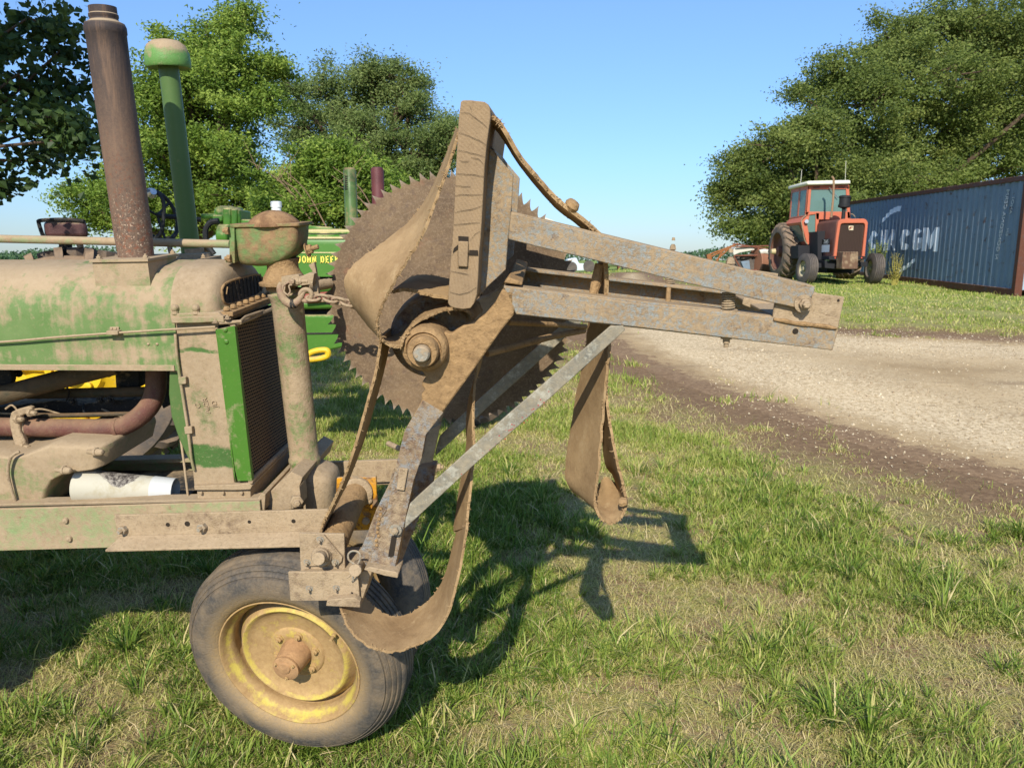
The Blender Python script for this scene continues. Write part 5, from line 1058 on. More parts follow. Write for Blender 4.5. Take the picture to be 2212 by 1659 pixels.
def clump_pts(cl, nsub, nleaf, sig, shell=.55):
    """cl: list of (centre, radius vec); returns leaf centres, sub-cluster centres, tint"""
    subs = []; own = []
    vol = np.array([c[1][0]*c[1][1]*c[1][2] for c in cl])**.7; cnt = np.maximum(3, (vol/vol.sum()*nsub)).astype(int)
    for i, ((c, r), k) in enumerate(zip(cl, cnt)):
        d = rng.normal(0, 1, (k, 3)); d /= np.linalg.norm(d, axis=1)[:, None]; rad = (shell+(1-shell)*rng.uniform(0, 1, k))**.6*rng.uniform(.45, 1.22, k); subs.append(np.array(c)+d*rad[:, None]*np.array(r)); own += [i]*k
    subs = np.concatenate(subs); tb = rng.normal(.5, .16, len(subs)); w = rng.lognormal(0, .5, len(subs)); w /= w.sum(); idx = rng.choice(len(subs), nleaf, p=w)
    st = np.array([1, 1, .55])*sig; spr = rng.uniform(0, 1, len(subs)) < .22; cen_ = np.array([cl[o_][0] for o_ in own]); out_ = (subs-cen_)*spr[:, None]; out_[:, 2] = np.abs(out_[:, 2])*.9; ext = out_[idx]*(rng.uniform(0, .75, nleaf)**1.2)[:, None]; L_ = ext+subs[idx]+rng.normal(0, 1, (nleaf, 3))*st*(rng.lognormal(0, .25, len(subs))*np.where(spr, .6, 1))[idx][:, None]
    return L_, subs, tb[idx], own
def tree(name, label, clumps, Y, base, trunk_r, nsub, nleaf, sig, leaf, mat, group=None, asp=.5, ry=1.0, extra=None, ntwig=120, jit=.5, bark='bark'):
    """clumps in view pixels (u, v, radius_u, radius_v) at distance Y"""
    cl = []
    for q in clumps:
        u, v, ru, rv = q[:4]; yy = Y+(q[4] if len(q) > 4 else rng.uniform(-jit, jit)); p = WF.P(0, u, v, yy); k = yy/FPX; cl.append(((p.x, p.y, p.z), (ru*k, max(ru, rv)*k*ry, rv*k)))
    if extra: cl += extra
    bx, by = base; bz = float(gz(bx, by)); t = thing(name, label, 'tree', V((bx, by, bz)), group)
    L_, subs, tt, own = clump_pts(cl, nsub, nleaf, sig); leaves(L_, leaf, M[mat], 'crown', t, asp, tt)
    mb = MB(); top = V(cl[0][0]); cen = V(np.mean([c[0] for c in cl], 0)); fork = V((bx, by, bz)).lerp(cen, .45)
    mb.tube(smooth_path([V((bx, by, bz-.1)), V((bx, by, bz)).lerp(fork, .5)+V((trunk_r*.5, 0, 0)), fork], 4), [trunk_r*(1.25-.06*i) for i in range(9)], 10)
    for c, r in cl:
        c = V(c); m1 = fork.lerp(c, .5)+V([random.uniform(-.1, .1)*(c-fork).length for _ in range(3)]); mb.tube(smooth_path([fork, m1, c], 3), [trunk_r*.6*(1-.12*i) for i in range(7)], 7)
    for j in rng.choice(len(subs), min(ntwig, len(subs)), replace=False):
        c = V(cl[own[j]][0]); s_ = V(subs[j]); mb.tube([c, c.lerp(s_, .55)+V([random.uniform(-.06, .06)*(s_-c).length for _ in range(3)]), s_], [trunk_r*.22, trunk_r*.13, trunk_r*.05], 5)
    build('trunk', mb, M[bark], t, smooth=60); return t
# tall bright tree left of centre
tree('leafy_tree', 'tall bright green tree directly behind the green air-intake pipe', [(520, 60, 42, 55), (450, 95, 55, 50), (400, 150, 60, 60), (500, 150, 75, 60), (590, 150, 45, 32), (330, 200, 50, 70), (430, 240, 90, 70), (540, 230, 70, 50), (320, 310, 60, 60), (400, 350, 80, 70), (250, 400, 60, 60), (500, 330, 80, 60), (180, 440, 45, 35), (300, 440, 80, 60), (420, 450, 90, 60), (530, 430, 90, 70), (210, 480, 50, 30)],
     12.5, (-5.2, 13.2), .16, 560, 115000, .135, .060, 'leaf_l', asp=.45, ry=1.2, ntwig=200)
tree('willow_tree', 'grey-green feathery tree behind the saw blade, left of the open sky', [(800, 165, 55, 45), (870, 175, 60, 40), (700, 200, 50, 55), (760, 220, 80, 60), (880, 240, 80, 55), (940, 290, 50, 50), (660, 280, 60, 70), (780, 300, 100, 70), (900, 340, 90, 60), (970, 300, 30, 50), (850, 400, 120, 70), (700, 380, 80, 60), (940, 420, 60, 60), (620, 180, 30, 40)],
     16.5, (-2.9, 17.5), .2, 520, 115000, .17, .068, 'leaf_m', asp=.36, ry=1.1, ntwig=200)
tree('young_tree', 'low light green thicket with bare stems between the two taller trees', [(720, 350, 70, 40), (640, 400, 70, 60), (780, 400, 80, 50), (700, 450, 90, 60), (860, 430, 70, 60), (600, 460, 60, 50), (830, 480, 90, 50), (950, 500, 60, 50)],
     10.5, (-2.3, 10.9), .06, 320, 55000, .11, .058, 'leaf_l', asp=.45, ntwig=60)
# hanging dark tree at the upper left; out-of-view crown clumps towards the sun are added for shading it
ex_ = [((x, y, z), (1.0, 1.0, .7)) for x, y, z in ((-4.6, 1.2, 5.4), (-3.6, 1.6, 5.2), (-2.8, 1.9, 4.9), (-4.4, 2.6, 5.0), (-3.4, 2.9, 4.7), (-5.4, 2.0, 4.9), (-5.2, 3.4, 4.4), (-3.0, .6, 5.6), (-4.0, 3.6, 4.4))]
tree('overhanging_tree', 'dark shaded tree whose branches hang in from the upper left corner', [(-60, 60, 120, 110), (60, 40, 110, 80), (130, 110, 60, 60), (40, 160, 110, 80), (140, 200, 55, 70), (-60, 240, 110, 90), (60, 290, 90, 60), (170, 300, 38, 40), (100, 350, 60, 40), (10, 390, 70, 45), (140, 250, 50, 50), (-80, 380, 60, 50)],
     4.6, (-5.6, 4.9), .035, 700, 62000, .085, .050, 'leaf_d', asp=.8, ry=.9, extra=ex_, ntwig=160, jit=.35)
# right-hand big trees
tree('oak_tree', 'huge spreading olive-green tree behind the blue shipping container', [(2060, 60, 110, 60), (1930, 100, 80, 60), (1820, 160, 60, 50), (1780, 225, 50, 40), (2150, 120, 110, 80), (2000, 170, 120, 80), (1880, 230, 100, 70), (2120, 250, 120, 90), (1990, 300, 120, 70), (2230, 60, 90, 80), (2230, 240, 80, 90), (1850, 320, 90, 50), (2100, 360, 110, 50), (1980, 380, 110, 45), (2320, 150, 90, 90), (2220, 350, 60, 40), (1720, 200, 18, 18), (1750, 195, 22, 15)],
     36, (19.5, 37), .28, 900, 200000, .36, .14, 'leaf_r', asp=.5, jit=3, ntwig=260)
tree('maple_tree', 'dense lower tree left of the orange tractor roof at the field edge', [(1690, 320, 70, 50), (1760, 290, 60, 45), (1610, 370, 60, 45), (1570, 430, 38, 45), (1660, 420, 80, 50), (1760, 390, 90, 60), (1850, 400, 60, 60), (1600, 480, 45, 30), (1690, 490, 70, 40), (1790, 470, 80, 50), (1640, 520, 40, 22), (1880, 460, 40, 50), (1740, 530, 60, 20)],
     33, (12.5, 33.5), .22, 620, 110000, .31, .13, 'leaf_r', asp=.5, jit=2, ntwig=160)
# bare branches in the thicket
for k in range(5):
    u0 = random.uniform(540, 760); v0 = random.uniform(430, 500); a = WF.P(0, u0+random.uniform(60, 130), v0, 9.6); b = WF.P(0, u0-20, v0-random.uniform(70, 150), 9.3); m_ = a.lerp(b, .5)+V((random.uniform(-.05, .05), 0, .1))
    if k == 0: dead = MB()
    dead.tube(smooth_path([a, m_, b], 4), [.010-.0009*i for i in range(9)], 6)
    for q in range(4):
        f = random.uniform(.3, .9); p = a.lerp(b, f); dead.tube([p, p+V((random.uniform(-.3, .3), random.uniform(-.1, .1), random.uniform(.05, .35)))], [.004, .0015], 5)
tag(build('dead_branches', dead, M['twig'], smooth=60), 'bare grey-brown dead branches leaning in front of the thicket', 'branches')
# far woods
def wood(x0, x1, y, h, n, seed, name, label, z0=.3):
    r2 = np.random.default_rng(seed); cx = r2.uniform(x0, x1, n); hh = h*(.75+.25*np.sin(cx*.05+seed))*r2.uniform(.8, 1.1, n); f = r2.uniform(0, 1, n)**.7
    c = np.stack([cx, y+r2.uniform(-25, 25, n), z0+hh*f], -1); o = leaves(c, h*.16, M['leaf_f'], name, None, .8); tag(o, label, 'woods', kind='stuff'); return o
wood(-420, -170, 330, 7.6, 16000, 3, 'far_wood', 'distant band of trees on the left horizon beyond the rusty exhaust')
wood(-20, 900, 620, 12, 26000, 5, 'far_wood', 'distant blue-green band of woods along the right horizon')
wood(60, 500, 240, 2.6, 9000, 8, 'field_crop', 'low green hedge line below the distant woods on the right', .2)
# ================================================================== second green tractor behind
Wf = WF; YB = 4.8
t2 = thing('tractor', 'bright green tractor with yellow wheels and lettered hood, parked behind the near tractor', 'tractor', V((-1.6, YB+.4, float(gz(-1.6, YB)))))
# lettering built from convex quads in a unit cell (x 0..w, y 0..1)
def arcq(cx, cy, rx, ry, a0, a1, th, n=7, thy=None):
    thy = thy or th; out = []
    for i in range(n):
        a, b = [math.radians(a0+(a1-a0)*j/n) for j in (i, i+1)]
        out.append([(cx+rx*math.cos(a), cy+ry*math.sin(a)), (cx+rx*math.cos(b), cy+ry*math.sin(b)), (cx+(rx-th)*math.cos(b), cy+(ry-thy)*math.sin(b)), (cx+(rx-th)*math.cos(a), cy+(ry-thy)*math.sin(a))])
    return out
def bq(x0, y0, x1, y1): return [(x0, y0), (x1, y0), (x1, y1), (x0, y1)]
def lq(x0, y0, x1, y1, t): return [(x0-t/2, y0), (x0+t/2, y0), (x1+t/2, y1), (x1-t/2, y1)]
def letter(c, t=.2, serif=0.0):
    w = .7; q = []; h = t*.75
    if c == 'C': q = arcq(.36, .5, .36, .5, 30, 330, t, 10, h)
    if c == 'G': q = arcq(.36, .5, .36, .5, 48, 335, t, 10, h)+[bq(.40, .36, .74, .36+h), bq(.74-t, .12, .74, .36)]
    if c == 'O': q = arcq(.37, .5, .37, .5, 0, 360, t, 12, h)
    if c == 'D': q = [bq(.06, 0, .06+t, 1)]+arcq(.28, .5, .42, .5, -90, 90, t, 7, h)+[bq(.06+t, 0, .3, h), bq(.06+t, 1-h, .3, 1)]
    if c == 'J': q = [bq(.42, .3, .42+t, 1)]+arcq(.3, .3, .32, .3, 180, 360, t, 6, h)
    if c == 'H': q = [bq(.04, 0, .04+t, 1), bq(.64-t+.04, 0, .68, 1), bq(.04+t, .5-h/2, .48, .5+h/2)]; w = .72
    if c == 'N': q = [bq(.04, 0, .04+t*.8, 1), bq(.70-t*.8, 0, .70, 1), lq(.6, 0, .14, 1, t)]; w = .74
    if c == 'E': q = [bq(.06, 0, .06+t, 1), bq(.06+t, 0, .6, h), bq(.06+t, 1-h, .58, 1), bq(.06+t, .5-h/2, .5, .5+h/2)]; w = .64
    if c == 'R': q = [bq(.06, 0, .06+t, 1), lq(.58, 0, .38, .5, t)]+arcq(.32, .74, .28, .26, -90, 90, t, 5, h)+[bq(.06+t, 1-h, .34, 1), bq(.06+t, .48, .34, .48+h)]
    if c == 'M': q = [bq(.0, 0, t, 1), bq(1.0-t, 0, 1.0, 1), lq(.5, .1, t*.7, 1, t*.7), lq(.5, .1, 1-t*.7, 1, t*.7)]; w = 1.0
    if c == 'A': q = [lq(.1, 0, .42, 1, t), lq(.74, 0, .42, 1, t), bq(.22, .25, .62, .25+h)]; w = .84
    if c == ' ': w = .35
    if serif and c in 'HNEDRJ':
        for (x, y) in {'H': ((.14, 0), (.58, 0), (.14, 1), (.58, 1)), 'N': ((.12, 0), (.12, 1), (.62, 1)), 'E': ((.16, 0), (.16, 1)), 'D': ((.16, 0), (.16, 1)), 'R': ((.16, 0), (.16, 1), (.6, 0)), 'J': ((.52, 1),)}[c]:
            yy = 0 if y == 0 else 1-.09; q.append(bq(x-.18, yy, x+.18, yy+.09))
    return q, w
def word(s, gap=.14, **k):
    x = 0; out = []
    for c in s:
        q, w = letter(c, **k); out += [[(a+x, b) for a, b in p] for p in q]; x += w+gap
    return out, x-gap
SG = .55
def b2(d): return d+YB
# hood with rounded top: lofted sections along x
def h2(x, zb, zt, y0, y1, r): 
    out = [V((x, y0, zb)), V((x, y0, zt-r))]
    for i in range(1, 8): a = math.radians(90*i/7); out.append(V((x, y0+r*(1-math.cos(a)), zt-r+r*math.sin(a))))
    for i in range(7, -1, -1): a = math.radians(90*i/7); out.append(V((x, y1-r*(1-math.cos(a)), zt-r+r*math.sin(a))))
    out.append(V((x, y1, zb))); return out
xa = WF.P(0, 540, 500, YB).x; xb = WF.P(0, 985, 500, YB).x; zt = WF.P(0, 700, 492, YB).z; zb = WF.P(0, 700, 598, YB).z
mb = MB(); mb.loft([h2(xa, zb, zt+.0, YB, YB+.55, .10), h2((xa+xb)/2, zb, zt-.005, YB, YB+.55, .10), h2(xb-.06, zb, zt-.015, YB, YB+.55, .10), h2(xb, zb+.01, zt-.05, YB+.03, YB+.52, .09)])
h2o = build('hood', mb, M['green_far'], t2, smooth=50)
mb = MB()
for v0, v1, d in ((497, 501, -.004), (512, 516, -.006), (545, 547, -.003)): mb.box(WF, xa, xb-.05, YB+d, YB+.001, WF.P(0, 700, v1, YB).z-1.5, WF.P(0, 700, v0, YB).z-1.5)
build('hood_trim', mb, dusty('trim_dusty', srgb(120, 160, 100), srgb(90, 140, 80), .7, 5, .4, .6, .1, dust=srgb(206, 190, 140), dust2=srgb(180, 168, 120)), h2o)
qs, wd = word('JOHN DEERE', .16, t=.22, serif=1); hh = 15.2*YB/FPX; x0 = WF.P(0, 642, 570, YB).x; z0 = WF.P(0, 700, 568.5, YB).z; sx = .245/ (word('HN DE', .16, t=.22)[1])*.0+hh*.82
ylm = plain('yellow_lettering', srgb(232, 212, 90), .5, .05); xx = 0
for ch_ in 'JOHN DEERE':
    q, w_ = letter(ch_, .22, 1)
    if q:
        mb = MB()
        for p in q: mb.add([V((x0+(a+xx)*sx, YB-.004, z0+b*hh)) for a, b in p], [[0, 1, 2, 3]])
        build('hood_letter', mb, ylm, h2o, smooth=0)
    xx += w_+.16
# lower side panel, nose, grille
def ph(z, pts, y0, y1, mat, name, par, bev=.006): mb = MB(); mb.prism(WF, [WF.ln(*( (p[2],p[0],p[1]) if len(p) > 2 else (z, p[0], p[1])), y0) for p in pts], y0, y1); return build(name, mb, mat, par, bevel=bev)
ph(0, [(560, 683), (735, 681), (985, 676), (985, 735), (900, 742), (800, 746), (735, 752), (690, 762), (655, 768), (560, 770)], YB-.12, YB-.02, M['green_far'], 'side_panel', t2, .012)
ph(0, [(560, 720), (770, 718), (985, 712), (985, 716), (770, 721), (560, 724)], YB-.125, YB-.121, M['dark'], 'crease_shadow', t2, 0)  # near-black strip paints a shadow line along the panel crease
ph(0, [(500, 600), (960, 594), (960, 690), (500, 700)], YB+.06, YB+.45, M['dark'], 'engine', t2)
mb = MB()
for x, v, r in ((600, 640, .05), (690, 650, .045), (780, 645, .05)): mb.lathe(WF.P(0, x, v, YB), V((0, -1, 0)), [(0, 0.02), (r, .02), (r, -.05)], 16)
mb.tube([WF.P(0, 640, 625, YB), WF.P(0, 720, 618, YB)], .045, 12); mb.tube([WF.P(0, 570, 660, YB), WF.P(0, 830, 655, YB)], .03, 12)
build('engine_fittings', mb, M['green_far'], t2)
mb = MB(); mb.tube([WF.P(0, 660, 645, YB-.05), WF.P(0, 715, 640, YB-.05)], .03, 12); build('red_filter', mb, plain('faded_red', srgb(150, 82, 70), .6), t2)
# rear wheel
RC = WF.P(0, 150, 800, YB+.05); RRr = 268*YB/FPX
mb = MB(); pr = [(RRr*.60, .10), (RRr*.66, .02), (RRr*.80, -.01), (RRr*.90, .01), (RRr*.93, .05), (RRr*.93, .33), (RRr*.8, .38), (RRr*.6, .30)]
mb.lathe(RC, V((0, 1, 0)), pr, 72)
for k in range(24):
    for sd in (0, 1):
        a = 2*math.pi*(k+.5*sd)/24; row = []
        for f, r0, r1 in ((0, .80, .86), (.25, .90, .965), (.5, .93, 1.0), (1, .93, 1.0)):
            yy = (.0+.2*f) if sd == 0 else (.38-.2*f); aa = a+.16*f
            row.append([RC+V((math.cos(aa+da)*RRr*rr0, yy, math.sin(aa+da)*RRr*rr0)) for da, rr0 in ((-.045, r0), (-.035, r1), (.035, r1), (.045, r0))])
        mb.loft(row)
rt = build('rear_wheel', mb, M['rubber_far'], t2, smooth=40)
mb = MB(); mb.lathe(RC, V((0, 1, 0)), [(RRr*.655, .015), (RRr*.64, .0), (RRr*.625, .01), (RRr*.61, .07), (RRr*.60, .16), (RRr*.52, .18), (RRr*.40, .12), (RRr*.26, .08), (RRr*.24, .04), (RRr*.12, .03), (RRr*.10, -.03), (0, -.03)], 64)
for k in range(8):
    a = 2*math.pi*k/8; e = V((math.cos(a), 0, math.sin(a))); mb.lathe(RC+e*RRr*.185+V((0, .035, 0)), V((0, -1, 0)), [(0, 0), (.022, 0), (.022, .025), (0, .03)], 8)
    mb.tube([RC+e*RRr*.26+V((0, .07, 0)), RC+e*RRr*.55+V((0, .14, 0))], .022, 8)
build('rear_rim', mb, M['yfar'], rt, smooth=50)
# front wheel hidden behind the saw, seen through gaps
FC = WF.P(0, 1015, 880, YB+1.15); FC.z = float(gz(FC.x, FC.y))+.36
mb = MB(); mb.lathe(FC, V((0, 1, 0)), [(.21, .02), (.30, -.01), (.35, .03), (.36, .08), (.35, .14), (.3, .17), (.21, .14)], 48); f2 = build('front_wheel', mb, M['rubber_far'], t2)
build('front_rim', MB().lathe(FC, V((0, 1, 0)), [(.215, .01), (.19, .03), (.17, .06), (.05, .04), (.04, -.02), (0, -.02)], 40), M['yfar'], f2)
mb = MB(); mb.tube([FC+V((-.1, -.2, .7)), FC+V((0, .05, 0))], .04, 12); build('axle_post', mb, M['green_far'], t2)
mb = MB(); mb.tube(smooth_path([WF.P(2, x, y, YB-.25) for x, y in ((1890, 775), (1930, 750), (1990, 738), (2022, 745), (2020, 775), (1980, 790), (1900, 800))], 4), .018, 10); build('yellow_hose', mb, M['yfar'], t2)
ph(0, [(380, 598), (560, 598), (560, 720), (380, 760)], YB+.15, YB+.45, M['green_far'], 'transmission', t2)
# seat, steering wheel, hydraulic pump, stacks, bottle
mb = MB(); mb.loft([[WF.P(1, x, y, yy) for x, y in pts] for yy, pts in ((YB+.1, [(275, 1380), (520, 1362), (540, 1460), (285, 1462)]), (YB+.13, [(268, 1370), (528, 1355), (548, 1465), (278, 1468)]), (YB+.5, [(268, 1370), (528, 1355), (548, 1465), (278, 1468)]))]); s2 = build('seat_back', mb, M['seat'], t2, bevel=.02)
mb = MB(); mb.tube(smooth_path([WF.P(1, x, y, YB+.1) for x, y in ((270, 1470), (240, 1380), (255, 1362), (400, 1356), (520, 1366))], 4), .012, 8); mb.tube([WF.P(1, 470, 1465, YB+.2), WF.P(1, 500, 1530, YB+.2)], .02, 8); mb.tube([WF.P(1, 400, 1460, YB+.3), WF.P(1, 420, 1700, YB+.3)], .04, 8); build('seat_frame', mb, M['dark'], s2)
mb = MB(); c = WF.P(1, 970, 1330, YB+.25); e1 = V((.32, .9, .1)).normalized(); e2 = V((-.28, 0, .96)).normalized(); rS = 162*.35*YB/FPX
pts = [c+(e1*math.cos(a)+e2*math.sin(a))*rS for a in [2*math.pi*i/32 for i in range(33)]]; mb.tube(pts, .014, 8)
for k in range(3): a = 2*math.pi*k/3+.5; mb.tube([c, c+(e1*math.cos(a)+e2*math.sin(a))*rS], .008, 6)
mb.tube([c, WF.P(1, 1240, 1358, YB+.3)], .016, 8); sw = build('steering_wheel', mb, M['black'], t2)
build('mirror_glint', MB().lathe(WF.P(1, 930, 1200, YB+.1), V((1, -1, .4)), [(0, 0), (.03, .004), (.034, .02), (.02, .05), (0, .05)], 16), M['chrome'], sw)
mb = MB(); 
for x0, x1, v0, v1 in ((140, 240, 200, 430), (240, 320, 210, 410), (320, 360, 215, 400), (10, 140, 285, 370), (360, 500, 340, 420)): mb.zp(WF, 8, [(x0, v0), (x1, v0), (x1, v1), (x0, v1)], YB+.1, YB+.3)
mb.lathe(WF.P(8, 190, 310, YB+.2), V((1, 0, 0)), [(0, -.06), (.10*.6, -.06), (.115*.6, -.03), (.115*.6, .03), (.10*.6, .06), (.06, .10), (0, .12)], 20)
mb.tube([WF.P(8, -120, 305, YB+.15), WF.P(8, 140, 300, YB+.15)], .018, 10); mb.tube([WF.P(8, 100, 540, YB), WF.P(8, 240, 545, YB)], .07, 14)
mb.tube([WF.P(8, 1170, 440, YB+.1), WF.P(8, 1500, 465, YB+.1)], .015, 8)
build_each('hydraulic_pump', mb, M['green_far'], t2, bevel=.01)
mb = MB(); mb.tube(smooth_path([WF.P(1, x, y, YB) for x, y in ((1350, 1365), (1300, 1375), (1270, 1420), (1275, 1500), (1320, 1570))], 5), .018, 8); mb.tube(smooth_path([WF.P(1, x, y, YB+.1) for x, y in ((1040, 1460), (1055, 1560), (1100, 1620))], 5), .016, 8)
mb.tube(smooth_path([WF.P(1, x, y, YB+.1) for x, y in ((960, 1180), (1010, 1250), (1000, 1420), (950, 1480))], 5), .012, 8); build_each('hydraulic_hose', mb, M['black'], t2)
a = WF.P(4, 275, 915, YB+.25); b = WF.P(4, 262, 580, YB+.25); ax = (b-a).normalized(); H = (b-a).length; r = 40*.35*YB/FPX
g2 = build('green_stack', MB().lathe(a, ax, [(0, -.2), (r, -.2), (r, H), (r*.8, H+.015), (0, H+.02)], 28), M['pipegreen'], t2, smooth=40)
mb = MB()
for k in range(7): mb.zp(WF, 4, [(231, 610+k*13), (250, 612+k*13), (250, 618+k*13), (231, 616+k*13)], YB+.25-r*1.05, YB+.25)
build('stack_slots', mb, M['dark'], g2)
a = WF.P(4, 440, 790, YB+.25); b = WF.P(4, 432, 560, YB+.25); ax = (b-a).normalized(); H = (b-a).length; r = 40*.35*YB/FPX
build('maroon_stack', MB().lathe(a, ax, [(0, -.5), (r, -.5), (r, H*.93), (r*.9, H*.98), (r*.6, H), (0, H)], 28), M['maroon'], t2, smooth=40)
a = WF.P(8, 805, 240, YB); mb = MB(); r = 62*.17498*YB/FPX; H = 118*.17498*YB/FPX
bt = build('plastic_bottle', MB().lathe(WF.P(8, 806, 250, YB), V((0, 0, 1)), [(0, -H*1.2), (r*.92, -H*1.2), (r*.92, H*.45), (r*1.05, H*.46), (r*1.08, H*.98), (r*.95, H*1.05), (0, H*1.05)], 24), plain('white_plastic', srgb(236, 236, 232), .4, .04), None, smooth=40)
tag(bt, 'small white capped plastic bottle standing on the green tractor behind the gearbox dome', 'bottle')
# ================================================================== blue shipping container
A0 = WF.P(0, 2190, 641, 16.9); CH = 2.59; CL = 12.2; cdir = V((math.sin(math.radians(5.5)), math.cos(math.radians(5.5)), .024)).normalized()
side = V((math.cos(math.radians(5.5)), -math.sin(math.radians(5.5)), 0)); upv = side.cross(cdir).normalized()
if upv.z < 0: upv = -upv
def CW(s, o, h): return A0+cdir*s+side*o+upv*h         # s along, o outward(+right/inside), h up
M['cont'] = dusty('blue_container_paint', srgb(122, 138, 152), srgb(102, 120, 138), .30, 1.6, .1, .5, .05, 40, rust=srgb(96, 66, 54), rustcov=.12, streak=.7, dust=srgb(120, 128, 134), dust2=srgb(84, 96, 110), crisp=.25)
M['cframe'] = dusty('rusty_container_frame', srgb(60, 66, 74), srgb(96, 62, 50), .3, 2.2, .2, .6, .2, 60, rust=srgb(104, 62, 46), rustcov=.6, dust=srgb(140, 120, 104))
M['cpale'] = dusty('pale_container_door', srgb(156, 172, 186), srgb(140, 158, 174), .2, 2, .1, .5, .1, 60, rust=srgb(116, 80, 60), rustcov=.1)
ct_ = thing('shipping_container', 'long dark blue corrugated shipping container with big white letters on its side', 'container', CW(CL/2, 1.2, 0))
PT = .278; 
def coro(s):   # depth of corrugation at s (0 = outermost)
    f = (s % PT)/PT; return [0, 0][0] if f < .26 else (.036*(f-.26)/.24 if f < .5 else (.036 if f < .76 else .036*(1-(f-.76)/.24)))
def brk(s0, s1):
    out = [s0]; k = math.floor(s0/PT)
    while k*PT < s1:
        for f in (0, .26, .5, .76):
            q = k*PT+f*PT
            if s0+1e-4 < q < s1-1e-4: out.append(q)
        k += 1
    out.append(s1); return out
def wallmesh(o, flip):
    ss = brk(.14, CL-.14); rows = []
    for s in ss: d = .02+coro(s); rows.append([CW(s, o+(d if not flip else -d), h) for h in (.16, .8, 1.5, 2.47)])
    return MB().sheet(rows, 0)
build('side_wall', wallmesh(0, False), M['cont'], ct_, smooth=0); build('far_wall', wallmesh(2.44, True), M['cont'], ct_, smooth=0)
cf = Frame(side, 0)
def cbox(mb, s0, s1, o0, o1, h0, h1):
    p = [CW(s, o, h) for o in (o0, o1) for s, h in ((s0, h0), (s1, h0), (s1, h1), (s0, h1))]; return mb.add(p, [[0, 1, 2, 3], [7, 6, 5, 4], [0, 4, 5, 1], [1, 5, 6, 2], [2, 6, 7, 3], [3, 7, 4, 0]])
mb = MB()
for s0, s1 in ((0, .14), (CL-.14, CL)):
    for o0, o1 in ((0, .16), (2.28, 2.44)): cbox(mb, s0, s1, o0, o1, 0, CH)
for o0, o1 in ((.0, .06), (2.38, 2.44)): cbox(mb, .14, CL-.14, o0, o1, 2.47, CH-.01); cbox(mb, .14, CL-.14, o0, o1, .0, .16)
fr_ = build('corner_frame', mb, M['cframe'], ct_, bevel=.008)
mb = MB(); cbox(mb, .14, CL-.14, .06, 2.38, 2.5, 2.53); cbox(mb, .1, CL-.1, .06, 2.38, .1, .14); build('roof', mb, M['cframe'], ct_)
mb = MB(); cbox(mb, .03, .09, .16, 2.28, .14, 2.5)
for o in (.45, .8, 1.6, 1.95): cbox(mb, .0, .028, o-.02, o+.02, .1, 2.52)
build('end_door', mb, M['cpale'], ct_, bevel=.005)
mb = MB()
for o in (.45, .8):
    for h in (.5, 1.2, 1.9): cbox(mb, -.02, .029, o-.06, o+.06, h, h+.05)
build_each('door_handle', mb, M['cframe'], ct_)
def clipx(poly, a, b):
    for sgn, lim in ((1, a), (-1, b)):
        out = []
        for i in range(len(poly)):
            p, q = poly[i], poly[(i+1) % len(poly)]; ip, iq = sgn*p[0] >= sgn*lim-1e-9, sgn*q[0] >= sgn*lim-1e-9
            if ip: out.append(p)
            if ip != iq: f = (lim-p[0])/(q[0]-p[0]); out.append((lim, p[1]+(q[1]-p[1])*f))
        poly = out
        if len(poly) < 3: return []
    return poly
def paint(mb, quads):       # quads in (s, h) painted onto the corrugation
    for q in quads:
        xs = [p[0] for p in q]; a, b = min(xs), max(xs); bb = brk(max(a, .15), min(b, CL-.15))
        for i in range(len(bb)-1):
            c = clipx(q, bb[i], bb[i+1]); 
            if len(c) >= 3: mb.add([CW(p[0], .02+coro(min(max(p[0], bb[i]+1e-5), bb[i+1]-1e-5))-.005, p[1]) for p in c], [list(range(len(c)))])
def uv_sh(u, v):
    r = ray(u, v); nrm = side; t = (A0-CAM).dot(nrm)/r.dot(nrm); p = CAM+r*t-A0; return p.dot(cdir), p.dot(upv)
wl_ = plain('white_container_lettering', srgb(236, 240, 244), .6, .12, 4)
for ch_, zx0, zx1, yt, yb in (('C', 1108, 1165, 680, 820), ('M', 1180, 1232, 674, 822), ('A', 1236, 1292, 672, 820), ('C', 1320, 1392, 668, 822), ('G', 1405, 1476, 664, 824), ('M', 1484, 1588, 658, 826)):
    q, w_ = letter(ch_, .30); um = vw(7, zx0, yb); uM = vw(7, zx1, yb); s0, h0 = uv_sh(*um); s1, h0b = uv_sh(*uM); h1 = uv_sh(*vw(7, zx0, yt))[1]; h1b = uv_sh(*vw(7, zx1, yt))[1]
    hb = (h0+h0b)/2; ht = (h1+h1b)/2
    mb = MB(); paint(mb, [[(s0+(s1-s0)*a/w_, hb+(ht-hb)*b) for a, b in p] for p in q]); build('side_letter', mb, wl_, ct_, smooth=0)
def swoosh(pts):
    out = []
    P_ = [(uv_sh(*vw(7, x, y)), uv_sh(*vw(7, x2, y2))) for x, y, x2, y2 in pts]
    for i in range(len(P_)-1): out.append([P_[i][0], P_[i+1][0], P_[i+1][1], P_[i][1]])
    return out
mb = MB(); paint(mb, swoosh([(1345, 505, 1335, 545), (1310, 508, 1312, 545), (1270, 530, 1275, 560), (1240, 560, 1250, 580), (1215, 590, 1222, 605), (1198, 620, 1202, 635), (1196, 645, 1197, 648)]))
build('logo_swoosh', mb, wl_, ct_, smooth=0); mb = MB(); paint(mb, swoosh([(1445, 850, 1446, 856), (1430, 875, 1436, 890), (1400, 900, 1410, 920), (1370, 925, 1378, 948), (1335, 942, 1342, 968), (1295, 950, 1297, 988)]))
build('logo_swoosh', mb, wl_, ct_, smooth=0)
mb = MB()
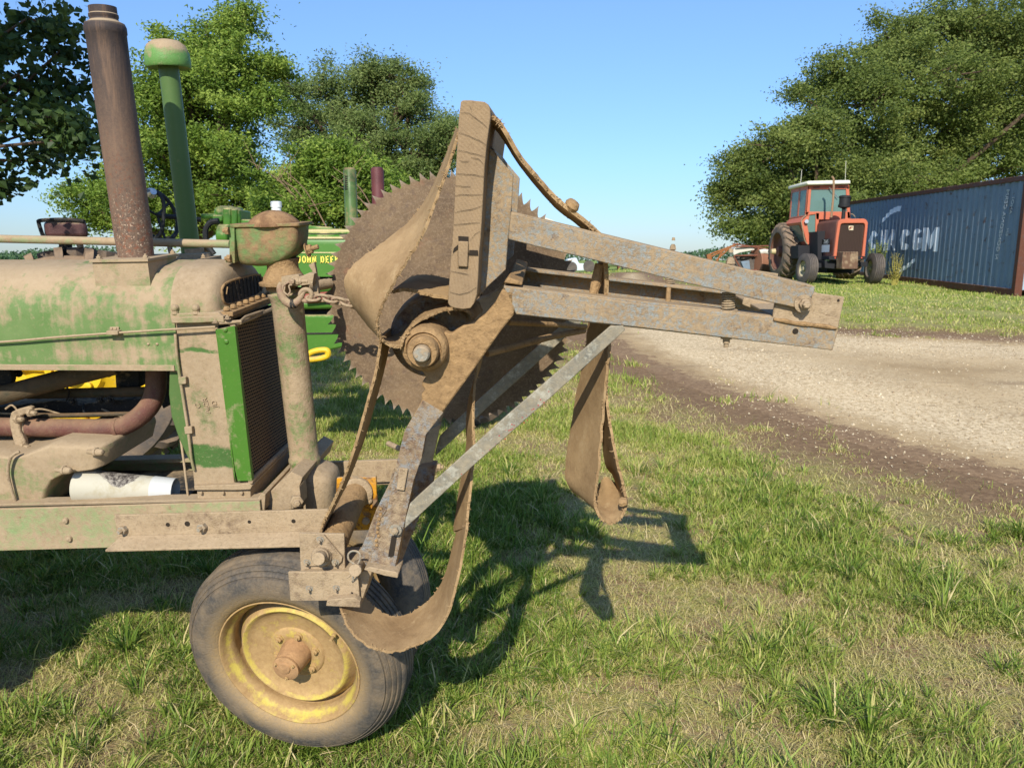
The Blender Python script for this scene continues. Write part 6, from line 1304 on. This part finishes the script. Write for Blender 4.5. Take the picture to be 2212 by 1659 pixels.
for s, x, y, h in (('N GONZONA CERM', 2052, 640, .17), ('ANO1', 2122, 500, .14), ('CN', 2090, 690, .12)):
    sh = uv_sh(*vw(7, x, y)); text_mesh(mb, s, CW(sh[0], .012, sh[1]), (upv-cdir*.12), (cdir*-1-upv*.12)*-1 if False else -cdir, h, .002)
build_each('chalk_writing', mb, plain('white_chalk', srgb(190, 196, 200), .8, .1), ct_, smooth=0, gap=.25)
# ================================================================== orange tractor with cab
YO = 22.0; og = float(gz(9.4, 22))
ot = thing('tractor', 'faded orange tractor with a white-roofed cab and wide front wheels near the container', 'tractor', V((9.45, 23, og)))
M['orange'] = dusty('faded_orange', srgb(190, 106, 78), srgb(176, 96, 70), .22, 1.5, .1, .5, .04, 30, dust=srgb(170, 110, 84), dust2=srgb(140, 90, 74), crisp=.2)
M['brownhood'] = dusty('weathered_hood_side', srgb(100, 60, 50), srgb(88, 54, 46), .4, 1.6, .1, .6, .05, 30, dust=srgb(128, 92, 78), dust2=srgb(100, 70, 60), crisp=.25)
M['cabwhite'] = dusty('peeling_white_roof', srgb(226, 222, 204), srgb(206, 200, 178), .25, 5, 0, .6, .1, 40, dust=srgb(196, 176, 120), dust2=srgb(150, 134, 100))
M['wtyre'] = dusty('grey_tyre', srgb(72, 68, 66), srgb(92, 84, 78), .3, 2, .1, .85, .1, 40, dust=srgb(120, 108, 96), dust2=srgb(96, 88, 80), crisp=.25)
def m_glass():
    t = NT('cab_glass'); t.b.inputs['Base Color'].default_value = (*srgb(120, 150, 142), 1); t.b.inputs['Roughness'].default_value = .12; t.b.inputs['Specular IOR Level'].default_value = .6
    tp = t.n('BsdfTransparent'); tp.inputs[0].default_value = (.62, .70, .66, 1); mx = t.n('MixShader'); mx.inputs[0].default_value = .55; t.t.links.new(tp.outputs[0], mx.inputs[1]); t.t.links.new(t.b.outputs[0], mx.inputs[2]); t.t.links.new(mx.outputs[0], t.out.inputs[0]); return t.m
M['glass'] = m_glass()
def oz(pts, y0, y1, mat, name, par=None, bev=.01, hole=None):
    mb = MB(); mb.zp(WF, 15, pts, y0, y1); return build(name, mb, mat, par or ot, bevel=bev, smooth=40)
YH = 21.6
hd = oz([(1062, 700), (1075, 672), (1110, 650), (1430, 648), (1470, 668), (1484, 706), (1440, 1165), (1300, 1190), (1010, 1165), (920, 1170), (880, 1150)][0:8]+[(1010, 1165)], YH, 22.95, M['brownhood'], 'hood')
# orange nose surround as a frame around the grille
nose_o = [(1010, 1165), (1040, 920), (1068, 712), (1080, 678), (1112, 655), (1150, 648), (1430, 644), (1464, 660), (1486, 700), (1482, 760), (1462, 960), (1442, 1165)]
nose_i = [(1052, 1165), (1078, 920), (1104, 745), (1112, 722), (1130, 712), (1160, 708), (1420, 706), (1436, 712), (1446, 730), (1444, 780), (1424, 960), (1402, 1165)]
mb = MB(); O = [WF.ln(15, x, y, YH) for x, y in nose_o]; I = [WF.ln(15, x, y, YH) for x, y in nose_i]; nn_ = len(O)
mb.add([WF.w(a, YH-.07, b) for a, b in O]+[WF.w(a, YH-.07, b) for a, b in I]+[WF.w(a, YH+.12, b) for a, b in O]+[WF.w(a, YH-.01, b) for a, b in I],
       [[i, i+1, nn_+i+1, nn_+i] for i in range(nn_-1)]+[[i+1, i, 2*nn_+i, 2*nn_+i+1] for i in range(nn_-1)]+[[nn_+i, nn_+i+1, 3*nn_+i+1, 3*nn_+i] for i in range(nn_-1)])
build('nose_surround', mb, M['orange'], hd, bevel=.012, smooth=50)
M['grille'] = plain('brown_grille', srgb(62, 46, 38), .8, .3, 3)
gq = oz(nose_i, YH-.012, YH-.002, M['grille'], 'grille', hd, .0)
mb = MB()
for k in range(16): x = 1070+k*22; mb.tube([WF.P(15, x+34*(1-k/16)+6, 722, YH-.016), WF.P(15, x-6, 1150, YH-.016)], .006, 4)
build('grille_bars', mb, M['grille'], gq)
mb = MB(); mb.zp(WF, 15, [(1232, 742), (1298, 742), (1296, 802), (1236, 802)], YH-.03, YH-.02); eb = build('nose_emblem', mb, plain('cream_badge', srgb(220, 204, 170), .5), hd)
mb = MB(); mb.zp(WF, 15, [(1240, 770), (1262, 748), (1268, 780), (1245, 796)], YH-.034, YH-.0301); mb.zp(WF, 15, [(1270, 752), (1290, 752), (1280, 792)], YH-.034, YH-.0301); build('emblem_mark', mb, plain('badge_red', srgb(130, 50, 40), .5), eb)
mb = MB()
for k in range(6): x = 1158+k*36; mb.zp(WF, 15, [(x, 1105), (x+28, 1105), (x+26, 1200), (x+22, 1345), (x-24, 1340), (x-14, 1200)], YH-.42-.0*k, YH-.04)
wt = build('front_weight', mb, dusty('rust_weights', srgb(110, 84, 66), srgb(90, 66, 54), .4, 3, .3, .8, .2, 40), ot, bevel=.01)
mb = MB(); mb.zp(WF, 15, [(960, 1165), (1480, 1165), (1478, 1205), (1200, 1225), (960, 1215)], YH-.05, YH+.5)
mb.zp(WF, 15, [(900, 1225), (1400, 1225), (1340, 1350), (1150, 1350), (900, 1330)], YH+.1, YH+.6); mb.zp(WF, 15, [(760, 1265), (1500, 1240), (1500, 1310), (760, 1330)], YO-.06, YO+.06)
mb.zp(WF, 15, [(530, 1015), (900, 1015), (900, 1230), (530, 1200)], 22.9, 24.4); mb.zp(WF, 15, [(800, 820), (920, 810), (890, 1000), (880, 1220), (800, 1220)], 22.3, 23.0)
mb.zp(WF, 15, [(920, 1300), (1320, 1300), (1300, 1400), (940, 1400)], 22.6, 24.8)
build('chassis', mb, plain('dark_chassis', srgb(38, 38, 42), .8, .3, 3), ot, bevel=.01)
mb = MB()
for x in (1045, 1415): mb.lathe(WF.P(15, x, 1188, YH-.052), V((0, -1, 0)), [(0, 0), (.02, 0), (0, .01)], 10)
build_each('amber_marker', mb, plain('amber', srgb(210, 80, 40), .4), ot)
# cab as corner posts and panels so the glass is open
YC = 22.95; YK = 24.25
cabt = MB()
def post(a, b, c_, d_, y0, y1): cabt.zp(WF, 15, [a, b, c_, d_], y0, y1)
cab = oz([(665, 180), (1238, 172), (1240, 232), (700, 236)], YC, YK, M['orange'], 'cab')
for pts in ([(665, 180), (712, 236), (690, 545), (655, 600), (630, 600)], [(1198, 232), (1240, 172), (1258, 640), (1215, 640)], [(630, 545), (1250, 545), (1260, 640), (1215, 655), (780, 655), (775, 580), (640, 600)],
            [(775, 560), (825, 560), (800, 1008), (765, 1008)], [(690, 955), (780, 950), (800, 1010), (690, 1012)], [(570, 680), (600, 640), (668, 600), (690, 600), (655, 720), (700, 960), (690, 1012), (650, 990)]): oz(pts, YC, YC+.08, M['orange'], 'cab_frame', cab)
oz([(705, 234), (1200, 232), (1212, 546), (688, 548)], YC+.03, YC+.04, M['glass'], 'windscreen', cab, 0)
oz([(672, 590), (778, 575), (768, 955), (700, 958), (652, 720)], YC+.03, YC+.04, M['glass'], 'front_pane', cab, 0)
def sidequad(mb, pts):     # (x, y, depth) polygon on the left flank
    mb.add([WF.P(15, x, y, d) for x, y, d in pts], [list(range(len(pts)))])
mb = MB(); 
# left flank: outer frame runs back from the front-left post
L0, L1 = YC, YK
def flank(mb, f0, f1, vtop0, vbot0, off=0.0, nudge=0):
    """rectangle on the side plane through the front-left post line; f along depth 0..1"""
    def pt(f, top):
        xt, yt = (667, 182) if top else (632, 610); p = WF.P(15, xt, yt, YC); return p+V((-.02*f+nudge, (YK-YC)*f, 0))
    a, b = pt(f0, 1), pt(f0, 0); c, d = pt(f1, 1), pt(f1, 0)
    q = [a.lerp(b, vtop0), a.lerp(b, vbot0), c.lerp(d, vbot0), c.lerp(d, vtop0)]; s = V((.03, 0, 0))
    mb.add(q+[p+s for p in q], [[0, 1, 2, 3], [7, 6, 5, 4], [0, 4, 5, 1], [1, 5, 6, 2], [2, 6, 7, 3], [3, 7, 4, 0]])
for a in ((0, .08, 0, 1), (.44, .52, 0, 1), (.94, 1, 0, 1), (.08, .94, 0, .12), (.08, .94, .96, 1)): flank(mb, a[0], a[1], a[2], a[3])
build('side_frame', mb, M['orange'], cab, bevel=.005)
mb = MB(); flank(mb, .08, .44, .12, .96, nudge=.01); flank(mb, .52, .94, .12, .96, nudge=.01); build('side_window', mb, M['glass'], cab)
q0 = WF.P(15, 632, 612, YC); q1 = WF.P(15, 560, 690, YC); q2 = WF.P(15, 690, 1005, YC); B_ = V((0, YK-YC, 0))
mb = MB(); mb.add([q0, q1, q1+B_, q0+B_], [[0, 1, 2, 3]]); mb.add([q1, q2, q2+B_, q1+B_], [[0, 1, 2, 3]]); build('lower_cab_side', mb, M['orange'], cab)
mb = MB(); mb.add([q1.lerp(q2, .12)+V((-.02, .15, 0)), q1.lerp(q2, .85)+V((-.02, .15, 0)), q1.lerp(q2, .85)+V((-.02, .95, 0)), q1.lerp(q2, .12)+V((-.02, 1.1, 0))], [[0, 1, 2, 3]]); build('lower_pane', mb, M['glass'], cab)
oz([(700, 236), (1240, 232), (1250, 545), (640, 560)], YK-.06, YK-.05, M['glass'], 'rear_window', cab, 0); oz([(700, 600), (1230, 600), (1230, 1000), (720, 1000)], YK-.05, YK, M['orange'], 'rear_panel', cab)
mb = MB(); mb.zp(WF, 15, [(735, 300), (760, 300), (762, 540), (732, 540)], 23.6, 23.66); mb.zp(WF, 15, [(860, 480), (1050, 480), (1060, 640), (850, 640)], 23.4, 23.7); build('cab_seat', mb, M['dark'], cab)
rf = oz([(655, 130), (680, 116), (1250, 104), (1262, 118), (1262, 158), (672, 172), (655, 165)], YC-.18, YK+.1, M['cabwhite'], 'cab_roof', cab, .03)
mb = MB(); mb.tube([WF.P(15, 560, 205, YK), WF.P(15, 560, 155, YK)], .05, 8); mb.tube([WF.P(15, 562, 160, YK), WF.P(15, 580, -40, YK)], .006, 4); mb.tube([WF.P(15, 1185, 105, YK), WF.P(15, 1196, -160, YK)], .006, 4); build_each('radio_antenna', mb, M['cabwhite'], cab)
mb = MB()
for x in (735, 1085): mb.zp(WF, 15, [(x, 200), (x+95, 196), (x+90, 212), (x+5, 216)], YC-.012, YC-.002)
build_each('roof_vent', mb, M['brownhood'], cab)
mb = MB(); mb.tube(smooth_path([WF.P(15, x, y, 22.2) for x, y in ((998, 55), (1012, 75), (1024, 110), (1020, 300), (1008, 450), (990, 625))], 4), .030, 12); build('exhaust_pipe', mb, dusty('tan_pipe', srgb(150, 120, 90), srgb(130, 100, 76), .4, 6, .1, .6, .2), ot)
c = WF.P(15, 1155, 640, 22.1); K = .155*22.1/FPX
mb = MB(); mb.lathe(c, V((.02, 0, 1)), [(0, -.02), (25*K, -.02), (25*K, 130*K), (45*K, 140*K), (78*K, 150*K), (80*K, 180*K), (70*K, 190*K), (70*K, 270*K), (78*K, 275*K), (78*K, 295*K), (60*K, 305*K), (0, 308*K)], 28); build('air_cleaner', mb, M['black'], ot, smooth=40)
mb = MB(); mb.tube([WF.P(15, 960, 205, YC-.05), WF.P(15, 990, 240, YC-.05), WF.P(15, 1085, 350, YC-.05)], .012, 6); build('wiper', mb, M['chrome'], cab)
mb = MB(); mb.lathe(WF.P(15, 648, 680, YC-.1), V((-.2, -1, 0)), [(0, .0), (.055, 0), (.06, -.03), (.03, -.1), (0, -.1)], 20); build('headlight', mb, M['chrome'], cab, smooth=50)
mb = MB(); mb.tube(smooth_path([WF.P(15, x, y, YC-.06) for x, y in ((640, 590), (575, 665), (590, 780), (620, 940), (660, 1000))], 4), .014, 6); mb.tube(smooth_path([WF.P(15, x, y, YC-.06) for x, y in ((1265, 575), (1300, 590), (1325, 625))], 3), .012, 6); build_each('grab_rail', mb, M['spring'], cab)
# decals on the hood flank
def dec(x0, y0, x1, y1, mat, name, d0=21.75, d1=22.3):
    a = WF.P(15, 1010, 1000, YH).x
    z1 = WF.P(15, x0, y0, d1).z; z0_ = WF.P(15, x0, y1, d1).z; mb = MB(); X = WF.P(15, 1030, 1000, YH).x-.06
    mb.add([V((X, d1, z0_)), V((X, d0, z0_)), V((X, d0, z1)), V((X, d1, z1))], [[0, 1, 2, 3]]); mb.add([V((X+.2, d1, z0_)), V((X, d1, z0_)), V((X, d1, z1)), V((X+.2, d1, z1))], [[0, 1, 2, 3]]); return build(name, mb, mat, hd), X
dl, X = dec(890, 1010, 1000, 1110, plain('white_decal', srgb(200, 204, 208), .5, .15), 'flank_decal')
dl2, X = dec(900, 930, 1000, 1005, M['black'], 'number_decal')
mb = MB(); z_ = WF.P(15, 960, 968, 22.0).z; text_mesh(mb, '7045', V((X-.004, 22.02, z_)), (0, -1, 0), (0, 0, 1), .17, .002); build('number_lettering', mb, plain('grey_white_paint', srgb(200, 200, 200), .5), dl2, smooth=0)
# wheels
def lugwheel(c, r, w_, par, name):
    mb = MB(); X = V((1, 0, 0)); mb.lathe(c-X*w_/2, X, [(r*.60, .06), (r*.66, .0), (r*.82, .0), (r*.90, .03), (r*.93, .07), (r*.93, w_-.07), (r*.9, w_-.03), (r*.82, w_), (r*.66, w_), (r*.6, w_-.06)], 48)
    for k in range(22):
        for sd in (0, 1):
            a = 2*math.pi*(k+.5*sd)/22; row = []
            for f, r0, r1 in ((0, .80, .87), (.22, .90, .985), (.6, .93, 1.0), (1, .93, 1.0)):
                xx = (w_*.56*f) if sd == 0 else w_-w_*.56*f; aa = a+.26*f
                row.append([c+V((xx-w_/2, math.cos(aa+da)*r*q, math.sin(aa+da)*r*q)) for da, q in ((-.05, r0), (-.038, r1), (.038, r1), (.05, r0))])
            mb.loft(row)
    ty = build(name, mb, M['rubber_far'], par, smooth=40)
    build('rear_rim', MB().lathe(c-X*(w_/2-.03), X, [(r*.63, -.02), (r*.6, .04), (r*.5, .12), (r*.2, .14), (r*.16, .02), (0, .02)], 32), plain('rim_rust', srgb(110, 70, 56), .7, .3, 3), ty); return ty
cl_ = WF.P(15, 330, 1130, 24.4); gz_ = float(gz(cl_.x, 24.4)); cl_.z = gz_+.86; lugwheel(cl_, .885, .50, ot, 'rear_wheel'); cr_ = V((cl_.x+1.95, 24.4, float(gz(cl_.x+1.95, 24.4))+.86)); lugwheel(cr_, .885, .50, ot, 'rear_wheel')
mb = MB(); mb.tube([cl_, cr_], .14, 12); mb.lathe(cl_+V((-.28, 0, 0)), V((-1, 0, 0)), [(0, 0), (.09, 0), (.07, .12), (0, .13)], 16); build('rear_axle', mb, plain('cream_hub', srgb(196, 176, 132), .6), ot)
def ribwheel(c, r, w_, rot):
    X = V((math.cos(rot), math.sin(rot), -.06)).normalized(); pr = [(r*.5, .03), (r*.55, -.005), (r*.75, -.01), (r*.9, .02)]
    for k in range(5): o = .03+(w_-.06)*k/5; pr += [(r, o), (r, o+(w_-.06)/5*.7), (r*.95, o+(w_-.06)/5*.75), (r*.95, o+(w_-.06)/5*.98)]
    pr += [(r*.97, w_-.02), (r*.75, w_+.01), (r*.5, w_-.03)]
    ty = build('front_wheel', MB().lathe(c-X*w_/2, X, pr, 48), M['wtyre'], ot, smooth=40)
    build('front_rim', MB().lathe(c-X*(w_/2-.02), X, [(r*.54, -.01), (r*.5, .03), (r*.42, .08), (r*.15, .07), (r*.12, -.0), (0, .0)], 28), plain('grey_cream_rim', srgb(170, 160, 130), .6, .2, 4), ty)
for x in (648, 1588):
    c = WF.P(15, x, 1370, YO); c.z = float(gz(c.x, YO))+.425; ribwheel(c, .43, .30, .10 if x < 1000 else -.06)
# ================================================================== machinery and junk further off
fm = thing('farm_machine', 'rusty tow-behind farm machine with drum and white frame, left of the orange tractor', 'farm machine', V((WF.P(10, 1850, 400, 27).x, 27, float(gz(8, 27)))))
def q10(pts, y0, y1, mat, name, par, bev=.01): mb = MB(); mb.zp(WF, 10, pts, y0, y1); return build(name, mb, mat, par, bevel=bev)
rusty = plain('rust_red', srgb(132, 82, 64), .8, .35, 3); pale = plain('chalky_white', srgb(206, 200, 186), .7, .2, 3); rustb = plain('rust_orange', srgb(150, 96, 56), .8, .3, 4)
q10([(1690, 200), (1720, 160), (1890, 150), (1900, 190), (1760, 215), (1700, 240)], 26.9, 27.4, pale, 'white_housing', fm)
q10([(1760, 240), (1900, 225), (1900, 260), (1770, 280)], 26.9, 27.6, M['dark'], 'dark_housing', fm); q10([(1770, 300), (1850, 290), (1860, 375), (1800, 380)], 26.9, 27.5, M['cont'], 'grey_panel', fm)
mb = MB(); a = WF.P(10, 1900, 315, 27); b = WF.P(10, 2030, 318, 27.1); mb.lathe(a, (b-a), [(0, 0), (.50, 0), (.52, .03), (.50, .06), (.50, .9), (.52, .95), (0, .97)], 32); build('drum', mb, plain('brown_drum', srgb(150, 104, 80), .7, .25, 3), fm)
mb = MB()
for p in (((1700, 245), (2040, 240)), ((1720, 160), (2060, 150)), ((1690, 130), (2050, 185)), ((1850, 385), (2060, 385)), ((1700, 250), (1780, 390))): mb.tube([WF.P(10, p[0][0], p[0][1], 26.8), WF.P(10, p[1][0], p[1][1], 26.9)], .025, 6)
build('tool_bar', mb, rusty, fm)
mb = MB(); mb.tube(smooth_path([WF.P(10, x, y, 26.7) for x, y in ((1950, 215), (1990, 205), (2040, 215))], 3), .09, 10); mb.tube([WF.P(10, 1975, 240, 26.7), WF.P(10, 1985, 310, 26.7)], .05, 8); build('white_pipe', mb, pale, fm)
for x in (1790, 1950):
    c = WF.P(10, x, 390, 27); c.z = float(gz(c.x, 27))+.35; build('machine_wheel', MB().lathe(c, V((.1, 1, 0)), [(0, .0), (.2, .0), (.34, -.03), (.35, .08), (.34, .18), (.2, .15), (0, .15)], 28), M['wtyre'], fm)
q10([(1700, 390), (2060, 385), (2060, 405), (1700, 412)], 26.9, 27.3, rusty, 'main_beam', fm)
mb = MB()
for p in (((1445, 235), (1480, 290)), ((1475, 235), (1485, 290)), ((1450, 240), (1740, 130)), ((1480, 255), (1740, 130)), ((1530, 290), (1640, 190)), ((1530, 320), (1590, 200)), ((1640, 190), (1740, 128))): mb.tube([WF.P(10, *p[0], 30), WF.P(10, *p[1], 30)], .035, 6)
mb.zp(WF, 10, [(1442, 235), (1478, 228), (1486, 300), (1450, 300)], 29.9, 30.1); g0 = WF.P(10, 1465, 300, 30); mb.tube([g0, V((g0.x, 30, float(gz(g0.x, 30))))], .08, 6)
tag(build('rusty_boom', mb, rustb), 'rusty orange lattice boom rising toward the machine left of the tractor', 'boom')
def veh(name, label, pts, Y, mat, cat, roofpts=None, wheels=(), group=None):
    c = WF.P(10, pts[0][0], pts[0][1], Y); t = thing(name, label, cat, V((c.x, Y, float(gz(c.x, Y)))), group); q10(pts, Y, Y+1.7, mat, 'body', t, .05)
    if roofpts: q10(roofpts, Y+.1, Y+1.6, M['glass'], 'cab_windows', t, .03)
    for x in wheels:
        p = WF.P(10, x, 400, Y-.05); p.z = float(gz(p.x, Y))+.33; build('wheel', MB().lathe(p, V((0, 1, 0)), [(0, 0), (.2, -.02), (.33, 0), (.33, .2), (0, .2)], 20), M['wtyre'], t)
    return t
silver = plain('silver_paint', srgb(196, 204, 208), .4, .1)
veh('parked_truck', 'pale silver truck parked far off, seen just right of the saw blade', [(100, 300), (110, 275), (190, 262), (215, 318), (345, 325), (345, 385), (190, 392), (100, 330)], 44, silver, 'truck', [(125, 278), (185, 266), (205, 312), (130, 318)], (140, 310))
tk = WF.P(10, 520, 360, 46); tk.z = float(gz(tk.x, 46))+.75
tt_ = thing('storage_tank', 'far-off pale grey round tank lying on a stand beyond the road', 'tank', V((tk.x, 46, tk.z-.75))); build('tank_shell', MB().lathe(tk-V((.75, 0, 0)), V((1, .2, 0)), [(0, 0), (.4, .02), (.55, .12), (.55, 1.4), (.4, 1.5), (0, 1.52)], 28), silver, tt_, smooth=50)
mb = MB(); mb.box(WF, tk.x-.5, tk.x-.4, 45.7, 46.3, tk.z-.75-1.5, tk.z-.4-1.5); mb.box(WF, tk.x+.4, tk.x+.5, 45.7, 46.3, tk.z-.75-1.5, tk.z-.4-1.5); build_each('tank_stand', mb, rusty, tt_)
rm = WF.P(10, 620, 375, 48); rg = float(gz(rm.x, 48)); r3 = thing('hay_rake', 'small red farm implement standing far off beside the grey tank', 'implement', V((rm.x, 48, rg)))
mb = MB(); mb.box(WF, rm.x-1.2, rm.x+.9, 47.8, 48.4, rg+.35-1.5, rg+.6-1.5); mb.box(WF, rm.x-.3, rm.x+.5, 47.8, 48.6, rg+.6-1.5, rg+1.0-1.5); build('frame', mb, plain('implement_red', srgb(170, 84, 70), .6, .3, 2), r3)
for dx in (-1.0, .2, 1.1): build('wheel', MB().lathe(V((rm.x+dx, 47.7, rg+.32)), V((0, 1, 0)), [(0, 0), (.2, -.02), (.32, 0), (.32, .15), (0, .15)], 18), M['wtyre'] if dx < 1 else pale, r3)
sh = WF.P(4, 1370, 890, 42); sg_ = float(gz(sh.x, 42)); s4 = thing('farm_shed', 'small distant white-roofed shed peeking above the upper saw beam', 'shed', V((sh.x, 43, sg_)))
la_ = WF.ln(4, 1230, 885, 42)[0]; lb_2 = WF.ln(4, 1505, 885, 42)[0]; nr_ = WF.ln(4, 1480, 870, 42)[1]; ne_ = WF.ln(4, 1500, 893, 42)[1]
mb = MB(); mb.prism(WF, [(la_-.15, ne_), (lb_2+.15, ne_-.06), (lb_2+.12, ne_+.03), (lb_2-.35, nr_), (la_+.35, nr_), (la_-.15, ne_+.08)], 41.8, 45.2); build('roof', mb, pale, s4)
build('wall', MB().box(WF, la_, lb_2, 42, 45, sg_-1.5, ne_-.05), silver, s4)
mb = MB(); mb.box(WF, la_+.5, la_+1.3, 41.96, 42.0, sg_-1.5, sg_+.5); build('door', mb, rusty, s4)
# weed by the container
mb = MB()
for k in range(46):
    b_ = WF.P(15, 1870+random.uniform(-30, 40), 1510, 21.3); b_.z = float(gz(b_.x, b_.y)); p1 = b_+V((random.uniform(-.2, .2), random.uniform(-.1, .1), random.uniform(.3, .9))); mb.tube([b_, b_.lerp(p1, .5), p1], [.008, .006, .002], 4)
    for q in range(5): c = b_.lerp(p1, random.uniform(.3, 1)); d = V((random.uniform(-1, 1), random.uniform(-1, 1), random.uniform(-.3, .6))).normalized()*.07; e = d.cross(V((0, 0, 1)))*.35; mb.add([c, c+d*.5+e, c+d, c+d*.5-e], [[0, 1, 2, 3]])
tag(build('weed', mb, plain('dry_weed', srgb(170, 160, 84), .8, .3), smooth=0), 'tall dry yellow-green weed growing against the container beside the orange tractor', 'weed', 'weeds by the container')
mb = MB()
for k in range(60):
    b_ = WF.P(15, 1610+random.uniform(-80, 80), 1500, 23.4); b_.z = float(gz(b_.x, b_.y)); p1 = b_+V((random.uniform(-.25, .25), random.uniform(-.1, .1), random.uniform(.6, 1.25))); mb.tube([b_, b_.lerp(p1, .5), p1], [.009, .006, .002], 4)
    for q in range(8): c = b_.lerp(p1, random.uniform(.3, 1)); d = V((random.uniform(-1, 1), random.uniform(-1, 1), random.uniform(-.3, .6))).normalized()*.09; e = d.cross(V((0, 0, 1)))*.35; mb.add([c, c+d*.5+e, c+d, c+d*.5-e], [[0, 1, 2, 3]])
tag(build('weed', mb, plain('green_weed', srgb(140, 150, 70), .8, .3), smooth=0), 'clump of green weeds behind the right front wheel of the orange tractor', 'weed', 'weeds by the container')
